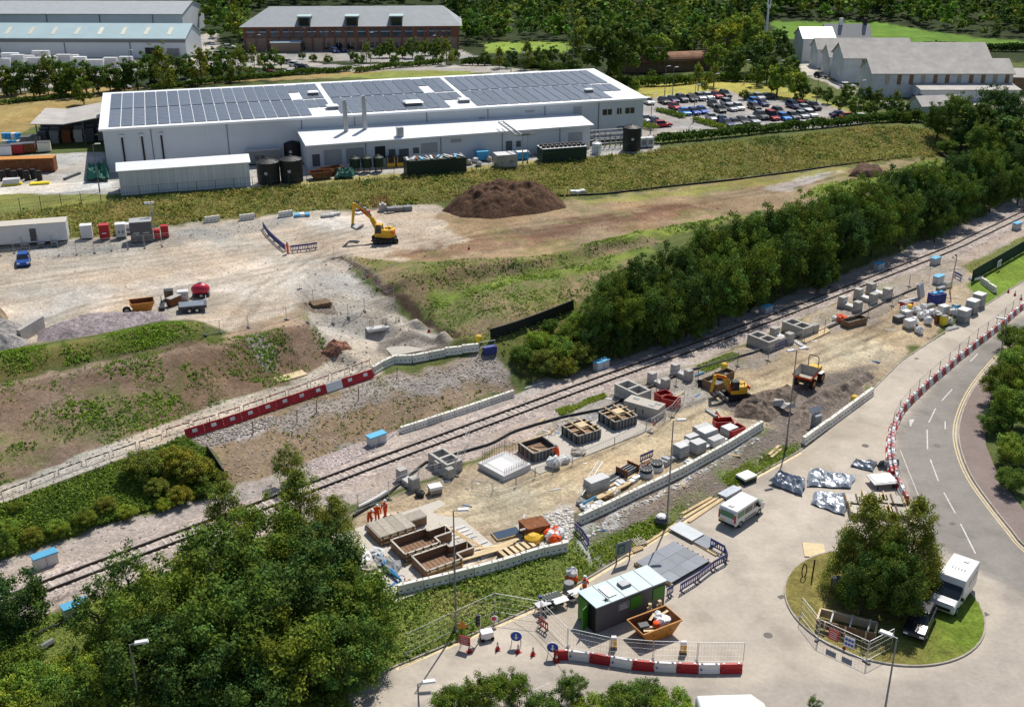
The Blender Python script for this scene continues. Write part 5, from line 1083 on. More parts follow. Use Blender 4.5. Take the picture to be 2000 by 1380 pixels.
# plastic pedestrian barriers
def ped(label, a, b, m, group, h=1.0):
    L = math.hypot(b.x-a.x,b.y-a.y); t = thing('pedestrian_barrier', label, 'barrier', a, math.atan2(b.y-a.y,b.x-a.x), group); dz = b.z-a.z; w = B()
    def bx(x, z, sx, sz): w.add([(x-sx/2,-.025,z+dz*x/L),(x+sx/2,-.025,z+dz*x/L),(x+sx/2,.025,z+dz*x/L),(x-sx/2,.025,z+dz*x/L),(x-sx/2,-.025,z+sz+dz*x/L),(x+sx/2,-.025,z+sz+dz*x/L),(x+sx/2,.025,z+sz+dz*x/L),(x-sx/2,.025,z+sz+dz*x/L)],[(0,3,2,1),(4,5,6,7),(0,1,5,4),(1,2,6,5),(2,3,7,6),(3,0,4,7)])
    w.beam((0,0,h-.12),(L,0,h-.12+dz),.05,.24); w.beam((0,0,.3),(L,0,.3+dz),.05,.14)
    n = max(3, int(L/.24))
    for k in range(n+1): bx(.04+k*(L-.08)/n, .3, .075, h-.45)
    w.build('frame', m, t)
    for x in (.25,L-.25): B().box(x,0,dz*x/L,.06,.55,.06).box(x,0,.05+dz*x/L,.06,.06,.2).build('foot', 'dark_grey', t)
def peds(px, fmt, m, group, h=1.0):
    for i in range(len(px)-1): ped(fmt.format(ORD[i]), g(*px[i]), g(*px[i+1]), m, group, h)
peds([(1328,1158),(1362,1137),(1393,1113),(1420,1098),(1414,1083),(1387,1068)], '{} dark blue barrier from left round the grey decking', 'blue_plastic', 'dark blue barriers round the decking')
peds([(1302,1168),(1314,1160)], '{} small blue barrier at the cabin end', 'blue_plastic', 'blue barrier at the cabin end')
peds([(1250,905),(1275,894)], '{} dark blue barrier alone on the track by the drain rings', 'blue_plastic', 'blue barrier by the drain rings')
peds([(1513,683),(1537,674)], '{} blue barrier leaning by the precast blocks', 'blue_plastic', 'blue barrier by the precast blocks', .9)
peds([(1052,1222),(1070,1236),(1084,1250)][:2], '{} red barrier behind the blue arrow signs', 'red_plastic', 'red barrier'); 
peds([(514,446),(524,461),(535,472),(546,482),(558,492)], '{} blue barrier from top in the slanting yard line', 'blue_plastic', 'blue barriers slanting across the yard', 1.1)
peds([(568,494),(584,492),(602,490),(620,487)], '{} blue barrier from left beside the worker in the yard', 'blue_plastic', 'blue barriers beside the yard worker', 1.1)
peds([(1122,1035),(1138,1050),(1150,1068)], '{} dark blue barrier on the path between barrier rows', 'blue_plastic', 'dark blue barriers on the path', .9)
peds([(1862,540),(1878,548)], '{} dark blue barrier among materials at right', 'blue_plastic', 'blue barrier among the materials', .9)
# rail-side equipment boxes
def relay(label, u, v, L=2.0, rz=None):
    p = g(u, v); t = thing('relay_box', label, 'cabinet', p, math.radians(40) if rz is None else rz, 'blue-lidded boxes by the railway')
    B().box(0,0,-.1,L,.85,1.15).build('case', 'pale_block', t); B().box(0,0,1.05,L+.15,1.0,.12).build('lid', 'light_blue', t); B().box(0,-.43,.1,.05,.03,.8).build('door_seam', 'mid_grey', t)
relay('blue-lidded white box beside the track at left', 90,1102); relay('blue-lidded white box left of the cream barriers', 736,866); relay('white box with blue lid in front of dark trees', 1174,720); relay('blue box in tree shadow below the railway belt', 1497,612,1.6); relay('small blue box in tree shadow further right', 1716,527,1.6)
relay('blue-lidded box behind branches at lower left', 150,1200,2.0); relay('flat blue lid beside the track at right', 1826,516,1.8); relay('light blue box behind the blue bags', 1832,552,1.8); relay('blue lid far right by the track', 1985,447,1.8)
# cables and pipes laid on the ground
def pipe(label, px, r, m='black', cat='pipe', name='cable'):
    q = linepts(px, L=1.2); o = q[0]; B_ = B().tube([(p.x-o.x, p.y-o.y, gz_(p.x,p.y)-o.z+r) for p in q], r, n=6); solo(name, label, cat, B_, m, o)
pipe('black cable bundle running past the slab and precast blocks', [(690,1010),(760,965),(830,905),(900,885),(960,868),(1000,845),(1040,832),(1100,815),(1180,800),(1215,782),(1290,748),(1345,725),(1420,705)], .14)
pipe('black cable bundle along the right precast blocks', [(1420,705),(1470,690),(1540,665),(1600,648),(1690,610),(1740,585),(1800,560)], .13)
pipe('black troughing along the left end of track', [(40,1262),(90,1230),(140,1215),(180,1195)], .14)
pipe('fat grey pipe lying at lower left', [(62,1280),(105,1255)], .25, 'mid_grey'); pipe('long white roll lying beside the workers', [(700,992),(735,975),(755,962)], .16, 'white_paint')
pipe('light blue pipe beside the yellow barrel', [(1358,735),(1375,728)], .12, 'light_blue'); pipe('grey pipe among materials at right', [(1755,592),(1790,585)], .16, 'galv')
pipe('green and grey handrail by the track', [(1025,760),(1064,748)], .1, 'galv')
# ------------------------------------------------------------------ site cabin, skip, forms, blocks
def hd(p, q): return math.atan2(q[1]-p[1], q[0]-p[0])
A_, B_, C_ = P(1134,1155,2.5), P(1165,1187,2.5), P(1300,1134,2.5)
crz = hd(B_, C_); CL = float(np.linalg.norm(C_-B_)); CW = float(np.linalg.norm(A_-B_)); CH = 2.5
cab = thing('site_cabin', 'dark grey site cabin with green door and shutters and pale blue roof', 'cabin', (B_[0],B_[1],0), crz)
B().box(CL/2,CW/2,.08,CL,CW,CH-.1).build('body', 'cabin_grey', cab)
rf = B().box(CL/2,CW/2,CH,CL+.16,CW+.16,.09).build('roof', 'cabin_roof', cab)
for k in range(1,5): B().box(CL*k/5,CW/2,CH+.085,.05,CW+.1,.04).build('roof_seam', 'steel_grey', rf)
o = B().box(CL*.28,CW*.5,CH+.12,.8,1.5,.06).build('solar_panel', 'galv', rf); o = B().box(CL*.52,CW*.5,CH+.08,.95,.8,.26,taper=.9).build('roof_hatch', 'steel_grey', rf)
B().add([(CL*.17+.32*math.cos(t)*(1 if i%2==0 else .4),.35+.32*math.sin(t)*(1 if i%2==0 else .4),CH+.13) for i,t in enumerate(np.linspace(0,2*math.pi,10,endpoint=False))],[tuple(range(10))]).box(CL*.17,.35,CH+.09,.1,.1,.16).build('roof_aerial', 'black', rf)
for x0, w_ in ((CL*.50,1.15),(CL*.83,1.15)): B().box(x0+w_/2-.1,-.03,1.05,w_,.07,1.15).build('shutter', 'green_panel', cab)
sg = B().box(CL*.39,-.03,1.35,1.15,.05,.75).build('sign', 'mid_grey', cab)
b = B()
for j in range(3): b.box(CL*.39-.05*j,-.06,1.45+.17*j,.8-.15*j,.02,.05)
b.build('sign_lettering', 'pale_block', sg)
B().box(-.03,CW*.70,.1,.07,CW*.56,CH-.25).build('end_panel', 'green_panel', cab)
B().box(-.03,CW*.22,.1,.06,CW*.36,CH-.3).build('doorway', 'black', cab)
d_ = B().box(.45,0,.1,.9,.06,CH-.35).build('door', 'green_panel', cab); d_.location = (-.05,CW*.42,0); d_.rotation_euler = (0,0,math.radians(205)); B().box(.8,-.05,1.1,.12,.06,.06).build('handle', 'galv', d_)
# skip
def skip(label, p, rz, L, W_, h, m, name='skip', inner='rust', group=None):
    t = thing(name, label, 'skip', p, rz, group); l0, l1 = L*.30, L*.5; w0, w1 = W_*.42, W_*.5; th = .06
    b = B(); o = [(-l0,-w0,.05),(l0,-w0,.05),(l0,w0,.05),(-l0,w0,.05)]; u = [(-l1,-w1,h),(l1,-w1,h),(l1,w1,h),(-l1,w1,h)]
    i0 = [(-l0+th,-w0+th,.12),(l0-th,-w0+th,.12),(l0-th,w0-th,.12),(-l0+th,w0-th,.12)]; i1 = [(-l1+th,-w1+th,h),(l1-th,-w1+th,h),(l1-th,w1-th,h),(-l1+th,w1-th,h)]
    b.add(o+u+i1, [(0,3,2,1)]+[(k,(k+1)%4,4+(k+1)%4,4+k) for k in range(4)]+[(4+k,4+(k+1)%4,8+(k+1)%4,8+k) for k in range(4)]); b.build('shell', m, t)
    b = B(); b.add(i0+i1, [(0,1,2,3)]+[(k,4+k,4+(k+1)%4,(k+1)%4) for k in range(4)]); b.build('inside', inner, t)
    for s in (-1,1):
        B().box(0,s*(w1+.02),h-.12,L*.98,.08,.12).build('rim', m, t)
        for x in (-l0*.7,l0*.7): B().cyl((x,s*w1*.95,h*.55),(x,s*(w1+.12),h*.55),.06,n=8).build('lug', m, t)
    return t
sa, sb = P(1225,1222,1.1), P(1324,1224,1.1)
sp_, srz = g(1277,1236), hd(P(1250,1250,1.2), P(1322,1222,1.2))
skip('yellow builders skip full of rubbish in front of the cabin', sp_, srz, 3.9, 2.2, 1.35, 'orange')
def onthe(p, rz, x, y, z): return tuple(Matrix.Rotation(rz,3,'Z') @ Vector((x,y,0))+Vector(p)+Vector((0,0,z)))
def sack(seed, r=.45, h=.9):
    b = B().ball((0,0,h*.45), r, 1,1,h/r*.55, 9, 6).jit(r*.16, seed); return b
rr = random.Random(9)
for k, (x, y, r_) in enumerate([(.75,.35,.5),(1.05,-.1,.48),(.55,-.15,.42),(.85,.75,.38)]): solo('rubbish_sack', ['white sack at back of the yellow skip','white sack at right of the yellow skip','white sack in middle of the yellow skip','small white sack at the far corner of yellow skip'][k], 'sack', sack(k,r_,.85), 'white_paint', onthe(sp_,srz,x,y,.55), rr.uniform(0,3), 'white sacks in skip')
solo('cardboard_box', 'dark box in the left end of the yellow skip', 'box', B().box(0,0,0,.8,.6,.7), 'dark_grey', onthe(sp_,srz,-1.0,.1,.5), .3)
solo('orange_tub', 'bright orange tub in the yellow skip', 'tub', B().lathe([(.24,0),(.3,.25),(.26,.4),(.1,.48)],10), 'orange_hi', onthe(sp_,srz,-.1,-.35,.95))
for k, (x, y, a, L_) in enumerate([(-.6,-.3,.2,1.3),(-.9,-.75,.05,1.2),(.2,.6,1.1,1.0),(1.3,.5,.7,1.0)]): solo('offcut', f'timber offcut in the yellow skip, {ORD[k]} from left', 'timber', B().box(0,0,0,L_,.22,.07), 'ply_pale', onthe(sp_,srz,x,y,1.0+.05*k), a, 'offcuts in the yellow skip')
for k, (u, v) in enumerate([(1267,1212),(1286,1206)]):
    b = B().box(0,0,0,.24,.2,.75).box(0,0,.75,.34,.3,.55,rz=.3).box(.05,0,1.3,.2,.2,.2).box(.02,0,1.5,.26,.26,.22); solo('timber_post', ['left upright timber post behind the yellow skip','right upright timber post behind the yellow skip'][k], 'post', b, 'timber', g(u, v), .4*k)
# illuminated traffic bollards
for u, v, lab in [(1198,1266,'left white and amber traffic bollard behind front barriers'),(1334,1276,'right white and amber traffic bollard behind front barriers')]:
    t = thing('traffic_bollard', lab, 'bollard', g(u, v), 0); B().box(0,0,0,.55,.35,.22).build('base', 'dark_grey', t); B().box(0,0,.22,.48,.28,.75).build('shell', 'amber', t); B().box(0,0,.97,.5,.3,.22,taper=.8).build('top', 'white_paint', t); B().box(-.1,-.15,.35,.14,.02,.5).build('face', 'white_paint', t)
# round blue arrow signs and boards
for u, v, lab in [(1008,1262,'left round blue keep-left arrow sign on a frame'),(1079,1284,'right round blue keep-left arrow sign on a frame')]:
    t = thing('arrow_sign', lab, 'sign', g(u, v), math.radians(-6)); B().cyl((0,.0,1.0),(0,.05,1.0),.47,n=24).build('rim', 'white_paint', t); d = B().cyl((0,-.015,1.0),(0,.0,1.0),.43,n=24).build('disc', 'sign_blue', t)
    B().add([(-.06,-.03,1.28),(.06,-.03,1.28),(.06,-.03,.95),(.18,-.03,.95),(0,-.03,.68),(-.18,-.03,.95),(-.06,-.03,.95)],[(0,1,2,6),(3,4,5)]).build('arrow', 'white_paint', d)
    for s in (-.38,.38): B().beam((s*.9,.02,.9),(s,-.1,0),.03,.03).beam((s*.9,.05,.9),(s,.5,0),.03,.03).build('frame', 'steel_grey', t)
t = thing('warning_board', 'tilted dark red works board on a frame with cone', 'sign', g(908,1268), math.radians(-24)); B().box(0,0,.45,.95,.04,.85).build('board', 'sign_red', t)
b = B()
for j in range(4): b.box(0,-.03,.58+.18*j,.7-.1*(j%2),.02,.05)
b.build('lettering', 'pale_block', t); B().beam((-.4,.02,.6),(-.5,.5,0),.03,.03).beam((.4,.02,.6),(.5,.5,0),.03,.03).beam((-.4,0,.5),(-.45,0,0),.03,.03).beam((.4,0,.5),(.45,0,0),.03,.03).build('frame', 'dark_metal', t)
t = thing('triangle_sign', 'orange triangular warning sign at the verge by the lamp post', 'sign', g(903,1238), .2); B().add([(-.45,0,.6),(.45,0,.6),(0,0,1.4),(-.45,.03,.6),(.45,.03,.6),(0,.03,1.4)],[(0,1,2),(5,4,3),(0,3,4,1),(1,4,5,2),(2,5,3,0)]).build('plate', 'orange', t); B().beam((0,.02,.6),(0,.02,0),.04,.04).build('leg', 'dark_metal', t)
# portable traffic signal
t = thing('traffic_signal', 'portable traffic light with white battery box at road edge', 'traffic light', g(948,1247), math.radians(20)); B().box(.1,0,.15,1.0,.7,.62).build('battery_box', 'white_paint', t, bevel=.04); B().cyl((-.45,0,0),(-.45,0,2.4),.05,n=8).build('pole', 'galv', t); h_ = B().box(-.62,0,1.5,.3,.28,1.0).build('signal_head', 'black', t)
for k in range(3): B().cyl((-.62,-.15,1.68+.31*k),(-.62,-.2,1.68+.31*k),.1,n=10).build('lens', 'dark_grey', h_)
for x in (-.3,.5): B().cyl((x,-.38,.16),(x,.38,.16),.16,n=10).build('wheel', 'rubber', t)
t = thing('round_sign', 'small round red and white sign on the verge', 'sign', g(966,1222), 0); B().cyl((0,0,.7),(0,.05,.7),.32,n=20).build('disc', 'white_paint', t); B().cyl((-.06,-.02,.74),(-.06,0,.74),.2,n=16).build('red_mark', 'pink_red', t); B().beam((0,.03,.4),(0,.03,0),.04,.04).build('leg', 'galv', t)
# tables, chairs, solar trolley, mixer
for u, v, lab, m in [(1094,1185,'white folding table on the road left of the cabin','white_paint'),(1124,1168,'second white table close behind cabin','white_paint'),(1060,1192,'small stool table at the fence corner','pale_block')]:
    t = thing('folding_table', lab, 'table', g(u, v), math.radians(28)); B().box(0,0,.7,1.3,.75,.05).build('tabletop', m, t)
    for x in (-.55,.55):
        for y in (-.3,.3): B().box(x,y,0,.05,.05,.7).build('leg', 'dark_metal', t)
for k, (u, v) in enumerate([(1075,1192),(1118,1178),(1064,1200)]):
    t = thing('tub_chair', ['black round chair beside the white table, left','black round chair beside the white table, right','black round chair nearest the fence corner'][k], 'chair', g(u, v), .6*k); B().lathe([(.28,.38),(.34,.46)],12).build('seat', 'black', t); B().box(0,.3,.45,.6,.06,.4).build('backrest', 'mid_grey', t)
    for a in (.8,2.4,3.9,5.5): B().beam((.24*math.cos(a),.24*math.sin(a),.4),(.3*math.cos(a),.3*math.sin(a),0),.04,.04).build('leg', 'dark_metal', t)
t = thing('solar_trolley', 'trolley with dark slatted panel beside the grass verge', 'trolley', g(1076,1178), math.radians(28)); o = B().box(0,0,.62,1.9,1.0,.08).build('tray', 'white_paint', t)
for k in range(7): B().box(-.8+k*.27,0,.71,.2,.85,.04).build('slat', 'dark_green', o)
B().box(-.9,.3,.7,.25,.3,.2).build('clamp', 'blue_plastic', t)
for x in (-.8,.8): B().cyl((x,-.5,.2),(x,.5,.2),.2,n=10).build('wheel', 'rubber', t)
t = thing('bulk_bag', 'orange and white bulk bag on the verge behind the cabin', 'bag', g(1117,1130), 0); B().box(0,0,0,1.0,1.0,.5).build('lower', 'orange_hi', t, bevel=.1); sack(4,.55,.9).build('contents', 'white_paint', t, loc=(0,0,.25))
solo('water_drum', 'dark drum with pale lid beside the orange bulk bag', 'drum', B().lathe([(.42,0),(.46,.35),(.44,.7),(.40,.72)],14), 'mid_grey', g(1111,1150))
t = thing('notice_board', 'green and grey notice board on posts beside the path', 'notice board', g(1217,1098), math.radians(28)); B().box(0,0,.9,1.6,.05,1.3).build('board', 'mid_grey', t); B().box(-.3,-.04,1.1,.75,.03,.85).build('poster', 'green_sheet', t); 
b = B()
for j in range(4): b.box(-.3,-.065,1.25+.16*j,.5,.01,.04)
b.build('lettering', 'pale_block', t)
for x in (-.7,.7): B().box(x,0.04,0,.09,.09,2.3).build('post', 'timber_dark', t)
def pallet(label, p, rz, m='timber', name='pallet'):
    t = thing(name, label, 'pallet', p, rz)
    for k in range(6): B().box(-.5+k*.2,0,.11,.12,1.2,.03).build('slat', m, t)
    for y in (-.5,0,.5): B().box(0,y,0,1.15,.1,.11).build('bearer', m, t)
pallet('wooden pallet on the verge behind the notice board', g(1240,1070), .6); pallet('wooden pallet by the kerb below the lamp post shadow', g(1248,1058), .4, 'weathered')
# grey decking on the road
dc = [P(u, v, .42) for u, v in [(1241.5,1096.5),(1311,1137),(1383,1091),(1317,1056)]]; dz_ = hd(dc[0], dc[1]); dl, dw = float(np.linalg.norm(dc[1]-dc[0])), float(np.linalg.norm(dc[3]-dc[0])); 
t = thing('deck_platform', 'low platform of grey deck panels laid on the road', 'platform', (dc[0][0],dc[0][1],0), dz_)
for i in range(3):
    for j in range(4): B().box(dl*(i+.5)/3,dw*(j+.5)/4,.34,dl/3-.02,dw/4-.02,.06+random.uniform(0,.012)).build('panel', 'deck_grey', t)
for i in range(7): B().box(dl*(i+.5)/7,dw/2,.2,.09,dw+.5,.14).build('joist', 'timber_dark', t)
for y in (0,dw): B().box(dl/2,y,.02,dl+.3,.12,.3).build('edge_beam', 'timber', t)
for x in (.3,dl-.3):
    for y in (.3,dw-.3): B().box(x,y,0,.2,.2,.2).build('block', 'timber_dark', t)
for k, (u, v, m, z) in enumerate([(1340,1042,'deck_pale',.25),(1368,1055,'deck_grey',.12)]):
    solo('deck_sheet', ['pale loose deck panel at the kerb above the platform','grey loose deck panel on the road above the platform'][k], 'panel', B().box(0,0,0,2.9,1.7,.08), m, tuple(g(u,v)+Vector((0,0,z))), dz_)
def timber(label, u1, v1, u2, v2, w=.22, h=.12, m='timber', z=0.0, name='timber_beam'):
    a, b = g(u1,v1), g(u2,v2); L = math.hypot(b.x-a.x,b.y-a.y); c = (a+b)/2; o = solo(name, label, 'timber', B().box(0,0,z,L,w,h), m, (c.x,c.y,max(gz_(c.x,c.y),0)), hd(a,b)); return o
for a in [('long timber beam along kerb beside the decking',1225,1085,1322,1022),('timber edge beam right of the platform',1322,1040,1400,1085),('pale timber lying on the verge left of van, upper',1332,1003,1390,972),('pale timber lying on verge left of van, middle',1335,1012,1398,974),('pale timber lying along kerb left of van',1345,1020,1440,955),('timber on the verge by the yellow box',1502,890,1522,870),('timber on the verge by the yellow box, lower',1506,895,1526,876),('long plank leaning across the red tubs',1257,812,1335,766),('timber plank beside slab in the grey fines',1047,830,1063,818)]: timber(*a, w=.3)
for k in range(5): timber(f'long timber in the bundle by the right precast blocks, {ORD[k]} from top', 1563+2*k,662+2*k,1612+2*k,640+2*k, .35, .2, 'timber', 0 if k < 3 else .0)
for k in range(3): timber(f'short cut beam behind the double lamp head, {ORD[k]} from top', 1552+4*k,668+3*k,1570+4*k,676+3*k, .3, .2, 'pale_block')
timber('long dark sleeper baulk beside timber bundle',1610,640,1660,618,.35,.2,'weathered')
for k in range(6): timber(f'loose scaffold plank by the timber forms, {ORD[k]} from left', 858+6*k,1022+3*k,918+8*k,1072+1*k, .12, .05, 'timber', .02*k)
for k in range(6): timber(f'plank in the pile behind white barriers, {ORD[k]} from top', 915-4*k,1086+3*k,1020-6*k,1050+5*k, .25, .1, 'ply_pale' if k % 2 else 'timber', .06*k)
for k in range(7): timber(f'long plank in the stack beside the drain rings, {ORD[k]} from top', 1150+3*k,968+2*k,1252-4*k,926+4*k, .28, .12, 'timber' if k != 3 else 'galv', .05*k)
timber('long yellow plank in front of the block stack',1148,972,1255,925,.4,.3,'timber',.1)
# grit bin, wrapped slabs, cabinets
t = thing('grit_bin', 'dark green box with pale yellow lid at the kerb', 'bin', g(1457,938), math.radians(35)); B().box(0,0,0,1.7,1.3,.55).build('case', 'dark_green', t); B().box(0,0,.55,1.85,1.45,.14,taper=.92).build('lid', 'skylight', t)
solo('wrapped_slab', 'grey foil-wrapped slab on verge behind the van', 'slab', B().box(0,0,0,2.6,1.1,.35,taper=.95).jit(.03,2), 'foil', g(1425,964), math.radians(42))
t = thing('solar_cabinet', 'grey equipment cabinet with dark solar panel above', 'cabinet', g(1593,832), .5); B().box(0,0,0,.9,.7,1.4).build('case', 'mid_grey', t); B().box(0,0,1.4,1.0,.8,.1,taper=.8).build('lid', 'pale_block', t); B().beam((0,.3,1.4),(0,.3,2.0),.06,.06).build('pole', 'galv', t); B().box(0,.3,1.95,1.6,.7,.05,rx=.5).build('panel', 'solar', t)
for u, v, lab in [(1668,786,'yellow drum by the white barriers near dumper'),(1414,722,'yellow barrel behind the mini excavator'),(935,668,'yellow bin at top of the membrane wall'),(1775,606,'yellow crate among the white bags')]:
    t = thing('yellow_barrel', lab, 'barrel', g(u, v), 0); B().lathe([(.38,0),(.42,.4),(.40,.8)],12).build('body', 'bright_yellow', t); B().lathe([(.42,.8),(.30,.9)],12).build('lid', 'yellow', t)
# foil sheets on the road
def sheet(label, px, seed, amp=.28, m='foil', n=44, z0=0.05, name='foil_sheet'):
    q = [g(u, v) for u, v in px]; V = []; F = []
    for i in range(n+1):
        for j in range(n+1):
            s, t_ = i/n, j/n; p = (q[0]*(1-s)+q[1]*s)*(1-t_)+(q[3]*(1-s)+q[2]*s)*t_
            e = min(1, 6*min(s,1-s,t_,1-t_)+.35); V.append((p.x+.25*(vnoise(p.x+seed,p.y,.8)-.5),p.y+.25*(vnoise(p.x,p.y+seed,.8)-.5),p.z+z0+amp*e*float(1.2*(1-abs(2*fbm(np.array(p.x+seed),np.array(p.y*.7+p.x*.5),1.1,2)-1)**.6)+.5*vnoise(np.array(p.x*2.3),np.array(p.y*1.1+seed),.6))))
    for i in range(n):
        for j in range(n): k = i*(n+1)+j; F.append((k,k+n+1,k+n+2,k+1))
    o = B(); c = np.mean(V, axis=0); o.add([(a-c[0],b-c[1],d) for a,b,d in V], F); ob = solo(name, label, 'sheet', o, m, (c[0],c[1],0)); return ob
sheet('crumpled silver foil sheet on the road, left one', [(1500,945),(1565,970),(1575,945),(1520,930)], 1, .75)
sheet('long silver foil sheet on the road, middle one', [(1575,950),(1660,955),(1670,930),(1582,916)], 2, .35)
sheet('silver foil sheet on the road, lower one by trees', [(1584,985),(1650,1008),(1660,965),(1592,962)], 3, .3)
sheet('torn silver foil near the red and white barrier', [(1660,910),(1705,922),(1712,905),(1668,902)], 4, .4)
t = thing('sheet_trailer', 'flat trailer with pale metal sheets near the road barrier', 'trailer', g(1722,946), math.radians(8)); B().box(0,0,.55,2.6,2.0,.12).build('bed', 'pale_block', t, bevel=.03); B().box(.1,.1,.68,2.2,1.7,.05,rz=.06).build('metal_sheet', 'galv', t)
for x in (-.8,.8):
    for y in (-.8,.8): B().box(x,y,0,.12,.12,.55).build('leg', 'dark_metal', t)
for k, (u, v, a) in enumerate([(1722,908,.3),(1738,912,-.4),(1745,905,-.6)]): solo('metal_offcut', f'metal sheet offcut propped near the road barrier, {ORD[k]} from left', 'metal sheet', B().box(0,0,0,1.2,.06,1.0,rx=.5).box(0,.2,0,1.0,.4,.1), ['mid_grey','white_paint','mid_grey'][k], g(u,v), a)
# shuttering panels stacked behind the island trees
for k in range(6):
    u, v = [(1672,985),(1705,978),(1740,985),(1680,1005),(1715,1002),(1750,1008)][k]; t = thing('shutter_panel_stack', f'stack of pale timber shutter panels behind island trees, {ORD[k]} counted from left', 'panels', g(u, v), math.radians(-8))
    for j in range(3): B().box(.05*j,0,j*.28,2.3,1.5,.08).build('panel', 'cream_stone', t)
    for x in (-1.0,0,1.0): B().box(x,0,0,.12,1.6,.8).build('batten', 'timber' if x else 'timber_dark', t)
solo('plywood_sheet', 'pale plywood sheet lying at the island edge', 'sheet', B().box(0,0,.05,1.9,2.3,.05), 'ply_pale', g(1590,1075), -.15)
t = thing('formwork_crib', 'large rectangular timber formwork frame under the island trees', 'formwork', g(1652,1232), math.radians(-24))
for y in (-.8,.8): B().box(0,y,.3,4.6,.14,.75).build('long_side', 'timber_dark' if y < 0 else 'ply_pale', t)
for x in (-2.25,2.25): B().box(x,0,.3,.14,1.6,.75).build('end', 'ply_pale', t)
for x in (-1.2,.3,1.7): B().box(x,0,1.02,.12,1.7,.12).build('spreader', 'pale_block', t)
for x in (-1.6,0,1.6): B().box(x,-.95,0,.16,.14,1.1).build('prop', 'timber', t)
for k, (u, v, m, lab) in enumerate([(1620,1228,'sign_red','red warning notice on the island fence'),(1652,1242,'sign_blue','blue mandatory notice on the island fence')]):
    a, b2 = g(1597,1249), g(1692,1293); dr = (b2-a).normalized(); p = a+dr*((1.25, 2.6)[k]); t = thing('fence_notice', lab, 'notice', (p.x-dr.y*-.06, p.y-.08, .7), hd(a,b2)); B().box(0,0,.0,.85,.03,.95).build('plate', m if k == 0 else 'white_paint', t)
    bb = B()
    if k == 0:
        for j in range(4): bb.box(0,-.02,.15+.19*j,.62,.01,.06)
        bb.build('lettering', 'pale_block', t)
    else:
        for j in range(6): bb.cyl((-.25+.25*(j%3),-.03,.27+.4*(j//3)),(-.25+.25*(j%3),-.016,.27+.4*(j//3)),.12,n=14)
        bb.build('pictograms', 'sign_blue', t)
t = thing('round_bin', 'round grey tank half hidden under island trees', 'tank', g(1634,1150), 0); B().lathe([(.55,0),(.6,.6),(.5,1.1),(.2,1.25)],14).build('body', 'steel_grey', t); B().box(0,0,1.2,.3,.3,.12).build('lid', 'dark_grey', t)
t = thing('dark_post', 'dark post with hoop at the island edge', 'post', g(1586,1128), 0); B().cyl((0,0,0),(.05,0,1.9),.07,n=8).build('post', 'black', t); B().tube([(-.75+.2*math.cos(a),0,.75+.7*math.sin(a)) for a in np.linspace(-1.4,4.5,14)], .05).build('hoop', 'black', t)
# timber forms at the lower left
def lform(label, u, v, rz, covered=False):
    t = thing('timber_form', label, 'formwork', g(u, v), rz, 'L-shaped timber forms'); L1, W1, L2, W2_ , h = 3.5, 2.7, 1.8, 1.2, .85
    def wall(x, y, sx, sy): B().box(x,y,.05,sx,sy,h).build('form_panel', 'ply', t); B().box(x,y,h+.05,sx+.04,sy+.08,.05).build('top_rail', 'cream_stone', t)
    wall(0,-W1/2,L1,.12); wall(0,W1/2,L1,.12); wall(-L1/2,0,.12,W1-.14); wall(L1/2,-W1*.32,.12,W1*.34); wall(L1/2,W1*.40,.12,W1*.18)
    wall(L1/2+L2/2,-W1*.15,L2-.14,.12); wall(L1/2+L2/2,W1*.31,L2-.14,.12); wall(L1/2+L2,W1*.08,.12,W1*.34)
    B().box(0,0,.02,L1-.1,W1-.1,.12).box(L1/2+L2/2,W1*.08,.021,L2-.1,W1*.42,.12).build('floor', 'ply', t)
    for x in np.linspace(-L1/2+.2,L1/2-.2,5):
        for s in (-1,1): B().box(x,s*(W1/2+.13),.0,.12,.12,h+.2).build('prop', 'timber_dark', t)
    B().box(0,-W1/2-.12,.25,L1,.12,.14).build('waler', 'timber', t); B().box(0,-W1/2-.12,.7,L1,.12,.14).build('waler', 'timber', t)
    for y in np.linspace(-W1*.36,W1*.36,4): B().box(L1/2+L2+.9+.3,y,.03,1.9,.34,.06).build('spare_panel', 'pale_block', t)
    B().box(0.3,-W1/2-.42,.0,L1+.6,.5,.05).build('base_board', 'ply_pale', t)
    if covered:
        for k in range(4): B().box(-L1/2+(k+.5)*L1/4,0,h+.1,L1/4-.03,W1+.1,.05).build('cover_board', 'weathered', t)
        B().box(L1/2+L2/2,W1*.08,h+.1,L2,W1*.5,.05).build('cover_board', 'weathered', t)
    else:
        for k in range(9): B().cyl((-L1/2+.2+k*.42,-W1/2+.2,.2),(-L1/2+.2+k*.42,W1/2-.2,.2),.015,n=5).build('rebar', 'rust', t)
frz = hd(P(790,1078,1), P(900,1040,1))
lform('covered timber form with grey boards beside the three workers', 764,1042, frz, True); lform('open timber form in the middle of the three', 812,1073, frz); lform('open timber form nearest the white barriers', 854,1105, frz)
solo('slab_base', 'white blinding slab under the timber forms', 'slab', B().box(0,0,-.2,11.5,12.0,.22,rz=.02), 'cream_stone', tuple(g(818,1068)+Vector((0,0,.0))), frz)
for k in range(4): ped(f'light blue stacked barrier by the timber forms, {ORD[k]} from top', g(738+4*k,1088+9*k), g(766+6*k,1118+7*k), 'sky_blue', 'light blue stacked barriers', .5)
for k, (u, v, m) in enumerate([(700,1075,'white_paint'),(712,1092,'white_paint'),(735,1082,'pale_block'),(724,1110,'weathered'),(745,1100,'mid_grey')]): solo('waste_bag', f'crumpled bag or sheet heap left of the forms, {ORD[k]} from top left', 'heap', sack(20+k,.75,.5), m, g(u, v), k)
sheet('grey tarpaulin heap beside the light blue barriers', [(745,1120),(775,1128),(790,1100),(760,1092)], 8, .5, 'mid_grey', 16, name='tarpaulin')
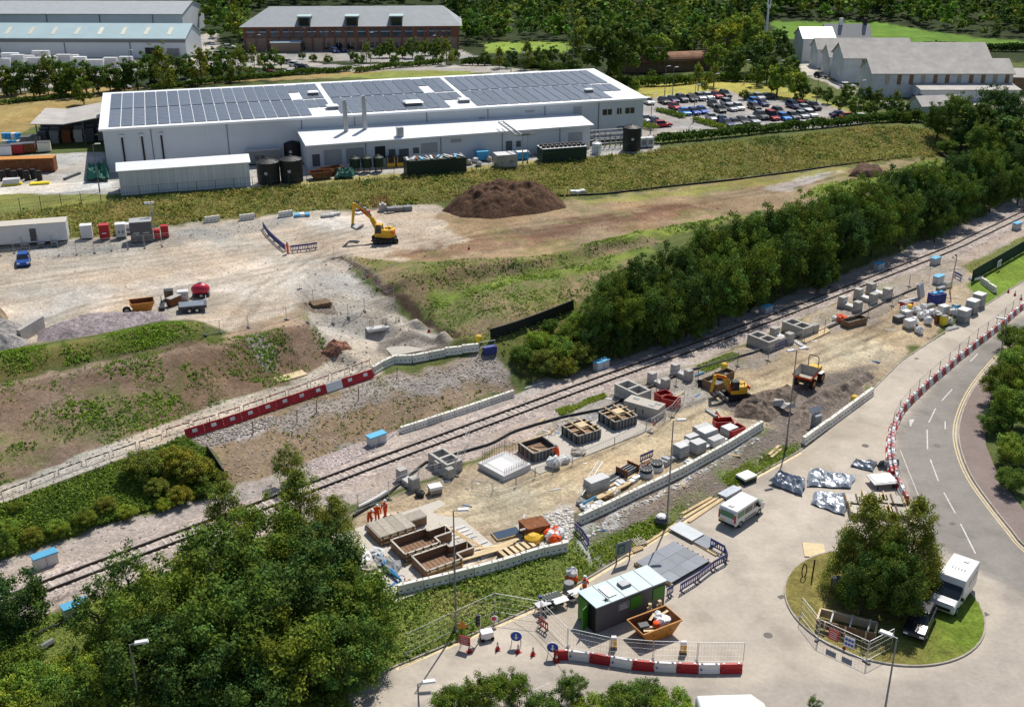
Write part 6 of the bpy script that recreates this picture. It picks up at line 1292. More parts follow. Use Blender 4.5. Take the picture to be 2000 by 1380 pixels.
# tools at right end of the barrier row
t = thing('mixing_tub', 'yellow mixing drum behind the white barriers', 'drum', g(1040,1060), .3); B().lathe([(.55,0),(.75,.35),(.75,.7),(.35,.95)],14).build('drum', 'yellow', t); B().box(.7,.4,0,.9,.7,.5,rz=.5).build('hopper', 'bright_yellow', t)
t = thing('tipping_skip', 'rusty brown tipping skip behind yellow drum', 'skip', g(1042,1042), .5); B().side([(-1.0,.1),(1.0,.1),(1.3,1.1),(-1.1,1.3)],-.9,.9).build('body', 'rust', t); B().box(-.9,-.5,1.1,1.6,.2,.12).build('lip', 'concrete', t)
for k in range(4): t = thing('bulk_bag', f'torn orange and white bag at the end of the barrier row, {ORD[k]} from left', 'bag', g(1070+7*k,1048+6*(k%3)), k); sack(40+k,.6,.9).build('body', 'white_paint' if k % 2 else 'orange_hi', t); sack(60+k,.4,.5).build('crumple', 'orange_hi' if k % 2 else 'white_paint', t, loc=(.3,-.3,.4))
t = thing('tool_tray', 'blue tarpaulin tray with timber edge by the planks', 'tray', g(990,1044), .45); B().box(0,0,0,2.6,1.4,.2).build('frame', 'timber', t); B().box(0,0,.2,2.4,1.2,.04).build('lining', 'glass_blue', t)
b = B(); [b.box(-1.6+.55*k,0,.0,.08,1.0,.5) for k in range(7)]; t = thing('timber_crate', 'slatted timber crate behind the white barriers', 'crate', g(1010,1080), hd(P(950,1100),P(1040,1066))); b.build('ribs', 'timber_dark', t); B().box(0,-.5,0,3.6,.06,.5).build('side', 'timber_dark', t); B().box(0,.5,0,3.6,.06,.5).build('side', 'timber_dark', t)
for k in range(6): B().box(-1.5+.6*k,0,.5,.35,1.15,.05).build('top_slat', 'ply_pale', t)
# slab with starter bars
q0, q1, q2 = P(934,908,1.3), P(984,935,1.3), P(1036,910,1.3); srz2 = hd(q0, q1); sl1, sl2 = float(np.linalg.norm(q1-q0)), float(np.linalg.norm(q2-q1))
t = thing('foundation_slab', 'white concrete foundation slab with a fringe of starter bars', 'slab', (q0[0],q0[1],.85), srz2)
B().box(sl1/2,sl2/2,0,sl1,sl2,.75).build('slab', 'pale_block', t); B().box(sl1*.5,sl2*.5,.75,sl1*.72,sl2*.72,.04).build('top_panel', 'white_paint', t)
for k in range(16): B().cyl((.25+k*(sl1-.5)/15,sl2-.25,.7),(.25+k*(sl1-.5)/15,sl2-.25,2.4),.022,n=5).build('starter_bar', 'rust', t)
for k in range(14): B().cyl((.25,.4+k*(sl2-.7)/13,.7),(.25,.4+k*(sl2-.7)/13,2.2),.022,n=5).build('starter_bar', 'rust', t)
for k in range(14): B().cyl((sl1-.3,.4+k*(sl2-.7)/13,.7),(sl1-.3,.4+k*(sl2-.7)/13,1.3),.022,n=5).build('starter_bar', 'rust', t)
# square shutter boxes
def sbox(label, u, v, rz, s, h, grid):
    t = thing('shutter_box', label, 'formwork', g(u, v), rz, 'square shutter boxes')
    for x, y, sx, sy in ((0,-s/2,s,.1),(0,s/2,s,.1),(-s/2,0,.1,s-.12),(s/2,0,.1,s-.12)):
        B().box(x,y,0,sx,sy,h).build('form_panel', 'dark_grey', t); B().box(x,y,h,sx+.05,sy+.08,.06).build('top_rail', 'weathered', t)
    for k in range(7):
        x = -s/2+.2+k*(s-.4)/6; B().box(x,-s/2-.1,0,.09,.1,h).build('stud', 'mid_grey' if k % 2 else 'dark_green', t); B().box(-s/2-.1,x,0,.1,.09,h).build('stud', 'mid_grey' if k % 2 else 'dark_green', t); B().box(s/2+.1,x,0,.1,.09,h).build('stud', 'mid_grey', t)
    B().box(0,0,.03,s-.15,s-.15,h*.45).build('infill', 'ply', t)
    if grid:
        for x in (-s*.2,s*.2): B().box(x,0,h+.06,.14,s+.5,.14).build('cross_beam', 'timber', t); B().box(0,x,h+.2,s+.3,.14,.12).build('cross_beam', 'timber', t)
        B().box(0,0,h+.33,s*.36,s*.36,.05).build('walk_board', 'ply_pale', t)
    else:
        B().beam((-s*.5,-s*.6,h*.9),(-s*.15,s*.6,h+.6),.14,.1).build('cross_beam', 'timber', t); B().box(.3,-.2,h*.5,1.6,.2,.12,rz=.4).build('cross_beam', 'timber', t)
xrz = hd(P(1097,838,1.8), P(1135,864,1.8))
sbox('square shutter box with worker beside, no timber grid', 1050,885, xrz, 2.9, 1.05, False); sbox('square shutter box with timber grid, middle one', 1135,852, xrz, 3.0, 1.1, True); sbox('square shutter box with timber grid, right one', 1206,825, xrz, 3.0, 1.1, True)
solo('blinding_pad', 'pinkish blinding pad under the shutter boxes', 'slab', B().box(0,0,-.1,16,5.4,.16), 'cream_stone', tuple(g(1135,862)+Vector((0,0,.02))), hd(P(1050,885),P(1206,825)))
for k, (u, v) in enumerate([(1082,912),(1100,900),(1130,885)]): solo('sheet_pile', f'heap of white bags and sheets before the shutter boxes, {ORD[k]} from left', 'heap', sack(70+k,.8,.6 if k else 1.2), ['white_paint','pale_block','weathered'][k], g(u, v), k)
# precast blocks
def ublock(label, u, v, rz, kind='u', s=1.0, rows=2):
    t = thing('precast_block', label, 'concrete block', g(u, v), rz, 'precast foundation blocks'); m = 'concrete'
    if kind == 'u':
        B().box(0,0,-.02,.9*s,3.0*s,.55*s).build('base', m, t)
        for y in (-1.1,1.1): B().box(0,y*s,.53*s,.85*s,.8*s,.75*s).build('upstand', m, t)
        B().box(0,0,.53*s,.8*s,1.35*s,.03).build('seat', 'pale_block', t)
    else:
        w, l, h, th = 1.9*s, 3.1*s, 1.3*s, .28
        for x, y, sx, sy in ((0,-l/2,w,th),(0,l/2,w,th),(-w/2+th/2,0,th,l-th),(w/2-th/2,0,th,l-th),(0,0,w-2*th,th)): 
            for r_ in range(rows): B().box(x,y,r_*h/rows,sx,sy,h/rows-.015).build('course', m, t)
        if kind == 'l': B().box(w*.9,-l*.42,0,1.0*s,.7*s,h*.9).build('wing', m, t)
urz = math.radians(38)
for lab, u, v, kd, s_ in [('U-shaped precast block nearest the three workers',797,945,'u',1),('box-shaped precast block beside foundation slab',870,912,'box',1.0),('U-shaped precast block against box near the slab',868,925,'u',.85),('box-shaped precast block pair left of red tubs',1235,778,'box',1.15),('U-shaped precast block, left of the middle pair',1286,752,'u',1),('U-shaped precast block, right of the middle pair',1331,735,'u',1),('box-shaped precast block with wing above the excavator',1489,676,'l',1.05),('U-shaped precast block between two boxes on right',1526,664,'u',1.1),('box-shaped precast block with wing beside timber bundle',1556,650,'l',1.05),('U-shaped precast block, first of far right three',1659,603,'u',1.15),('U-shaped precast block, second of far right three',1690,587,'u',1.15),('U-shaped precast block, third of far right three',1716,578,'u',1.25)]: ublock(lab, u, v, urz, kd, s_, 3 if kd != 'u' else 2)
t = thing('long_concrete_block', 'long cream concrete block beside the red tubs', 'concrete block', g(1258,806), hd(P(1232,784,1.2),P(1283,798,1.2))); B().box(0,0,0,4.3,1.9,1.35).build('body', 'cream_stone', t, bevel=.03)
for x, y in ((-1.2,.3),(1.1,-.3),(1.5,.4)): B().box(x,y,1.35,.7,.4,.06).build('pocket', 'concrete_block', t)
for x in (-.6,.3): B().box(x,-.96,.4,.14,.04,.5).build('lifting_slot', 'dark_grey', t)
t = thing('steel_table', 'white-topped steel crate beside the dirt track', 'crate', g(850,962), .4); B().box(0,0,.55,1.3,.9,.3).build('top', 'white_paint', t); B().box(0,0,.1,1.2,.8,.45).build('crate', 'weathered', t)
for x in (-.55,.55):
    for y in (-.4,.4): B().box(x,y,0,.08,.08,.6).build('leg', 'timber', t)
solo('black_bag', 'small black bag beside the white topped crate', 'bag', sack(90,.5,.6), 'black', g(820,968))
# red tubs
def tub(label, u, v, rz, L, W_, h, m='red_plastic', full='rust', cat='tub'):
    t = thing('open_tub', label, cat, g(u, v), rz)
    for x, y, sx, sy in ((0,-W_/2,L,.08),(0,W_/2,L,.08),(-L/2,0,.08,W_-.08),(L/2,0,.08,W_-.08)): B().box(x,y,0,sx,sy,h).build('side', m, t)
    B().box(0,0,.02,L-.1,W_-.1,h*.5).build('fill', full, t); return t
for a in [('red open tub left of the long plank',1295,782,.5,1.6,1.3,1.0),('red open tub under the long plank',1310,792,-.5,1.9,1.2,1.0),('red open tub beside the bending worker, left',1412,835,.1,2.0,1.2,1.0),('red open tub at the end of barrier row, right',1434,848,.6,2.0,1.2,.9)]: tub(*a)
tub('dark open form near mini excavator with pale rim',1398,755,.7,2.4,2.2,1.0,'timber_dark','dark_grey','formwork'); tub('dark open form behind mini excavator with pale rim',1412,740,.7,2.6,1.2,.9,'timber_dark','dark_grey','formwork'); tub('black timber mould with dividers beside orange cover',1667,634,.55,3.6,1.3,.9,'timber_dark','black','formwork')
solo('black_slab', 'small black square panel on the ground by the dark forms', 'panel', B().box(0,0,0,1.1,.1,.9,rx=-.5), 'black', g(1372,756))
solo('orange_cover', 'orange and white covered heap by the right precast blocks', 'heap', sack(33,.85,1.0), 'orange_hi', g(1642,628)); solo('white_cover', 'white bag against the orange covered heap', 'heap', sack(34,.5,.8), 'white_paint', g(1631,627))
# block packs behind the long barrier row
def pack(label, u, v, L, W_, h, m='concrete_block', rows=3, rz=math.radians(35), top=True, z=0.0):
    t = thing('block_pack', label, 'blocks', tuple(g(u, v)+Vector((0,0,z))), rz, 'packs of grey blocks')
    for r_ in range(rows):
        for c in range(2): B().box(-L/4+c*L/2,0,.12+r_*h/rows,L/2-.02,W_,h/rows-.02).build('block', m, t)
    B().box(0,0,0,L,W_,.12).build('pallet', 'timber_dark', t)
    if top: B().box(0,0,.12+h,L*.96,W_*.96,.03).build('cap_sheet', 'pale_block', t)
for a in [('grey block pack nearest the lamp post, left one',1329,890,1.3,1.2,1.2),('grey block pack beside the barrier, second one',1362,882,1.4,1.2,1.1),('dark grey block pack at back of the group',1350,868,1.4,.9,1.0),('low pale block pack between the two front packs',1343,876,1.2,.9,.8),('large block pack with plank on top',1380,858,2.0,1.3,1.1),('large block pack at the back with dark cover',1372,850,2.0,1.2,1.0),('open grey crate of blocks at the red tubs',1424,848,1.5,1.3,.8),('white shrink-wrapped pack close to barrier',1398,868,1.7,1.0,.7,'white_paint'),('block stack with ladder at the left end of row',1165,958,2.4,1.2,1.3)]: pack(*a)
timber('steel beam lying across the back block packs',1378,822,1398,835,.4,.3,'steel_grey',1.2,'steel_beam')
a, b2 = g(1132,975), g(1172,930); t = thing('ladder', 'aluminium ladder leaning over the grey block stack', 'ladder', (a.x,a.y,a.z+.5), hd(a,b2)); L = math.hypot(b2.x-a.x,b2.y-a.y)
for y in (-.22,.22): B().beam((0,y,0),(L,y,1.2),.05,.07).build('rail', 'galv', t)
for k in range(12): B().beam((L*(k+.5)/12,-.22,1.2*(k+.5)/12),(L*(k+.5)/12,.22,1.2*(k+.5)/12),.04,.04).build('rung', 'galv', t)
pz = hd(P(1170,955), P(1215,930)); t = thing('pipe_rack', 'stack of black pipes behind the planks', 'pipes', g(1193,942), pz)
for k in range(10): B().cyl((-1.9,-.5+.25*(k%5),.14+.25*(k//5)),(1.9,-.5+.25*(k%5),.14+.25*(k//5)),.12,n=8).build('pipe', 'black' if k % 3 else 'steel_grey', t)
t = thing('formwork_rack', 'rack of grey formwork panels beside the drain rings', 'rack', g(1225,928), pz)
for k in range(4): B().box(0,-.5+.33*k,.15,2.0,.08,.75).build('panel', 'steel_grey', t)
for x in (-.9,.9): B().box(x,0,0,.1,1.5,1.1).build('upright', 'rust', t)
for u, v, lab in [(1262,928,'left black drain ring with toothed rim'),(1282,916,'right black drain ring with toothed rim')]:
    t = thing('drain_ring', lab, 'drain ring', g(u, v), 0); B().lathe([(.75,0),(.78,.25),(.70,.5)],18).build('ring', 'pale_block', t); B().cyl((0,0,.5),(0,0,.78),.62,.62,n=18).build('collar', 'black', t)
    for k in range(12): a = k*math.pi/6; B().box(.6*math.cos(a),.6*math.sin(a),.78,.12,.08,.16,rz=a).build('tooth', 'pale_block', t)
timber('rusty steel beam behind the drain rings',1240,925,1272,906,.25,.45,'rust',0,'steel_beam')
for k, (u, v, m) in enumerate([(1142,992,'white_paint'),(1150,1000,'pale_block'),(1160,996,'white_paint'),(1135,985,'mid_grey'),(1172,988,'white_paint')]): solo('waste_bag', f'white rubbish heap at left end of the long barrier row, {ORD[k]} from top', 'heap', sack(120+k,.55,.5), m, g(u, v), k)
ped('blue barrier lying flat on white barriers at left end', g(1138,998)+Vector((0,0,.6)), g(1164,984)+Vector((0,0,.6)), 'light_blue', 'blue barrier on the white row', .3)
t = thing('bulk_bag', 'white bulk bag with dark sides at foot of middle lamp post', 'bag', g(1291,1022), .3); sack(77,.65,.8).build('body', 'dark_grey', t); B().ball((0,0,.78),.5,1,1,.4,10,5).jit(.06,2).build('top', 'white_paint', t)
# bags and stacks at the right end of the site
for k, (u, v, kd) in enumerate([(1768,622,'ibc'),(1775,640,'ibc'),(1842,612,'ibc'),(1790,612,'bag'),(1802,606,'bag'),(1798,622,'bag'),(1812,632,'bag'),(1820,615,'bag'),(1830,620,'bag'),(1795,650,'bag'),(1785,632,'bag'),(1808,618,'bag'),(1852,632,'bag'),(1765,610,'bag'),(1862,615,'bag')]):
    if kd == 'ibc':
        t = thing('liquid_tank', f'white caged liquid tank among the bags, {["left back","left front","right"][k]} one', 'tank', g(u, v), .5); B().box(0,0,.15,1.25,1.1,1.05).build('bottle', 'white_paint', t, bevel=.08); B().box(0,0,0,1.3,1.15,.15).build('pallet', 'timber', t); c = B()
        for j in range(5): c.box(-.6+.3*j,-.57,.15,.03,.03,1.1).box(-.6+.3*j,.57,.15,.03,.03,1.1)
        for z in (.3,.6,.9,1.2): c.box(0,-.57,z,1.26,.03,.03).box(0,.57,z,1.26,.03,.03).box(-.63,0,z,.03,1.14,.03).box(.63,0,z,.03,1.14,.03)
        c.build('cage', 'galv', t)
    else:
        t = thing('bulk_bag', f'white bulk bag in the heap at right, {ORD[k-3]} counted from the left back', 'bag', g(u, v), k*.7, 'white bulk bags'); sack(200+k,.62,1.0).build('body', 'white_paint' if k % 4 else 'pale_block', t)
        for a in (0.8,3.9): B().tube([(.4*math.cos(a),.4*math.sin(a),.8),(.45*math.cos(a+.4),.45*math.sin(a+.4),1.1),(.4*math.cos(a+.8),.4*math.sin(a+.8),.8)],.04).build('handle', 'pale_block', t)
for k, (u, v) in enumerate([(1822,592),(1834,590)]): t = thing('bulk_bag', ['left blue bulk bag','right blue bulk bag'][k]+' in front of grey panels', 'bag', g(u, v), .3); B().box(0,0,0,1.3,1.3,1.5).build('body', 'blue_plastic', t, bevel=.12); sack(5+k,.5,.4).build('top', 'sky_blue', t, loc=(0,0,1.35))
t = thing('leaning_panel', 'grey mesh panels leaning behind the blue bags', 'panels', g(1802,582), .9)
for k in range(4): B().box(0,.12*k,0,1.8,.06,2.1,rx=-.25).build('panel', 'galv' if k % 2 else 'pale_block', t)
for k, (u, v) in enumerate([(1880,628),(1897,610),(1910,597)]):
    t = thing('crate_stack', ['nearest','middle','farthest'][k]+' stack of grey lidded boxes by the kerb at right', 'boxes', g(u, v), math.radians(42))
    for j in range(2): bx_ = B().box(0,0,j*.95,1.5,1.3,.85).build('box', 'mid_grey' if j == 0 else 'concrete_block', t); B().box(0,0,j*.95+.85,1.55,1.35,.1).build('lid', 'mid_grey' if j == 0 else 'white_paint', bx_)
for k, (u, v, m, sx, sy, h) in enumerate([(1770,600,'red_plastic',1.6,1.0,.8),(1755,628,'dark_grey',1.5,1.0,.8),(1832,630,'rust',1.1,.5,1.2),(1842,634,'bright_yellow',1.0,.7,1.3),(1815,600,'weathered',1.6,.8,.4),(1866,608,'light_blue',1.0,.8,1.0),(1858,642,'pale_block',2.2,.9,.15),(1850,560,'skylight',1.2,.9,.7),(1838,566,'mid_grey',1.6,.7,.4),(1905,545,'white_paint',2.2,.9,.4)]):
    t = thing('material_box', ['red crate with grey lid at left of the bags','dark crate at the left of white tanks','rusty round drum frame before the bags','yellow machine frame before the bags','grey box behind the white bags','light blue box beside the grey stacks','pale plank pack at the kerb','cream box at the foot of orange post','grey duct pack by orange post','white pack by the green fence'][k], 'box', g(u, v), math.radians(30)); B().box(0,0,0,sx,sy,h).build('body', m, t, bevel=.04); B().box(0,0,h,sx*.9,sy*.9,.06).build('lid', 'mid_grey', t)
t = thing('timber_pole', 'tall brown timber pole among materials at right', 'pole', g(1855,570), 0); B().cyl((0,0,-.2),(.2,0,5.6),.12,.08,n=8).build('shaft', 'timber', t); B().box(.18,0,3.6,1.6,.1,.1).build('cross_arm', 'galv', t); B().lathe([(.14,5.55),(.14,5.75)],8).build('cap', 'black', t)
t = thing('fence_notice', 'white notice with dark text on the green security fence', 'notice', (g(1948,527).x, g(1948,527).y-.25, g(1948,527).z+.6), hd(g(1925,535),g(1960,515))); B().box(0,0,0,1.5,.04,1.0).build('plate', 'white_paint', t); b = B(); [b.box(0,-.03,.2+.2*j,1.1,.01,.08) for j in range(4)]; b.build('lettering', 'sign_blue', t)
for k, (u, v, m, L, W_, h) in enumerate([(1210,948,'pale_block',1.2,.9,.5),(1222,940,'weathered',1.4,.8,.3),(1240,938,'galv',1.6,.5,.4),(1185,970,'timber_dark',1.3,.8,.35),(1200,962,'white_paint',1.0,.8,.4),(1300,905,'concrete_block',1.2,.9,.7),(1312,898,'mid_grey',1.0,.8,.4),(1345,905,'pale_block',.9,.7,.4),(1410,862,'white_paint',1.2,.8,.35),(1385,872,'galv',1.4,.6,.4)]):
    t = thing('material_bundle', f'small {["pale","weathered","silver","dark timber","white","grey block","grey","pale stone","white sheeted","metal"][k]} bundle behind the long barrier row', 'bundle', g(u, v), math.radians(32+7*(k%3)))
    for j in range(3): B().box((j-1)*L*.33,.05*(j-1),0,L*.3,W_,h*(.8+.2*(j%2))).build('piece', m, t)
    B().box(0,0,-.05,L,W_,.08).build('bearer', 'timber_dark', t)
for k, (u, v, rz) in enumerate([(780,1105,.4),(835,1060,.9),(900,1082,.2),(875,1048,1.2),(830,1138,.5),(720,1120,.8),(950,1070,.3),(890,1100,.6)]): solo('scaffold_board', f'loose board among the timber forms, {ORD[k]} of the scattered ones', 'board', B().box(0,0,.03,2.2,.24,.05), ['timber','weathered','ply_pale','timber_dark'][k%4], tuple(g(u,v)+Vector((0,0,.06))), rz, 'loose boards among the timber forms')
# heaps
def heap(label, px_ring, top_px, h, col, name='soil_heap', cat='heap', seed=1, wig=.5, flat=.45):
    ring = [g(u, v) for u, v in px_ring]; pa = np.array([(p.x,p.y) for p in ring]); c = pa.mean(0); lo, hi = pa.min(0), pa.max(0); n = 80
    X, Y = np.meshgrid(np.linspace(lo[0],hi[0],n), np.linspace(lo[1],hi[1],n)); ins = inpoly(X, Y, [tuple(p) for p in pa])
    d = np.full(X.shape, 1e9)
    for i in range(len(pa)):
        a, b = pa[i], pa[(i+1)%len(pa)]; e = b-a; t = np.clip(((X-a[0])*e[0]+(Y-a[1])*e[1])/(e@e),0,1); d = np.minimum(d, np.hypot(X-a[0]-t*e[0], Y-a[1]-t*e[1]))
    s = np.clip(np.where(ins, d, -d)/(flat*max(d[ins].max(),.1)), -.4, 1); prof = np.where(s > 0, 1-(1-s)**1.6, s)
    z = Z(X, Y)+h*prof*(.85+.3*fbm(X+seed*9,Y,3))+((fbm(X,Y+seed,1.3,4)-.5)*1.5+(fbm(X*1.0,Y+seed+30,.5,2)-.5)*.5)*wig*np.clip(s+.2,0,1)-.05
    z0 = zz(*c); V = np.c_[X.ravel()-c[0], Y.ravel()-c[1], z.ravel()-z0]; I = np.arange(n*n).reshape(n,n); F = np.stack([I[:-1,:-1],I[:-1,1:],I[1:,1:],I[1:,:-1]],-1).reshape(-1,4)
    keep = (s > -.35).ravel()[F].all(1); cl = np.tile(np.array(col),(n*n,1))*(1+(fbm(X.ravel(),Y.ravel(),1.5,3)-.5)*.6)[:,None]
    o = npmesh(name, V, F[keep], HEAP, cl, smooth=True); o.location = (c[0],c[1],z0); return tag(o, label, cat)
heap('big mound of dark brown earth beyond the excavator', [(862,412),(900,425),(960,428),(1050,418),(1108,406),(1090,382),(1060,372),(960,372),(890,385)], None, 3.6, (.115,.068,.045), flat=.9, wig=1.3)
heap('long purple-grey gravel heap left of the berm', [(70,668),(150,660),(240,642),(335,622),(330,612),(240,614),(170,618),(70,650)], None, 1.5, (.30,.255,.265), 'gravel_heap', flat=.9)
heap('grey gravel heap at the left edge of yard', [(-40,690),(20,682),(56,672),(52,640),(20,630),(-40,640)], None, 1.6, (.27,.255,.25), 'gravel_heap', seed=3, flat=.9)
heap('brown earth heap at left edge of the yard', [(-30,640),(14,634),(16,620),(0,608),(-30,610)], None, 1.2, (.30,.23,.15), seed=4)
heap('dark spoil heap beside the mini excavator', [(1430,815),(1500,825),(1545,800),(1560,770),(1540,752),(1480,768),(1440,785)], None, 1.1, (.19,.15,.12), 'spoil_heap', seed=5, wig=1.0, flat=.9)
heap('long spoil bank between dumper and road barrier', [(1545,850),(1600,815),(1680,760),(1710,735),(1690,728),(1600,765),(1540,805)], None, .6, (.20,.165,.14), 'spoil_heap', seed=6, wig=.9, flat=.9)
heap('dark earth heap at the far end of earthworks', [(1655,345),(1700,348),(1730,342),(1720,328),(1670,328)], None, 1.2, (.13,.085,.06), seed=7)
heap('rubble of broken red brick beside the pit', [(625,690),(660,697),(690,682),(680,668),(640,670)], None, .5, (.26,.13,.09), 'brick_rubble', seed=8, wig=.7)
solo('retaining_wall', 'narrow concrete bay wall between the gravel heaps', 'wall', B().box(0,0,-.3,4.6,.5,1.9), 'concrete', g(63,655), math.radians(78))
for k, (u, v) in enumerate([(1520,800),(1538,805)]): solo('rock_slab', ['left','right'][k]+' grey rock slab on the spoil heap', 'rock', B().box(0,0,0,1.6,.9,.5,taper=.6).jit(.15,k), 'concrete', tuple(g(u,v)+Vector((0,0,.7))), .4*k)
solo('pit_base', 'pinkish concrete base in the pit', 'slab', B().box(0,0,-.15,5.6,3.2,.3), 'cream_stone', g(800,680), .45)
t = thing('bearing_plinth', 'white plinth with clusters of bolts above the pit', 'plinth', g(752,640), hd(g(720,645),g(785,630))); B().box(0,0,-.1,4.8,1.0,.35).build('base', 'pale_block', t)
for x in (-1.7,0,1.7):
    for k in range(4): B().cyl((x-.25+.16*k,0,.2),(x-.25+.16*k,0,1.3),.03,n=5).build('bolt', 'dark_metal', t)
solo('ply_board', 'tan board lying below the weedy slope', 'board', B().box(0,0,.03,3.6,1.5,.06), 'ply_pale', g(568,735), hd(g(540,742),g(597,727)))
solo('ply_box', 'low brown timber box on the ramp', 'box', B().box(0,0,0,2.4,1.8,.5), 'timber_dark', g(626,596), .5)
t = thing('blue_gate_frame', 'blue sheet and scaffold frame at the end of barriers', 'frame', g(952,690), .4); B().box(.3,0,0,1.6,.8,.9).build('sheet', 'blue_plastic', t); B().beam((-1,0,0),(-1,0,1.6),.06,.06).beam((1,0,0),(1,0,1.6),.06,.06).beam((-1,0,1.6),(1,0,1.6),.06,.06).beam((-1,0,.9),(1,0,.9),.06,.06).build('scaffold', 'galv', t)
for k, (u, v) in enumerate([(410,842),(494,848),(580,825),(618,805),(700,780),(775,740)]): solo('iron_stake', f'dark stake in bank below the red barrier, {ORD[k]} from left', 'stake', B().cyl((0,0,-.2),(.1,0,1.5),.05,n=6), 'rust', g(u, v))

# loose stones, offcuts and litter lying about the site
def scatter(name, label, cat, zones, n, s0, s1, cols, seed, thr=0.0, flat=.5, long=1.0):
    rng = np.random.default_rng(seed); P_ = []
    for zn in zones:
        pa = np.array(ZP[zn]); lo, hi = pa.min(0), pa.max(0); x = rng.uniform(lo[0],hi[0],n*5); y = rng.uniform(lo[1],hi[1],n*5)
        k = inpoly(x, y, ZP[zn]) & ~inpoly(x, y, ROAD) & (np.clip((fbm(x+seed*7, y, 5, 3)-thr)*5,0,1) >= rng.random(len(x))*(thr > 0)); P_.append(np.c_[x[k], y[k]][:n])
    p = np.vstack(P_); m = len(p); a = rng.uniform(0,6.28,m); s = s0+(s1-s0)*rng.random(m)**2.5; lx = s*rng.uniform(1,long,m) if long > 1 else s; z = Z(p[:,0],p[:,1])
    base = np.array([(-1,-1,0),(1,-1,0),(1,1,0),(-1,1,0),(-.75,-.75,1),(.75,-.7,1),(.7,.75,1),(-.7,.7,1)], float)
    V = np.repeat(base[None], m, 0)*(1+rng.normal(0,.15,(m,8,3))); V[:,:,0] *= lx[:,None]; V[:,:,1] *= s[:,None]; V[:,:,2] *= (s*flat)[:,None]*1.6; V[:,:,2] -= s[:,None]*.15
    c, sn = np.cos(a)[:,None], np.sin(a)[:,None]; X = V[:,:,0]*c-V[:,:,1]*sn+p[:,0:1]; Y = V[:,:,0]*sn+V[:,:,1]*c+p[:,1:2]; VV = np.stack([X, Y, V[:,:,2]+z[:,None]], -1).reshape(-1,3)
    F = np.array([(0,3,2,1),(4,5,6,7),(0,1,5,4),(1,2,6,5),(2,3,7,6),(3,0,4,7)]); FF = (F[None]+(np.arange(m)*8)[:,None,None]).reshape(-1,4)
    cc = np.array(cols)[rng.integers(0,len(cols),m)]*rng.uniform(.7,1.25,m)[:,None]; return tag(npmesh(name, VV, FF, TARMAC, np.repeat(cc,8,0)), label, cat, kind='stuff')
STN = [(.42,.38,.35),(.30,.27,.25),(.50,.46,.42),(.36,.30,.27)]
scatter('loose_stones', 'loose stones scattered over the lower site', 'stones', ['sitegrey','vergegravel','spoil','vergegravel'], 1500, .025, .10, [(.36,.31,.26),(.27,.23,.20),(.42,.38,.33)], 1)
scatter('loose_stones', 'loose stones on the bank between haul road and track', 'stones', ['lowgrit','lowbank','haul','lowgrit2'], 1700, .03, .12, [(.38,.34,.30),(.29,.25,.22),(.44,.40,.36)], 2)
scatter('loose_stones', 'loose stones and clods on the weedy slope and ramp', 'stones', ['slope','slopeR','rampbrown'], 700, .03, .11, [(.30,.24,.19),(.22,.16,.12),(.36,.32,.28)], 3)
scatter('ballast_stones', 'coarse ballast stones beside the track', 'stones', ['ballast','ballastgrey'], 9000, .04, .13, [(.46,.39,.37),(.36,.31,.30),(.54,.46,.44)], 4)
scatter('loose_stones', 'stones and clods in the upper yard and earthworks', 'stones', ['yard','yardgrey','dirt','reddirt','ramp'], 420, .03, .13, [(.42,.37,.31),(.34,.29,.24),(.26,.19,.14)], 5)
scatter('site_litter', 'timber offcuts and litter around the forms and blocks', 'litter', ['chalk2','greyfine','sitegrey','site','vergewhite'], 110, .05, .16, [(.62,.48,.28),(.7,.7,.68),(.25,.16,.1),(.5,.5,.52),(.05,.15,.4)], 6, 0, .3, 7)
scatter('white_rubble', 'white rubble below the long barrier row', 'rubble', ['vergewhite','chalk'], 900, .05, .18, [(.66,.64,.60),(.55,.52,.48)], 7)
scatter('form_offcuts', 'offcuts, bags and scraps lying between the timber forms', 'litter', ['chalk2'], 150, .05, .16, [(.62,.50,.32),(.72,.72,.70),(.25,.16,.1),(.5,.5,.52),(.75,.73,.68)], 8, 0, .35, 6)
tufts('weeds', 'sparse weeds on the stony bank below the red barrier', 'weeds', ['lowbank'], 700, .10, .18, [(.11,.13,.04),(.16,.16,.06)], .45, 4, 11, 5)
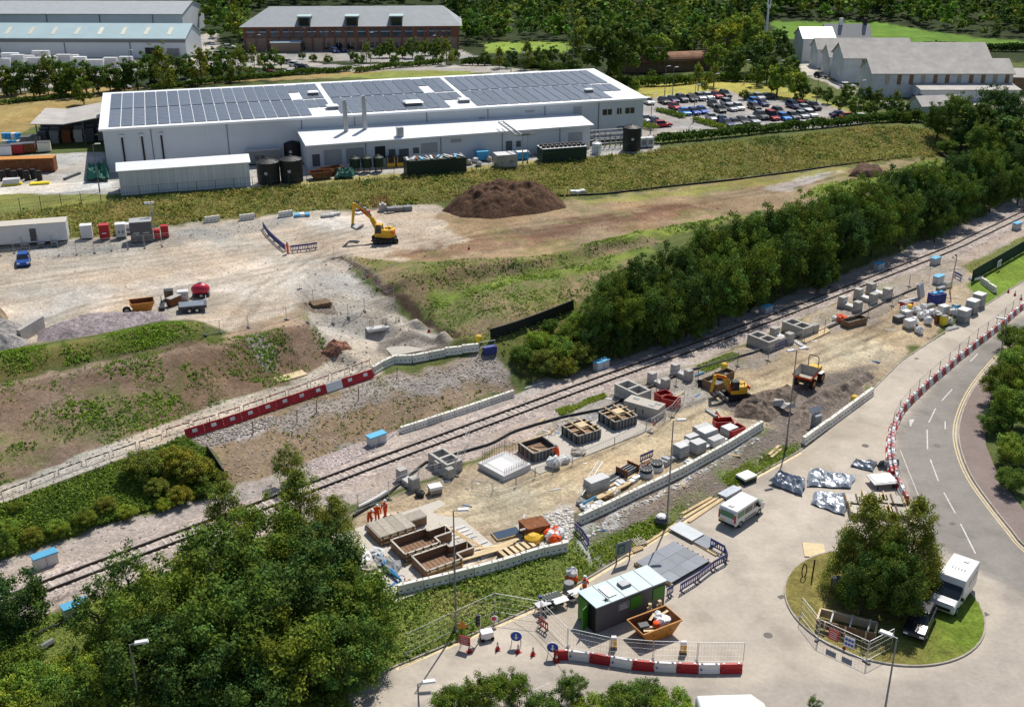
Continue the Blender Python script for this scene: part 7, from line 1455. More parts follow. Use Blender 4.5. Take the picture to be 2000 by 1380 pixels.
# ------------------------------------------------------------------ vehicles
def wheel(t, x, y, r, w=.22, rim='galv'):
    o = B().cyl((x,y-w/2,r),(x,y+w/2,r),r,n=16).build('wheel', 'rubber', t); B().cyl((x,y-w/2-.012,r),(x,y+w/2+.012,r),r*.55,n=10).build('rim', rim, o); return o
CARCOL = {'black':(.02,.02,.024),'white':(.75,.75,.75),'silver':(.42,.44,.47),'dark grey':(.09,.095,.105),'red':(.35,.015,.02),'blue':(.02,.09,.38),'bright blue':(.03,.22,.62),'dark blue':(.015,.03,.12),'orange':(.62,.16,.02)}
for k, c in CARCOL.items(): mat('car_'+k, c, .28, .25, .03, 1, 0, .6)
_car = {}
def car(label, p, rz, colr, group=None, kind='hatch', s=1.0):
    if (colr, kind) in _car: return dup(_car[(colr,kind)], p, rz, label, group)
    t = thing('parked_car', label, 'car', p, rz, group); m = 'car_'+colr; _car[(colr,kind)] = t; h = {'hatch':1.45,'suv':1.68,'saloon':1.42,'van':1.9}[kind]; L = {'hatch':4.0,'suv':4.4,'saloon':4.6,'van':4.7}[kind]/2; z0 = .9 if kind != 'suv' else 1.05
    B().side([(-L,.3),(L-.05,.3),(L,.55),(L-.12,z0-.16),(L*.45,z0),(-L+.1,z0+.04),(-L,z0-.2)], -.88, .88).build('body', m, t, bevel=.09)
    xr, xf = (-L+.12, L*.42); xr2, xf2 = ((-L+.55 if kind != 'saloon' else -L+1.15), L*.05) if kind != 'van' else (-L+.25, L*.2)
    if kind == 'saloon': xr = -L+.6
    gl = B(); gl.add([(xr,-.78,z0),(xf,-.78,z0),(xf,.78,z0),(xr,.78,z0),(xr2,-.60,h-.05),(xf2,-.60,h-.05),(xf2,.60,h-.05),(xr2,.60,h-.05)],[(0,3,2,1),(4,5,6,7),(0,1,5,4),(1,2,6,5),(2,3,7,6),(3,0,4,7)]); gl.build('windows', 'glass_dark', t)
    B().box((xr2+xf2)/2,0,h-.06,xf2-xr2+.12,1.3,.08,taper=.92).build('roof', m, t, bevel=.03)
    for x in (-L*.62,L*.62):
        for y in (-.8,.8): wheel(t, x, y, .32)
    for y in (-.62,.62): B().box(L-.06,y,.58,.1,.34,.14).build('headlight', 'white_paint', t); B().box(-L+.03,y,.68,.08,.28,.16).build('tail_light', 'sign_red', t)
    return t
# car park beside the factory
def heading(u, v, du, dv): a, b = g(u, v), g(u+du, v+dv); return math.atan2(b.y-a.y, b.x-a.x)
FWD = FR-math.pi/2
rows = [('back row',[(1297,202,'black','hatch'),(1314,200,'dark blue','hatch'),(1331,198,'dark grey','suv'),(1349,197,'black','saloon'),(1367,195,'silver','suv'),(1383,193,'white','hatch'),(1399,191,'red','hatch'),(1416,190,'black','suv')]),
 ('second row',[(1318,213,'red','hatch'),(1337,224,'bright blue','hatch'),(1355,223,'blue','hatch'),(1371,221,'blue','hatch'),(1393,208,'black','hatch'),(1406,219,'black','hatch'),(1427,216,'silver','hatch'),(1442,214,'white','hatch'),(1420,207,'silver','suv')]),
 ('middle block',[(1466,195,'dark grey','hatch'),(1481,194,'silver','hatch'),(1500,193,'dark grey','saloon'),(1473,203,'bright blue','hatch'),(1488,206,'dark blue','saloon'),(1473,213,'black','saloon')]),
 ('front row',[(1390,235,'silver','hatch'),(1412,240,'dark blue','hatch'),(1420,246,'dark blue','saloon'),(1435,245,'dark grey','hatch'),(1448,241,'black','saloon'),(1470,240,'silver','saloon'),(1486,232,'dark grey','suv'),(1507,233,'red','van'),(1531,234,'bright blue','hatch'),(1520,224,'dark grey','suv'),(1548,232,'dark grey','hatch'),(1566,230,'silver','hatch'),(1583,228,'white','hatch')]),
 ('right block',[(1549,211,'dark blue','suv'),(1566,210,'red','hatch'),(1583,212,'dark grey','hatch'),(1572,217,'silver','hatch'),(1590,214,'black','suv'),(1640,229,'dark blue','saloon'),(1658,232,'orange','hatch'),(1684,234,'white','saloon')]),
 ('factory side',[(1266,203,'white','hatch'),(1262,238,'silver','hatch'),(1280,243,'dark blue','hatch'),(1294,248,'red','hatch')])]
for rn_, lst in rows:
    lst = sorted(lst); turned = {(1294,248),(1640,229),(1658,232),(1684,234),(1500,193)}
    for i, (u, v, c, kd) in enumerate(lst): car(f'{c} {"van" if kd == "van" else "car"}, {ORD[i]} from left in the {rn_} of the car park', g(u, v), FR if (u, v) in turned else FWD+random.uniform(-.06,.06), c, 'cars in the car park beside the factory', kd)
for lab, u, v, c, kd, a in [('silver car on road behind the solar roof, left',240,174,'silver','saloon',0),('dark car on road behind the solar roof',305,168,'black','saloon',0),('white car on road before the roadside trees',358,163,'white','saloon',0),('white car on road, right of the trees',455,155,'white','saloon',0),('silver car beside the roadside hedge',497,150,'silver','saloon',0),('red car parked by the office entrance',535,148,'red','hatch',0),('white car parked by the office entrance',570,146,'white','saloon',0),
   ('silver car at the office drive, back of the line',563,125,'silver','hatch',-.5),('white car at the office drive, second in line',577,130,'white','hatch',-.5),('silver car at the office drive, third in line',588,134,'silver','hatch',-.5),('black car at the office drive, front of the line',597,138,'black','suv',-.5),
   ('white van before the brick office',636,98,'white','suv',.1),('blue car before the brick office',655,103,'blue','hatch',-1.2),('silver car before the brick office',650,101,'silver','hatch',-1.2),('dark car before the brick office',672,102,'dark blue','hatch',-1.2),('white car right of the office trees',725,98,'white','hatch',-1.2),
   ('black car on the farm lane',1602,152,'black','hatch',-1.2),('white car below farm sheds',1655,172,'white','hatch',.2),('blue van below farm lean-to',1795,198,'dark blue','suv',.1),('white car left of the office at the fence',448,95,'white','hatch',.2),('grey car left of the office at the fence',430,108,'silver','hatch',.2),
   ('blue sports car parked in the yard by white cabin',47,515,'blue','hatch',-1.2)]: car(lab, g(u, v), a, c, None, kd)
# minibus-van on the road
va, vb = P(1433,1030,.4), P(1494,989,.4); vrz = hd(va, vb); vc = (P(1401.7,1015.4,.4)+vb)/2
t = thing('white_van', 'white van with green rear windows parked on road beside the verge', 'van', (vc[0],vc[1],0), vrz)
B().side([(-2.5,.35),(2.35,.35),(2.5,.6),(2.46,1.02),(2.05,1.16),(1.25,1.90),(1.0,1.98),(-2.38,2.0),(-2.5,1.7)], -.97, .97).build('body', 'white_paint', t, bevel=.10)
mat('green_glass', (.02,.16,.07), .15, 0, .1, 1, 0, .6)
B().quad((-2.52,-.80,1.12),(-2.52,.80,1.12),(-2.515,.74,1.70),(-2.515,-.74,1.70)).build('rear_window', 'green_glass', t)
for s in (-1,1):
    for x0, x1, m in ((-2.25,-1.1,'green_glass'),(-1.0,.25,'glass_dark'),(.42,1.30,'glass_dark')):
        o = B().add([(x0,s*.985,1.15),(x1+(.25 if x1 > 1 else 0),s*.985,1.15),(x1-(.12 if x1 > 1 else 0),s*.985,1.74),(x0,s*.985,1.74)],[(0,1,2,3)] if s < 0 else [(3,2,1,0)]).build('side_window', m, t)
    B().box(-2.47,s*.88,.75,.1,.16,.85).build('tail_light', 'sign_red', t); B().box(0,s*.985,.55,1.9,.03,.1).build('side_strip', 'black', t); B().box(1.25,s*1.08,1.1,.18,.24,.28).build('mirror', 'black', t); B().box(2.42,s*.7,.72,.12,.35,.22).build('headlight', 'galv', t)
B().quad((2.08,-.82,1.2),(2.08,.82,1.2),(1.34,.74,1.86),(1.34,-.74,1.86)).build('windscreen', 'glass_dark', t); B().box(2.1,0,1.13,.5,1.7,.05).build('bonnet_stripe', 'green_panel', t)
B().box(-2.52,.45,.62,.03,.52,.12).build('number_plate', 'bright_yellow', t); B().box(-1.9,.0,2.0,.35,.55,.07,taper=.8).build('roof_vent', 'pale_block', t); B().box(-2.45,0,.3,.12,1.8,.22).build('bumper', 'black', t)
for x in (-1.6,1.55):
    for y in (-.86,.86): wheel(t, x, y, .35, .24)
# motorhome on the turning circle
ma, mb, mc = P(1865,1077,2.75), P(1914,1097.5,2.75), P(1886,1138,2.75); mrz = hd(mb, mc); mw = float(np.linalg.norm(mb-ma)); ml = float(np.linalg.norm(mc-mb)); mo = (ma+mb)/2
t = thing('motorhome', 'white motorhome parked at the right side of turning circle', 'motorhome', (mo[0],mo[1],.05), mrz)
B().side([(0,.45),(ml+.1,.45),(ml+.1,2.2),(ml-.05,2.72),(.1,2.75),(0,2.6)], -mw/2, mw/2).build('body', 'white_paint', t, bevel=.08)
cw_ = mw*.46
B().side([(ml+.05,.35),(ml+1.75,.35),(ml+1.95,.7),(ml+1.85,1.15),(ml+1.15,1.4),(ml+.05,1.45)], -cw_, cw_).build('cab', 'white_paint', t, bevel=.10)
B().add([(ml+1.1,-cw_*.92,1.4),(ml+1.1,cw_*.92,1.4),(ml+.06,cw_*.9,2.2),(ml+.06,-cw_*.9,2.2)],[(0,1,2,3)]).build('windscreen', 'glass_dark', t)
B().side([(ml+.02,1.42),(ml+1.05,1.42),(ml+.02,2.16)], -cw_*.97, cw_*.97).build('cab_window', 'glass_dark', t)
B().box(ml+1.9,0,.62,.1,cw_*1.4,.28).build('grille', 'black', t); B().box(ml+1.45,0,1.2,.7,cw_*1.7,.06).build('bonnet', 'galv', t)
for s in (-1,1):
    B().box(ml+1.72,s*cw_*.8,.85,.3,.3,.2).build('headlight', 'galv', t); B().box(ml+.75,s*(cw_+.2),1.3,.12,.26,.36).build('mirror', 'black', t)
    for x in (.9,ml*.55): B().box(x,s*(mw/2+.005),1.5,.9,.02,.5).build('side_window', 'glass_dark', t)
    for x in (1.2,ml+1.05): wheel(t, x, s*(mw/2-.16), .36, .25)
for k in range(5): B().box(ml*.58,-.5+.25*k,2.74,.3,.08,.05).build('roof_vent', 'pale_block', t)
B().box(ml*.2,.2,2.74,.5,.4,.06).build('roof_light', 'pale_block', t)
car('dark car in the shade of the island trees', (*P(1795,1225,.1)[:2],.1), mrz+.1, 'black', None, 'suv')
t = thing('white_van', 'white van roof at the bottom edge of the picture', 'van', (*P(1430,1416,0)[:2],0), math.radians(4)); B().side([(-2.6,.35),(2.4,.35),(2.6,.7),(2.5,1.1),(1.5,1.95),(-2.5,2.05),(-2.6,1.8)],-1,1).build('body', 'white_paint', t, bevel=.12); B().add([(2.3,-.8,1.2),(2.3,.8,1.2),(1.6,.75,1.85),(1.6,-.75,1.85)],[(0,1,2,3)]).build('windscreen', 'glass_dark', t)
for x in (-1.6,1.6):
    for y in (-.88,.88): wheel(t, x, y, .36)
# excavators
def track(t, y, L, w, r):
    b = B(); n = 10; arc = [( L/2-r+r*math.sin(a), r-r*math.cos(a)) for a in np.linspace(0,math.pi,n)]+[(-L/2+r-r*math.sin(a), r+r*math.cos(a)) for a in np.linspace(0,math.pi,n)]
    b.side(arc, y-w/2, y+w/2); o = b.build('track', 'rubber', t)
    for k in range(9):
        x = -L/2+r+k*(L-2*r)/8; B().box(x,y,2*r-.02,.16,w*1.02,.06).build('track_shoe', 'dark_metal', o)
    for x in np.linspace(-L/2+r,L/2-r,5): B().cyl((x,y-w/2-.02,r),(x,y+w/2+.02,r),r*.5,n=10).build('roller', 'dark_metal', o)
def arm(t, name, pts, w, m):
    b = B(); b.side(pts, -w/2, w/2); return b.build(name, m, t, bevel=.03)
def excavator(label, p, rz, swing, S, boom, stick, bucket, mini=False, stripe='orange_hi'):
    t = thing('mini_excavator' if mini else 'excavator', label, 'excavator', p, rz); t.scale = (S,)*3
    for y in (-1.0,1.0): track(t, y, 3.7, .55, .38)
    B().box(0,0,.35,2.2,1.5,.4).build('undercarriage', 'dark_metal', t); B().cyl((0,0,.7),(0,0,.95),.65,n=18).build('turntable', 'dark_metal', t)
    R = Matrix.Rotation(swing, 4, 'Z')
    def put(o): o.rotation_euler = (0,0,swing); return o
    n = 14; ring = [(1.15,-1.15),(1.15,1.15)]+[(-.5-1.15*math.sin(a)*.95,1.15*math.cos(a)) for a in np.linspace(.05,math.pi-.05,n)]
    put(B().prism(ring[::-1] if False else ring, .95, 1.25).build('deck', 'yellow', t)); body = put(B().prism([(x if x < .2 else .1, y) for x, y in ring], 1.25, 2.05).build('engine_cover', 'yellow', t, bevel=.06))
    B().box(-1.58,.55,1.45,.12,.9,.45).build('logo_panel', stripe, body); B().box(-.6,-.3,2.05,.9,.9,.14).build('hatch', 'yellow', body); B().cyl((-.9,.6,2.0),(-.9,.6,2.55),.06,n=8).build('exhaust', 'black', body)
    for y in (-1.05,1.05): B().tube([(-.2,y,2.05),(-.2,y,2.45),(-1.2,y*.8,2.45),(-1.2,y*.8,2.05)],.03).build('handrail', 'dark_metal', body)
    cb_ = put(B().add([(.05,.30,1.25),(1.2,.30,1.25),(1.2,1.15,1.25),(.05,1.15,1.25),(.1,.34,2.75),(.95,.34,2.75),(.95,1.1,2.75),(.1,1.1,2.75)],[(0,3,2,1),(4,5,6,7),(0,1,5,4),(1,2,6,5),(2,3,7,6),(3,0,4,7)]).build('cab', 'glass_dark', t))
    B().box(.52,.72,2.75,1.0,.85,.1).build('cab_roof', 'dark_green' if mini else 'yellow', cb_)
    for x, y in ((.08,.30),(.08,1.13),(1.15,.31),(1.15,1.13)): B().beam((x,y,1.25),(x*.8+.05,y*.97,2.75),.08,.08).build('cab_pillar', 'yellow' if not mini else 'black', cb_)
    B().box(.62,.72,1.22,1.16,.9,.32).build('cab_base', 'yellow', cb_)
    def link(nm, a, b, w0, w1, th, m, y=-.15):
        a = Vector(a); b = Vector(b); d = (b-a).normalized(); nrm = Vector((-d.z,0,d.x)); o = B().side([(a.x-nrm.x*w0,a.z-nrm.z*w0),(b.x-nrm.x*w1,b.z-nrm.z*w1),(b.x+nrm.x*w1,b.z+nrm.z*w1),(a.x+nrm.x*w0,a.z+nrm.z*w0)],y-th/2,y+th/2).build(nm, m, t, bevel=.03); return put(o)
    for i in range(len(boom)-1): k = link('boom', (boom[i][0],0,boom[i][1]), (boom[i+1][0],0,boom[i+1][1]), .2+.1*(i==0), .3-.1*(i==len(boom)-2), .42, 'yellow')
    mx_ = ((boom[-2][0]+boom[-1][0])/2, (boom[-2][1]+boom[-1][1])/2); B().box(mx_[0],-.15,mx_[1]-.14,1.5,.46,.26,ry=-math.atan2(boom[-1][1]-boom[-2][1],boom[-1][0]-boom[-2][0])).build('boom_stripe', stripe, k)
    link('stick', (stick[0][0],0,stick[0][1]), (stick[1][0],0,stick[1][1]), .26, .14, .32, 'yellow')
    put(B().beam((boom[0][0]+.4,-.15,boom[0][1]-.1),(boom[1][0]+.2,-.15,boom[1][1]-.35),.14,.14).build('boom_ram', 'galv', t)); put(B().beam((boom[-2][0],-.15,boom[-2][1]+.4),(stick[0][0]+.1,-.15,stick[0][1]+.45),.13,.13).build('stick_ram', 'dark_metal', t))
    bx_, bz_ = stick[1]; bk = B().side([(bx_,bz_+.15),(bx_+bucket*.1,bz_-.35),(bx_-bucket*.55,bz_-.75),(bx_-bucket*1.1,bz_-.45),(bx_-bucket*1.15,bz_-.05),(bx_-bucket*.9,bz_-.15),(bx_-bucket*.55,bz_-.45),(bx_-bucket*.15,bz_-.2)],-.7,.4).build('bucket', 'steel_grey' if not mini else 'dark_metal', t); put(bk)
    return t
ep = g(752,472); excavator('yellow and orange excavator with raised arm in the yard', ep, math.radians(12), math.radians(168)-math.radians(12), 1.02, [(.9,1.5),(1.9,3.4),(4.3,5.3)], [(4.45,5.5),(4.9,2.3)], 1.35)
mp = g(1437,775); m2 = excavator('yellow mini excavator digging beside the spoil heap', mp, math.radians(-160), math.radians(-10), .82, [(1.0,1.4),(1.9,3.2),(3.0,3.5)], [(3.2,3.6),(3.7,1.0)], 1.0, True)
B().box(2.0,0,.1,.12,2.6,.55).build('dozer_blade', 'steel_grey', m2)
# dumper
dp = g(1578,748); drz = hd(P(1590,735,1), P(1560,745,1)); t = thing('site_dumper', 'site dumper with orange-sided grey skip and roll bar', 'dumper', dp, math.radians(-128)); t.scale = (1.05,)*3
for x in (-1.25,1.05):
    for y in (-.95,.95): wheel(t, x, y, .58, .45, 'orange')
B().box(-.1,0,.55,3.2,.9,.35).build('chassis', 'dark_metal', t)
b = B(); sk = [(.0,-.85,1.05),(1.5,-.95,1.0),(1.5,.95,1.0),(.0,.85,1.05)]; st_ = [(-.25,-1.2,2.05),(2.15,-1.15,1.55),(2.15,1.15,1.55),(-.25,1.2,2.05)]
b.add(sk+st_, [(0,3,2,1)]+[(k,(k+1)%4,4+(k+1)%4,4+k) for k in range(4)]); b.build('hopper', 'orange_hi', t)
si = [(x*.94+.05,y*.93,z+.08) for x,y,z in sk]; sj = [(x*.95+.03,y*.95,z) for x,y,z in st_]; B().add(si+sj,[(0,1,2,3)]+[(k,4+k,4+(k+1)%4,(k+1)%4) for k in range(4)]).build('hopper_lining', 'weathered', t)
B().box(-1.55,0,.9,1.0,1.3,.75).build('engine_cover', 'yellow', t, bevel=.05); B().box(-.75,0,.9,.6,.6,.35).build('seat', 'black', t); B().box(-1.0,0,1.2,.12,.55,.5).build('seat_back', 'black', t)
B().tube([(-.95,-.6,.9),(-.95,-.6,2.9),(-.95,-.45,3.1),(-.95,.45,3.1),(-.95,.6,2.9),(-.95,.6,.9)],.05,8).build('roll_bar', 'black', t); B().tube([(-.4,0,1.0),(-.35,0,1.6)],.03).cyl((-.35,0,1.58),(-.32,0,1.62),.2,n=14).build('steering_wheel', 'black', t)
for y in (-.95,.95): B().box(-1.25,y,1.12,.95,.42,.06).build('mudguard', 'galv', t)
# ------------------------------------------------------------------ people
def person(label, p, rz, pose='stand', hat='white_paint', top='orange_hi', legs='orange_hi'):
    lean = {'stand':0,'bend':.55,'lean':.28,'sit':0}[pose]; hip = .92 if pose != 'sit' else .5
    J = {'pel':(0,0,hip),'chest':(math.sin(lean)*.45,0,hip+math.cos(lean)*.45),'neck':(math.sin(lean*1.1)*.56,0,hip+math.cos(lean*1.1)*.56),'head':(math.sin(lean*1.1)*.66+.03,0,hip+math.cos(lean*1.1)*.70),'crown':(math.sin(lean*1.1)*.72+.02,0,hip+math.cos(lean*1.1)*.80)}
    E = [('pel','chest'),('chest','neck'),('neck','head'),('head','crown')]; R = {'pel':(.20,.18),'chest':(.23,.19),'neck':(.08,.08),'head':(.115,.11),'crown':(.07,.07)}
    cx, _, cz = J['chest']
    for s, n in ((1,'l'),(-1,'r')):
        f = .18 if s > 0 else -.06
        J['sh'+n] = (cx+.02,s*.20,cz+.06); J['el'+n] = (cx+(.10 if pose == 'stand' else .22),s*.28,cz-.20); J['wr'+n] = (cx+(.22 if pose == 'stand' else .45),s*.22,cz-.38 if pose != 'sit' else cz-.2); J['ha'+n] = (J['wr'+n][0]+.06,s*.21,J['wr'+n][2]-.07)
        if pose == 'sit': J['kn'+n] = (.42,s*.13,hip+.02); J['an'+n] = (.45,s*.13,.08); J['to'+n] = (.62,s*.14,.05)
        else: J['kn'+n] = (f*.8,s*.11,.49); J['an'+n] = (f*.6-.03,s*.12,.10); J['to'+n] = (f*.6+.16,s*.13,.05)
        J['hp'+n] = (0,s*.10,hip-.05)
        E += [('chest','sh'+n),('sh'+n,'el'+n),('el'+n,'wr'+n),('wr'+n,'ha'+n),('pel','hp'+n),('hp'+n,'kn'+n),('kn'+n,'an'+n),('an'+n,'to'+n)]
        for k_, r_ in (('sh',.11),('el',.085),('wr',.06),('ha',.055),('hp',.14),('kn',.11),('an',.085),('to',.06)): R[k_+n] = (r_,r_)
    names = list(J); me = bpy.data.meshes.new('tmp'); me.from_pydata([J[k] for k in names], [(names.index(a),names.index(b)) for a,b in E], [])
    ob = bpy.data.objects.new('tmp', me); COL.objects.link(ob); md = ob.modifiers.new('s','SKIN'); sv = me.skin_vertices[0].data
    for i, k in enumerate(names): sv[i].radius = R[k]; sv[i].use_root = (k == 'pel')
    ss = ob.modifiers.new('u','SUBSURF'); ss.levels = 1; ss.render_levels = 1
    dg = bpy.context.evaluated_depsgraph_get(); nm = bpy.data.meshes.new_from_object(ob.evaluated_get(dg)); bpy.data.objects.remove(ob)
    nm.materials.clear()
    for m in (top, 'skin', 'rubber', legs): nm.materials.append(M[m])
    hz = J['neck'][2]+.04; hands = [Vector(J['hal']),Vector(J['har'])]
    for q in nm.polygons:
        c = q.center
        q.material_index = 1 if (c.z > hz and abs(c.y) < .14) or min((c-h).length for h in hands) < .09 else (2 if c.z < .12 else (3 if c.z < hip-.02 else 0)); q.use_smooth = True
    t = thing('person', label, 'person', p, rz); t.scale = (1.04,)*3; bo = bpy.data.objects.new('body', nm); COL.objects.link(bo); bo.parent = t
    hx, hy, hz_ = J['crown']; B().lathe([(.155,hz_-.03),(.135,hz_+.04),(.09,hz_+.10),(.02,hz_+.12)],12,(hx,hy)).box(hx+.12,0,hz_-.03,.14,.2,.02).build('hard_hat', hat, t)
    for z in (cz-.18,cz-.02): B().cyl((J['chest'][0]*((z-hip)/(cz-hip)),0,z),(J['chest'][0]*((z+.04-hip)/(cz-hip)),0,z+.04),.25,n=14).build('reflective_band', 'pale_block', t) if pose == 'stand' else None
    return t
person('worker in orange bending over the covered form, leftmost of three', g(722,1022), math.radians(-40), 'bend'); person('worker in orange and dark vest, middle of the three', g(737,1015), math.radians(-70), 'lean', 'white_paint', 'orange_hi', 'orange_hi'); person('worker in orange standing, rightmost of three', g(753,1009), math.radians(-120), 'stand')
person('worker in orange with dark back beside square shutter box', g(1089,899), math.radians(150), 'lean', 'pale_block'); person('worker in orange leaning beside the red tubs', g(1394,829), math.radians(-30), 'lean'); person('worker in orange behind the site cabin', g(1141,1160), math.radians(60), 'stand'); person('worker in orange beside the blue barriers in the yard', g(562,495), math.radians(20), 'stand')
dv = onthe(mp, math.radians(-170), .55, .58, .85); person('driver in orange sitting in the mini excavator cab', dv, math.radians(-170), 'sit')
# ------------------------------------------------------------------ yard units on the left
def unit(name, label, cat, p, rz, L, W_, h, m, roofm=None, parts=(), lift=.15):
    t = thing(name, label, cat, p, rz); B().box(0,0,lift,L,W_,h).build('body', m, t, bevel=.03); B().box(0,0,lift+h,L+.06,W_+.06,.08).build('roof', roofm or m, t)
    for x in (-L*.4,L*.4): B().box(x,0,0,.2,W_*.9,lift).build('skid', 'dark_metal', t)
    for nm, x, z, sx, sz, mm in parts: B().box(x,-W_/2-.02,z,sx,.05,sz).build(nm, mm, t)
    return t
yrz = hd(P(0,480,6.5), P(130,470,6.5))
unit('office_trailer', 'long white trailer cabin with steps at the left edge', 'cabin', g(48,476), yrz, 12.5, 2.8, 2.7, 'white_paint', 'cream_stone', [('door',1.6,.7,.9,1.9,'dark_grey'),('door',5.4,.9,.5,1.4,'pale_block')], .5)
for k, x in enumerate((.3,2.6,4.4)): t = thing('access_steps', f'metal steps at the white trailer cabin, {ORD[k]} from left', 'steps', onthe(g(48,476), yrz, x, -2.0, 0), yrz); B().box(0,0,.5,.9,.8,.06).build('platform', 'galv', t); B().box(0,-.5,.25,.9,.3,.05).build('tread', 'galv', t); B().tube([(-.45,-.4,0),(-.45,-.4,1.5),(-.45,.4,1.5),(-.45,.4,0)],.03).build('handrail', 'galv', t)
unit('fuel_tank', 'white upright tank beside the trailer cabin', 'tank', g(171,465), yrz, 1.6, 1.2, 1.9, 'white_paint'); unit('fuel_tank', 'red upright tank between two white ones', 'tank', g(206,467), yrz, 1.4, 1.2, 2.1, 'red_plastic', 'sign_red', [('label',0,1.0,.6,.15,'white_paint')]); unit('fuel_tank', 'white tank with green base beside dark container', 'tank', g(238,465), yrz, 1.4, 1.2, 2.1, 'white_paint', None, [('vent',-.25,.9,.3,.4,'mid_grey'),('vent',.3,.9,.3,.4,'mid_grey'),('base_band',0,.15,1.4,.3,'green_sheet')])
unit('site_container', 'dark grey container with pale lettering and flat roof', 'container', g(279,470), yrz, 3.1, 2.4, 3.0, 'cabin_grey', 'concrete_block', [('lettering',-.7,1.5,.9,.12,'pale_block'),('lettering',.7,1.5,.8,.12,'pale_block'),('lettering',-.6,1.25,.3,.1,'pale_block')]); unit('generator', 'white generator behind the white and green tank', 'generator', g(250,455), yrz, 3.0, 1.3, 1.3, 'white_paint', None, [('vent',0,.5,1.5,.4,'mid_grey')])
unit('red_bowser', 'red bowser at right of the light tower', 'bowser', g(323,463), yrz, 1.1, 1.0, 1.6, 'red_plastic'); unit('red_bowser', 'small red box at foot of light tower', 'box', g(308,467), yrz, .9, .9, 1.3, 'red_plastic')
t = thing('light_tower', 'folding light tower mast behind the red boxes', 'light tower', g(303,462), yrz)
for x in (-.3,.1): B().cyl((x,0,0),(x,0,5.2),.07,n=8).build('mast', 'galv', t)
for x in (-.7,-.2,.3): B().box(x,-.1,5.1,.4,.25,.3).build('floodlight', 'white_paint', t)
sk_ = skip('rusty orange dumper skip in the yard', g(279,606), yrz+.1, 3.0, 2.0, 1.3, 'orange'); wheel(sk_, -1.9, -.7, .5, .4)
t = thing('water_bowser', 'red rounded water bowser in the yard', 'bowser', g(393,578), yrz); B().ball((0,0,1.0),1.1,1.1,.8,.72,14,8).build('tank', 'pink_red', t, smooth=True); B().cyl((0,0,1.7),(0,0,1.85),.25,n=10).build('hatch', 'dark_grey', t); B().box(0,0,.2,2.2,1.2,.14).build('chassis', 'dark_metal', t); wheel(t, 0, -.8, .35); wheel(t, 0, .8, .35)
t = thing('liquid_tank', 'white caged liquid tank in the yard', 'tank', g(358,585), yrz); B().box(0,0,.15,1.4,1.1,1.1).build('bottle', 'white_paint', t, bevel=.08); B().box(0,0,0,1.45,1.15,.15).build('pallet', 'timber', t); c_ = B(); [c_.box(-.6+.3*j,-.57,.15,.03,.03,1.1) for j in range(5)]; [c_.box(0,-.58,z,1.4,.03,.03) for z in (.4,.8,1.2)]; c_.build('cage', 'galv', t)
t = thing('flat_trailer', 'grey-sheeted flat trailer beside the red bowser', 'trailer', g(377,606), yrz); B().box(0,0,.55,3.4,2.0,.25).build('bed', 'dark_metal', t); B().box(0,0,.8,3.2,1.8,.12).jit(.04,3).build('cover', 'foil', t); [wheel(t, x, y, .35) for x in (-.4,.5) for y in (-1.0,1.0)]
B().tube([(1.7,-.9,.7),(1.7,-.9,1.5),(1.7,.9,1.5),(1.7,.9,.7)],.05).build('headboard', 'galv', t)
unit('tool_box', 'brown machine beside the white caged tank', 'machine', g(331,585), yrz, 1.1, 1.0, 1.1, 'timber_dark', 'dark_metal'); unit('tool_box', 'narrow brown tank behind the flat trailer', 'tank', g(341,595), yrz+.8, 1.9, .8, .9, 'rust', 'concrete'); solo('dark_barrow', 'dark attachment lying in the yard', 'attachment', B().box(0,0,0,.6,1.8,.4).cyl((0,.5,.3),(0,.5,1.4),.05), 'dark_metal', g(317,602), .3)
# materials at yard edge
for k, (u, v, m, L, W_, h) in enumerate([(590,422,'light_blue',2.6,1.2,.5),(640,423,'concrete_block',2.2,1.0,.4),(655,420,'pale_block',1.6,.8,.5),(700,418,'white_paint',1.6,.7,.3),(715,416,'sign_red',1.4,.6,.4),(705,412,'deck_grey',1.8,.9,.6),(748,412,'concrete',1.2,1.0,1.5),(780,412,'steel_grey',4.4,1.0,.8),(760,417,'weathered',1.8,.5,.3),(1128,377,'white_paint',2.8,1.0,.6)]):
    t = thing('material_pack', ['blue and white barrier pile at the yard edge','grey block pile at yard edge','pale pipe pile at yard edge','white and red barrier pile behind the excavator, white part','red barrier pile behind the excavator','dark sheeted pack behind excavator','tall concrete block behind excavator arm','long dark channel blocks right of excavator arm','low flagstones beside concrete blocks','white rubbish pile at end of earth mound'][k], 'materials', g(u, v), yrz)
    for j in range(3): B().box((j-1)*L/3.2,random.uniform(-.1,.1),0,L/3.4,W_,h*random.uniform(.7,1)).build('piece', m if j != 1 or k not in (0,9) else 'white_paint', t)
t = thing('rebar_cages', 'rusty rebar cages standing at the yard edge', 'rebar', g(743,405), yrz)
for j in range(3):
    b = B(); [b.tube([(-1.4+1.0*j,-.4,.2+.35*k),(-.6+1.0*j,-.4,.2+.35*k),(-.6+1.0*j,.4,.2+.35*k),(-1.4+1.0*j,.4,.2+.35*k)],.03) for k in range(6)]; [b.cyl((-1.4+1.0*j+.4*i,-.4,0),(-1.4+1.0*j+.4*i,-.4,2.1),.03,n=5) for i in range(3)]; b.build('cage', 'rust', t)
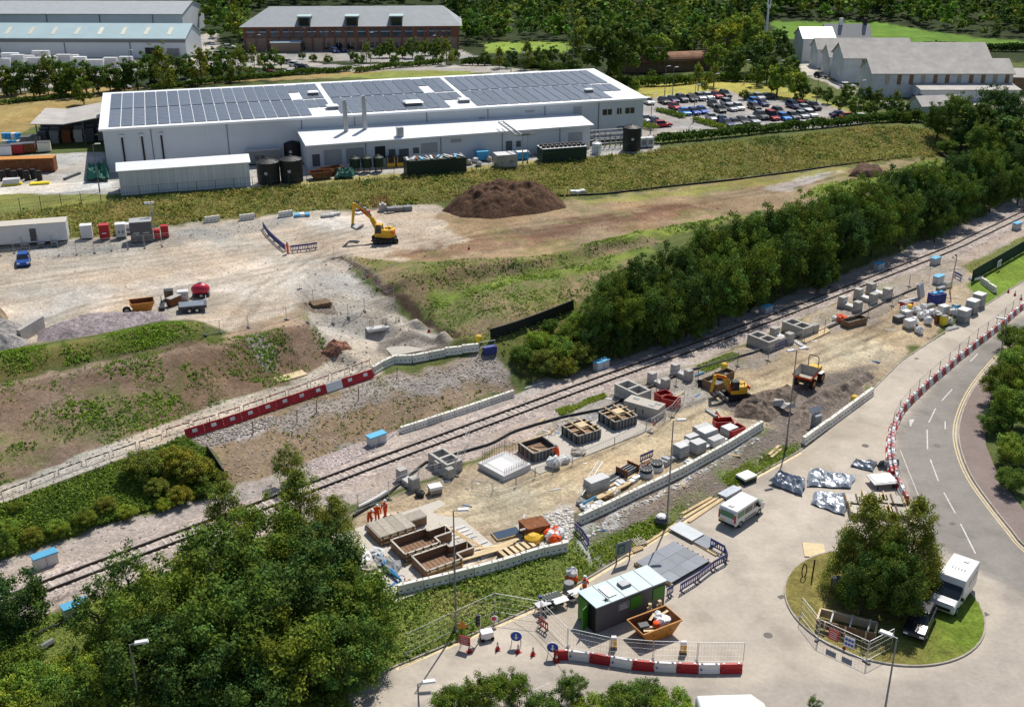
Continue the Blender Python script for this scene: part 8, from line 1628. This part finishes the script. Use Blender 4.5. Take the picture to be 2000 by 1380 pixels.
# ------------------------------------------------------------------ factory yard
def vtank(label, u, v, r, h, m='black', cone=.5, legs=0.0):
    t = thing('storage_tank', label, 'tank', g(u, v), 0); B().lathe([(r*.98,legs),(r,legs+h*.5),(r*.98,legs+h)],20).build('body', m, t); B().lathe([(r*1.0,legs+h),(r*.5,legs+h+cone*.7),(.25,legs+h+cone),(.25,legs+h+cone+.15)],20).build('lid', m, t)
    for k in range(8): a = k*math.pi/4; B().beam((r*math.cos(a),r*math.sin(a),legs+h+.05),(.25*math.cos(a),.25*math.sin(a),legs+h+cone+.04),.1,.06).build('rib', 'dark_metal' if m == 'black' else m, t)
    if h > 2.5: B().box(0,-r*1.01,legs+h*.5,.5,.06,.45).build('label_plate', 'pale_block', t)
    for a in ([.8,2.4,3.9,5.5] if legs else []): B().beam((r*.8*math.cos(a),r*.8*math.sin(a),0),(r*.8*math.cos(a),r*.8*math.sin(a),legs),.1,.1).build('leg', 'rust', t)
for a in [('large black tank right of the shed, left of two',526,357,1.95,3.7),('large black tank right of the shed, right of two',571,354,1.95,3.9),('black tank behind the shed, left',372,318,1.8,2.6),('black tank behind the shed, middle',412,317,1.9,2.7),('black tank behind the shed, right',458,316,2.0,2.7),('black tank behind the two large tanks',572,312,1.6,3.2),('tall black tank at the right end of factory',1233,293,1.75,4.4)]: vtank(*a)
for k, u in enumerate((694,717,740)): vtank(f'dark green tank on legs before the annex, {ORD[k]} from left', u, 337-k, .95, 1.7, 'dark_green', .3, .9)
vtank('white round tank at right of the cooling unit', 1165, 300, .95, 2.0, 'white_paint', .2)
for a in [('white caged tank on yellow stand before the annex, left',666,322,'white_paint'),('white caged tank on yellow stand before the annex, right',684,320,'white_paint'),('yellow framed drum before the annex, left',763,326,'amber'),('yellow framed drum before the annex, right',782,325,'amber')]:
    t = thing('drum_stand', a[0], 'tank', g(a[1],a[2]), FR); B().box(0,0,.8,1.2,1.1,1.1).build('tank', a[3] if a[3] != 'amber' else 'black', t, bevel=.06); B().box(0,0,0,1.4,1.2,.8).build('stand', 'amber', t); [B().box(x,-.58,.8,.1,.06,1.1).build('strap', a[3], t) for x in (-.6,.6)]
t = thing('junk_container', 'dark green container with scrap laid on its roof', 'container', g(850,337), FR); B().box(0,0,0,10.8,3.0,2.7).build('body', 'dark_green', t)
for k in range(17): B().box(-5.0+k*.62,random.uniform(-.3,.3),2.7+random.uniform(0,.15),.4,2.6,.12,rz=random.uniform(-.5,.5)).build('scrap_sheet', ['galv','mid_grey','pale_block','rust','light_blue'][k % 5], t)
for a in [('rusty orange skip before the annex, left',628,348,0.2),('rusty orange skip before the annex, right',648,341,.4)]: skip(a[0], g(a[1],a[2]), FR+a[3], 4.2, 2.2, 1.3, 'rust')
sheet('dark green tarpaulin heap beside the tanks on legs', [(652,352),(690,350),(695,338),(658,340)], 21, 1.2, 'green_sheet', 14, name='tarpaulin'); sheet('green tarpaulin heap at shed corner', [(168,357),(215,355),(214,338),(172,340)], 22, 1.8, 'green_sheet', 14, name='tarpaulin')
unit('plant_room', 'grey plant container behind the large black tanks', 'container', g(515,318), FR, 6.0, 2.5, 2.4, 'mid_grey', 'pale_block', [('duct',-1.2,1.0,.7,.7,'dark_grey'),('duct',-.2,1.0,.7,.7,'dark_grey')]); unit('electric_kiosk', 'pale grey electric kiosk before the annex', 'kiosk', g(987,325), FR, 3.8, 2.8, 2.2, 'concrete', 'pale_block', [('vent',.8,.9,.8,.5,'mid_grey')])
unit('blue_container', 'blue tank unit before the annex, left', 'tank', g(941,313), FR, 2.2, 1.8, 1.6, 'sky_blue', 'light_blue'); unit('blue_container', 'blue tank unit right of the electric kiosk', 'tank', g(1020,311), FR, 2.2, 1.4, 1.3, 'sky_blue', 'white_paint')
cu = unit('cooling_unit', 'long dark cooling unit with rows of roof fans', 'cooling unit', g(1097,312), FR, 8.6, 3.4, 2.4, 'dark_green', 'pale_block')
for i in range(10):
    for j in range(2): B().cyl((-3.8+i*.85,-.75+j*1.5,2.62),(-3.8+i*.85,-.75+j*1.5,3.0),.38,n=12).build('fan', 'black', cu)
for k, (u, v) in enumerate([(916,322),(928,318),(955,316),(1030,305),(1050,303),(935,325)]): pallet(f'loaded pallet before the annex, {ORD[k]} from left', g(u, v), FR+.1*k, 'weathered'); solo('pallet_load', f'pale load on a pallet before the annex, {ORD[k]} from left', 'load', sack(300+k,.6,.9), 'pale_block' if k % 2 else 'weathered', tuple(g(u,v)+Vector((0,0,.14))))
pr = g(1188,290); t = thing('pipe_rack', 'tall pipe rack at right end of the annex', 'pipe rack', pr, FR)
for k in range(7):
    for y in (0,2.2): B().box(-3+k*1.1,y,0,.12,.12,3.6-.25*k).build('post', 'rust' if k % 3 == 0 else 'galv', t)
for z in (1.2,2.2,3.1): B().box(.3,0,z-.2,7,.16,.16).build('pipe', 'galv', t); B().box(.3,2.2,z,7,.16,.16).build('pipe', 'pale_block', t)
for k, (u, v) in enumerate([(1255,288),(1268,287)]): unit('air_unit', ['left','right']+[] and ['left pale air unit beside the tall black tank','right pale air unit beside the tall black tank'][k], 'air unit', g(u, v), FR, 1.4, 1.2, 1.7, 'pale_block', None, [('fan_grille',0,.6,.9,.9,'mid_grey')])
unit('shipping_container', 'long rusty orange container at the left edge', 'container', g(42,336), FR-.15, 12.0, 2.5, 2.4, 'rust', 'orange')
for k in range(7): solo('black_barrel', f'black barrel stack before the orange container, {ORD[k]} from left', 'barrels', B().lathe([(.45,0),(.5,.45),(.45,.9)],12).lathe([(.45,.92),(.5,1.3),(.42,1.7)],12), 'black', g(6+12*k,352-(k%2)*3), 0, 'black barrels')
for k, (u, v, m) in enumerate([(24,361,'bright_yellow'),(78,359,'bright_yellow')]): solo('yellow_tray', ['yellow spill tray with white load at left','yellow spill tray lying empty'][k], 'tray', B().box(0,0,0,3.2,1.6,.3,taper=.95).jit(.08,k), m, g(u, v), FR)
solo('white_load', 'white wrapped load on the left yellow tray', 'load', B().box(0,0,.3,2.6,1.3,.8).jit(.05,4), 'pale_block', g(24,361), FR); timber('dark pipe bundle lying on the yard left',126,352,156,340,.5,.35,'dark_grey',0,'pipe_bundle')
for k in range(8): solo('blue_drum', f'blue drum in the stack left of canopy, {ORD[k]} counted from the top left', 'drum', B().lathe([(.55,0),(.6,.5),(.55,1.1)],12), 'sky_blue' if k % 3 else 'white_paint', tuple(g(12+9*(k%4),285-3*(k//4))+Vector((0,0,1.15*(k//4)))), 0, 'blue drums')
for k, (u, v, m) in enumerate([(12,303,'white_paint'),(35,300,'red_plastic'),(58,298,'rust'),(88,296,'skylight'),(55,285,'mid_grey'),(70,283,'concrete')]): unit('open_container', f'{["white","red","brown","cream","grey","pale grey"][k]} open container left below the canopy', 'container', g(u, v), FR, 2.3, 1.8, 1.7, m, 'dark_grey')
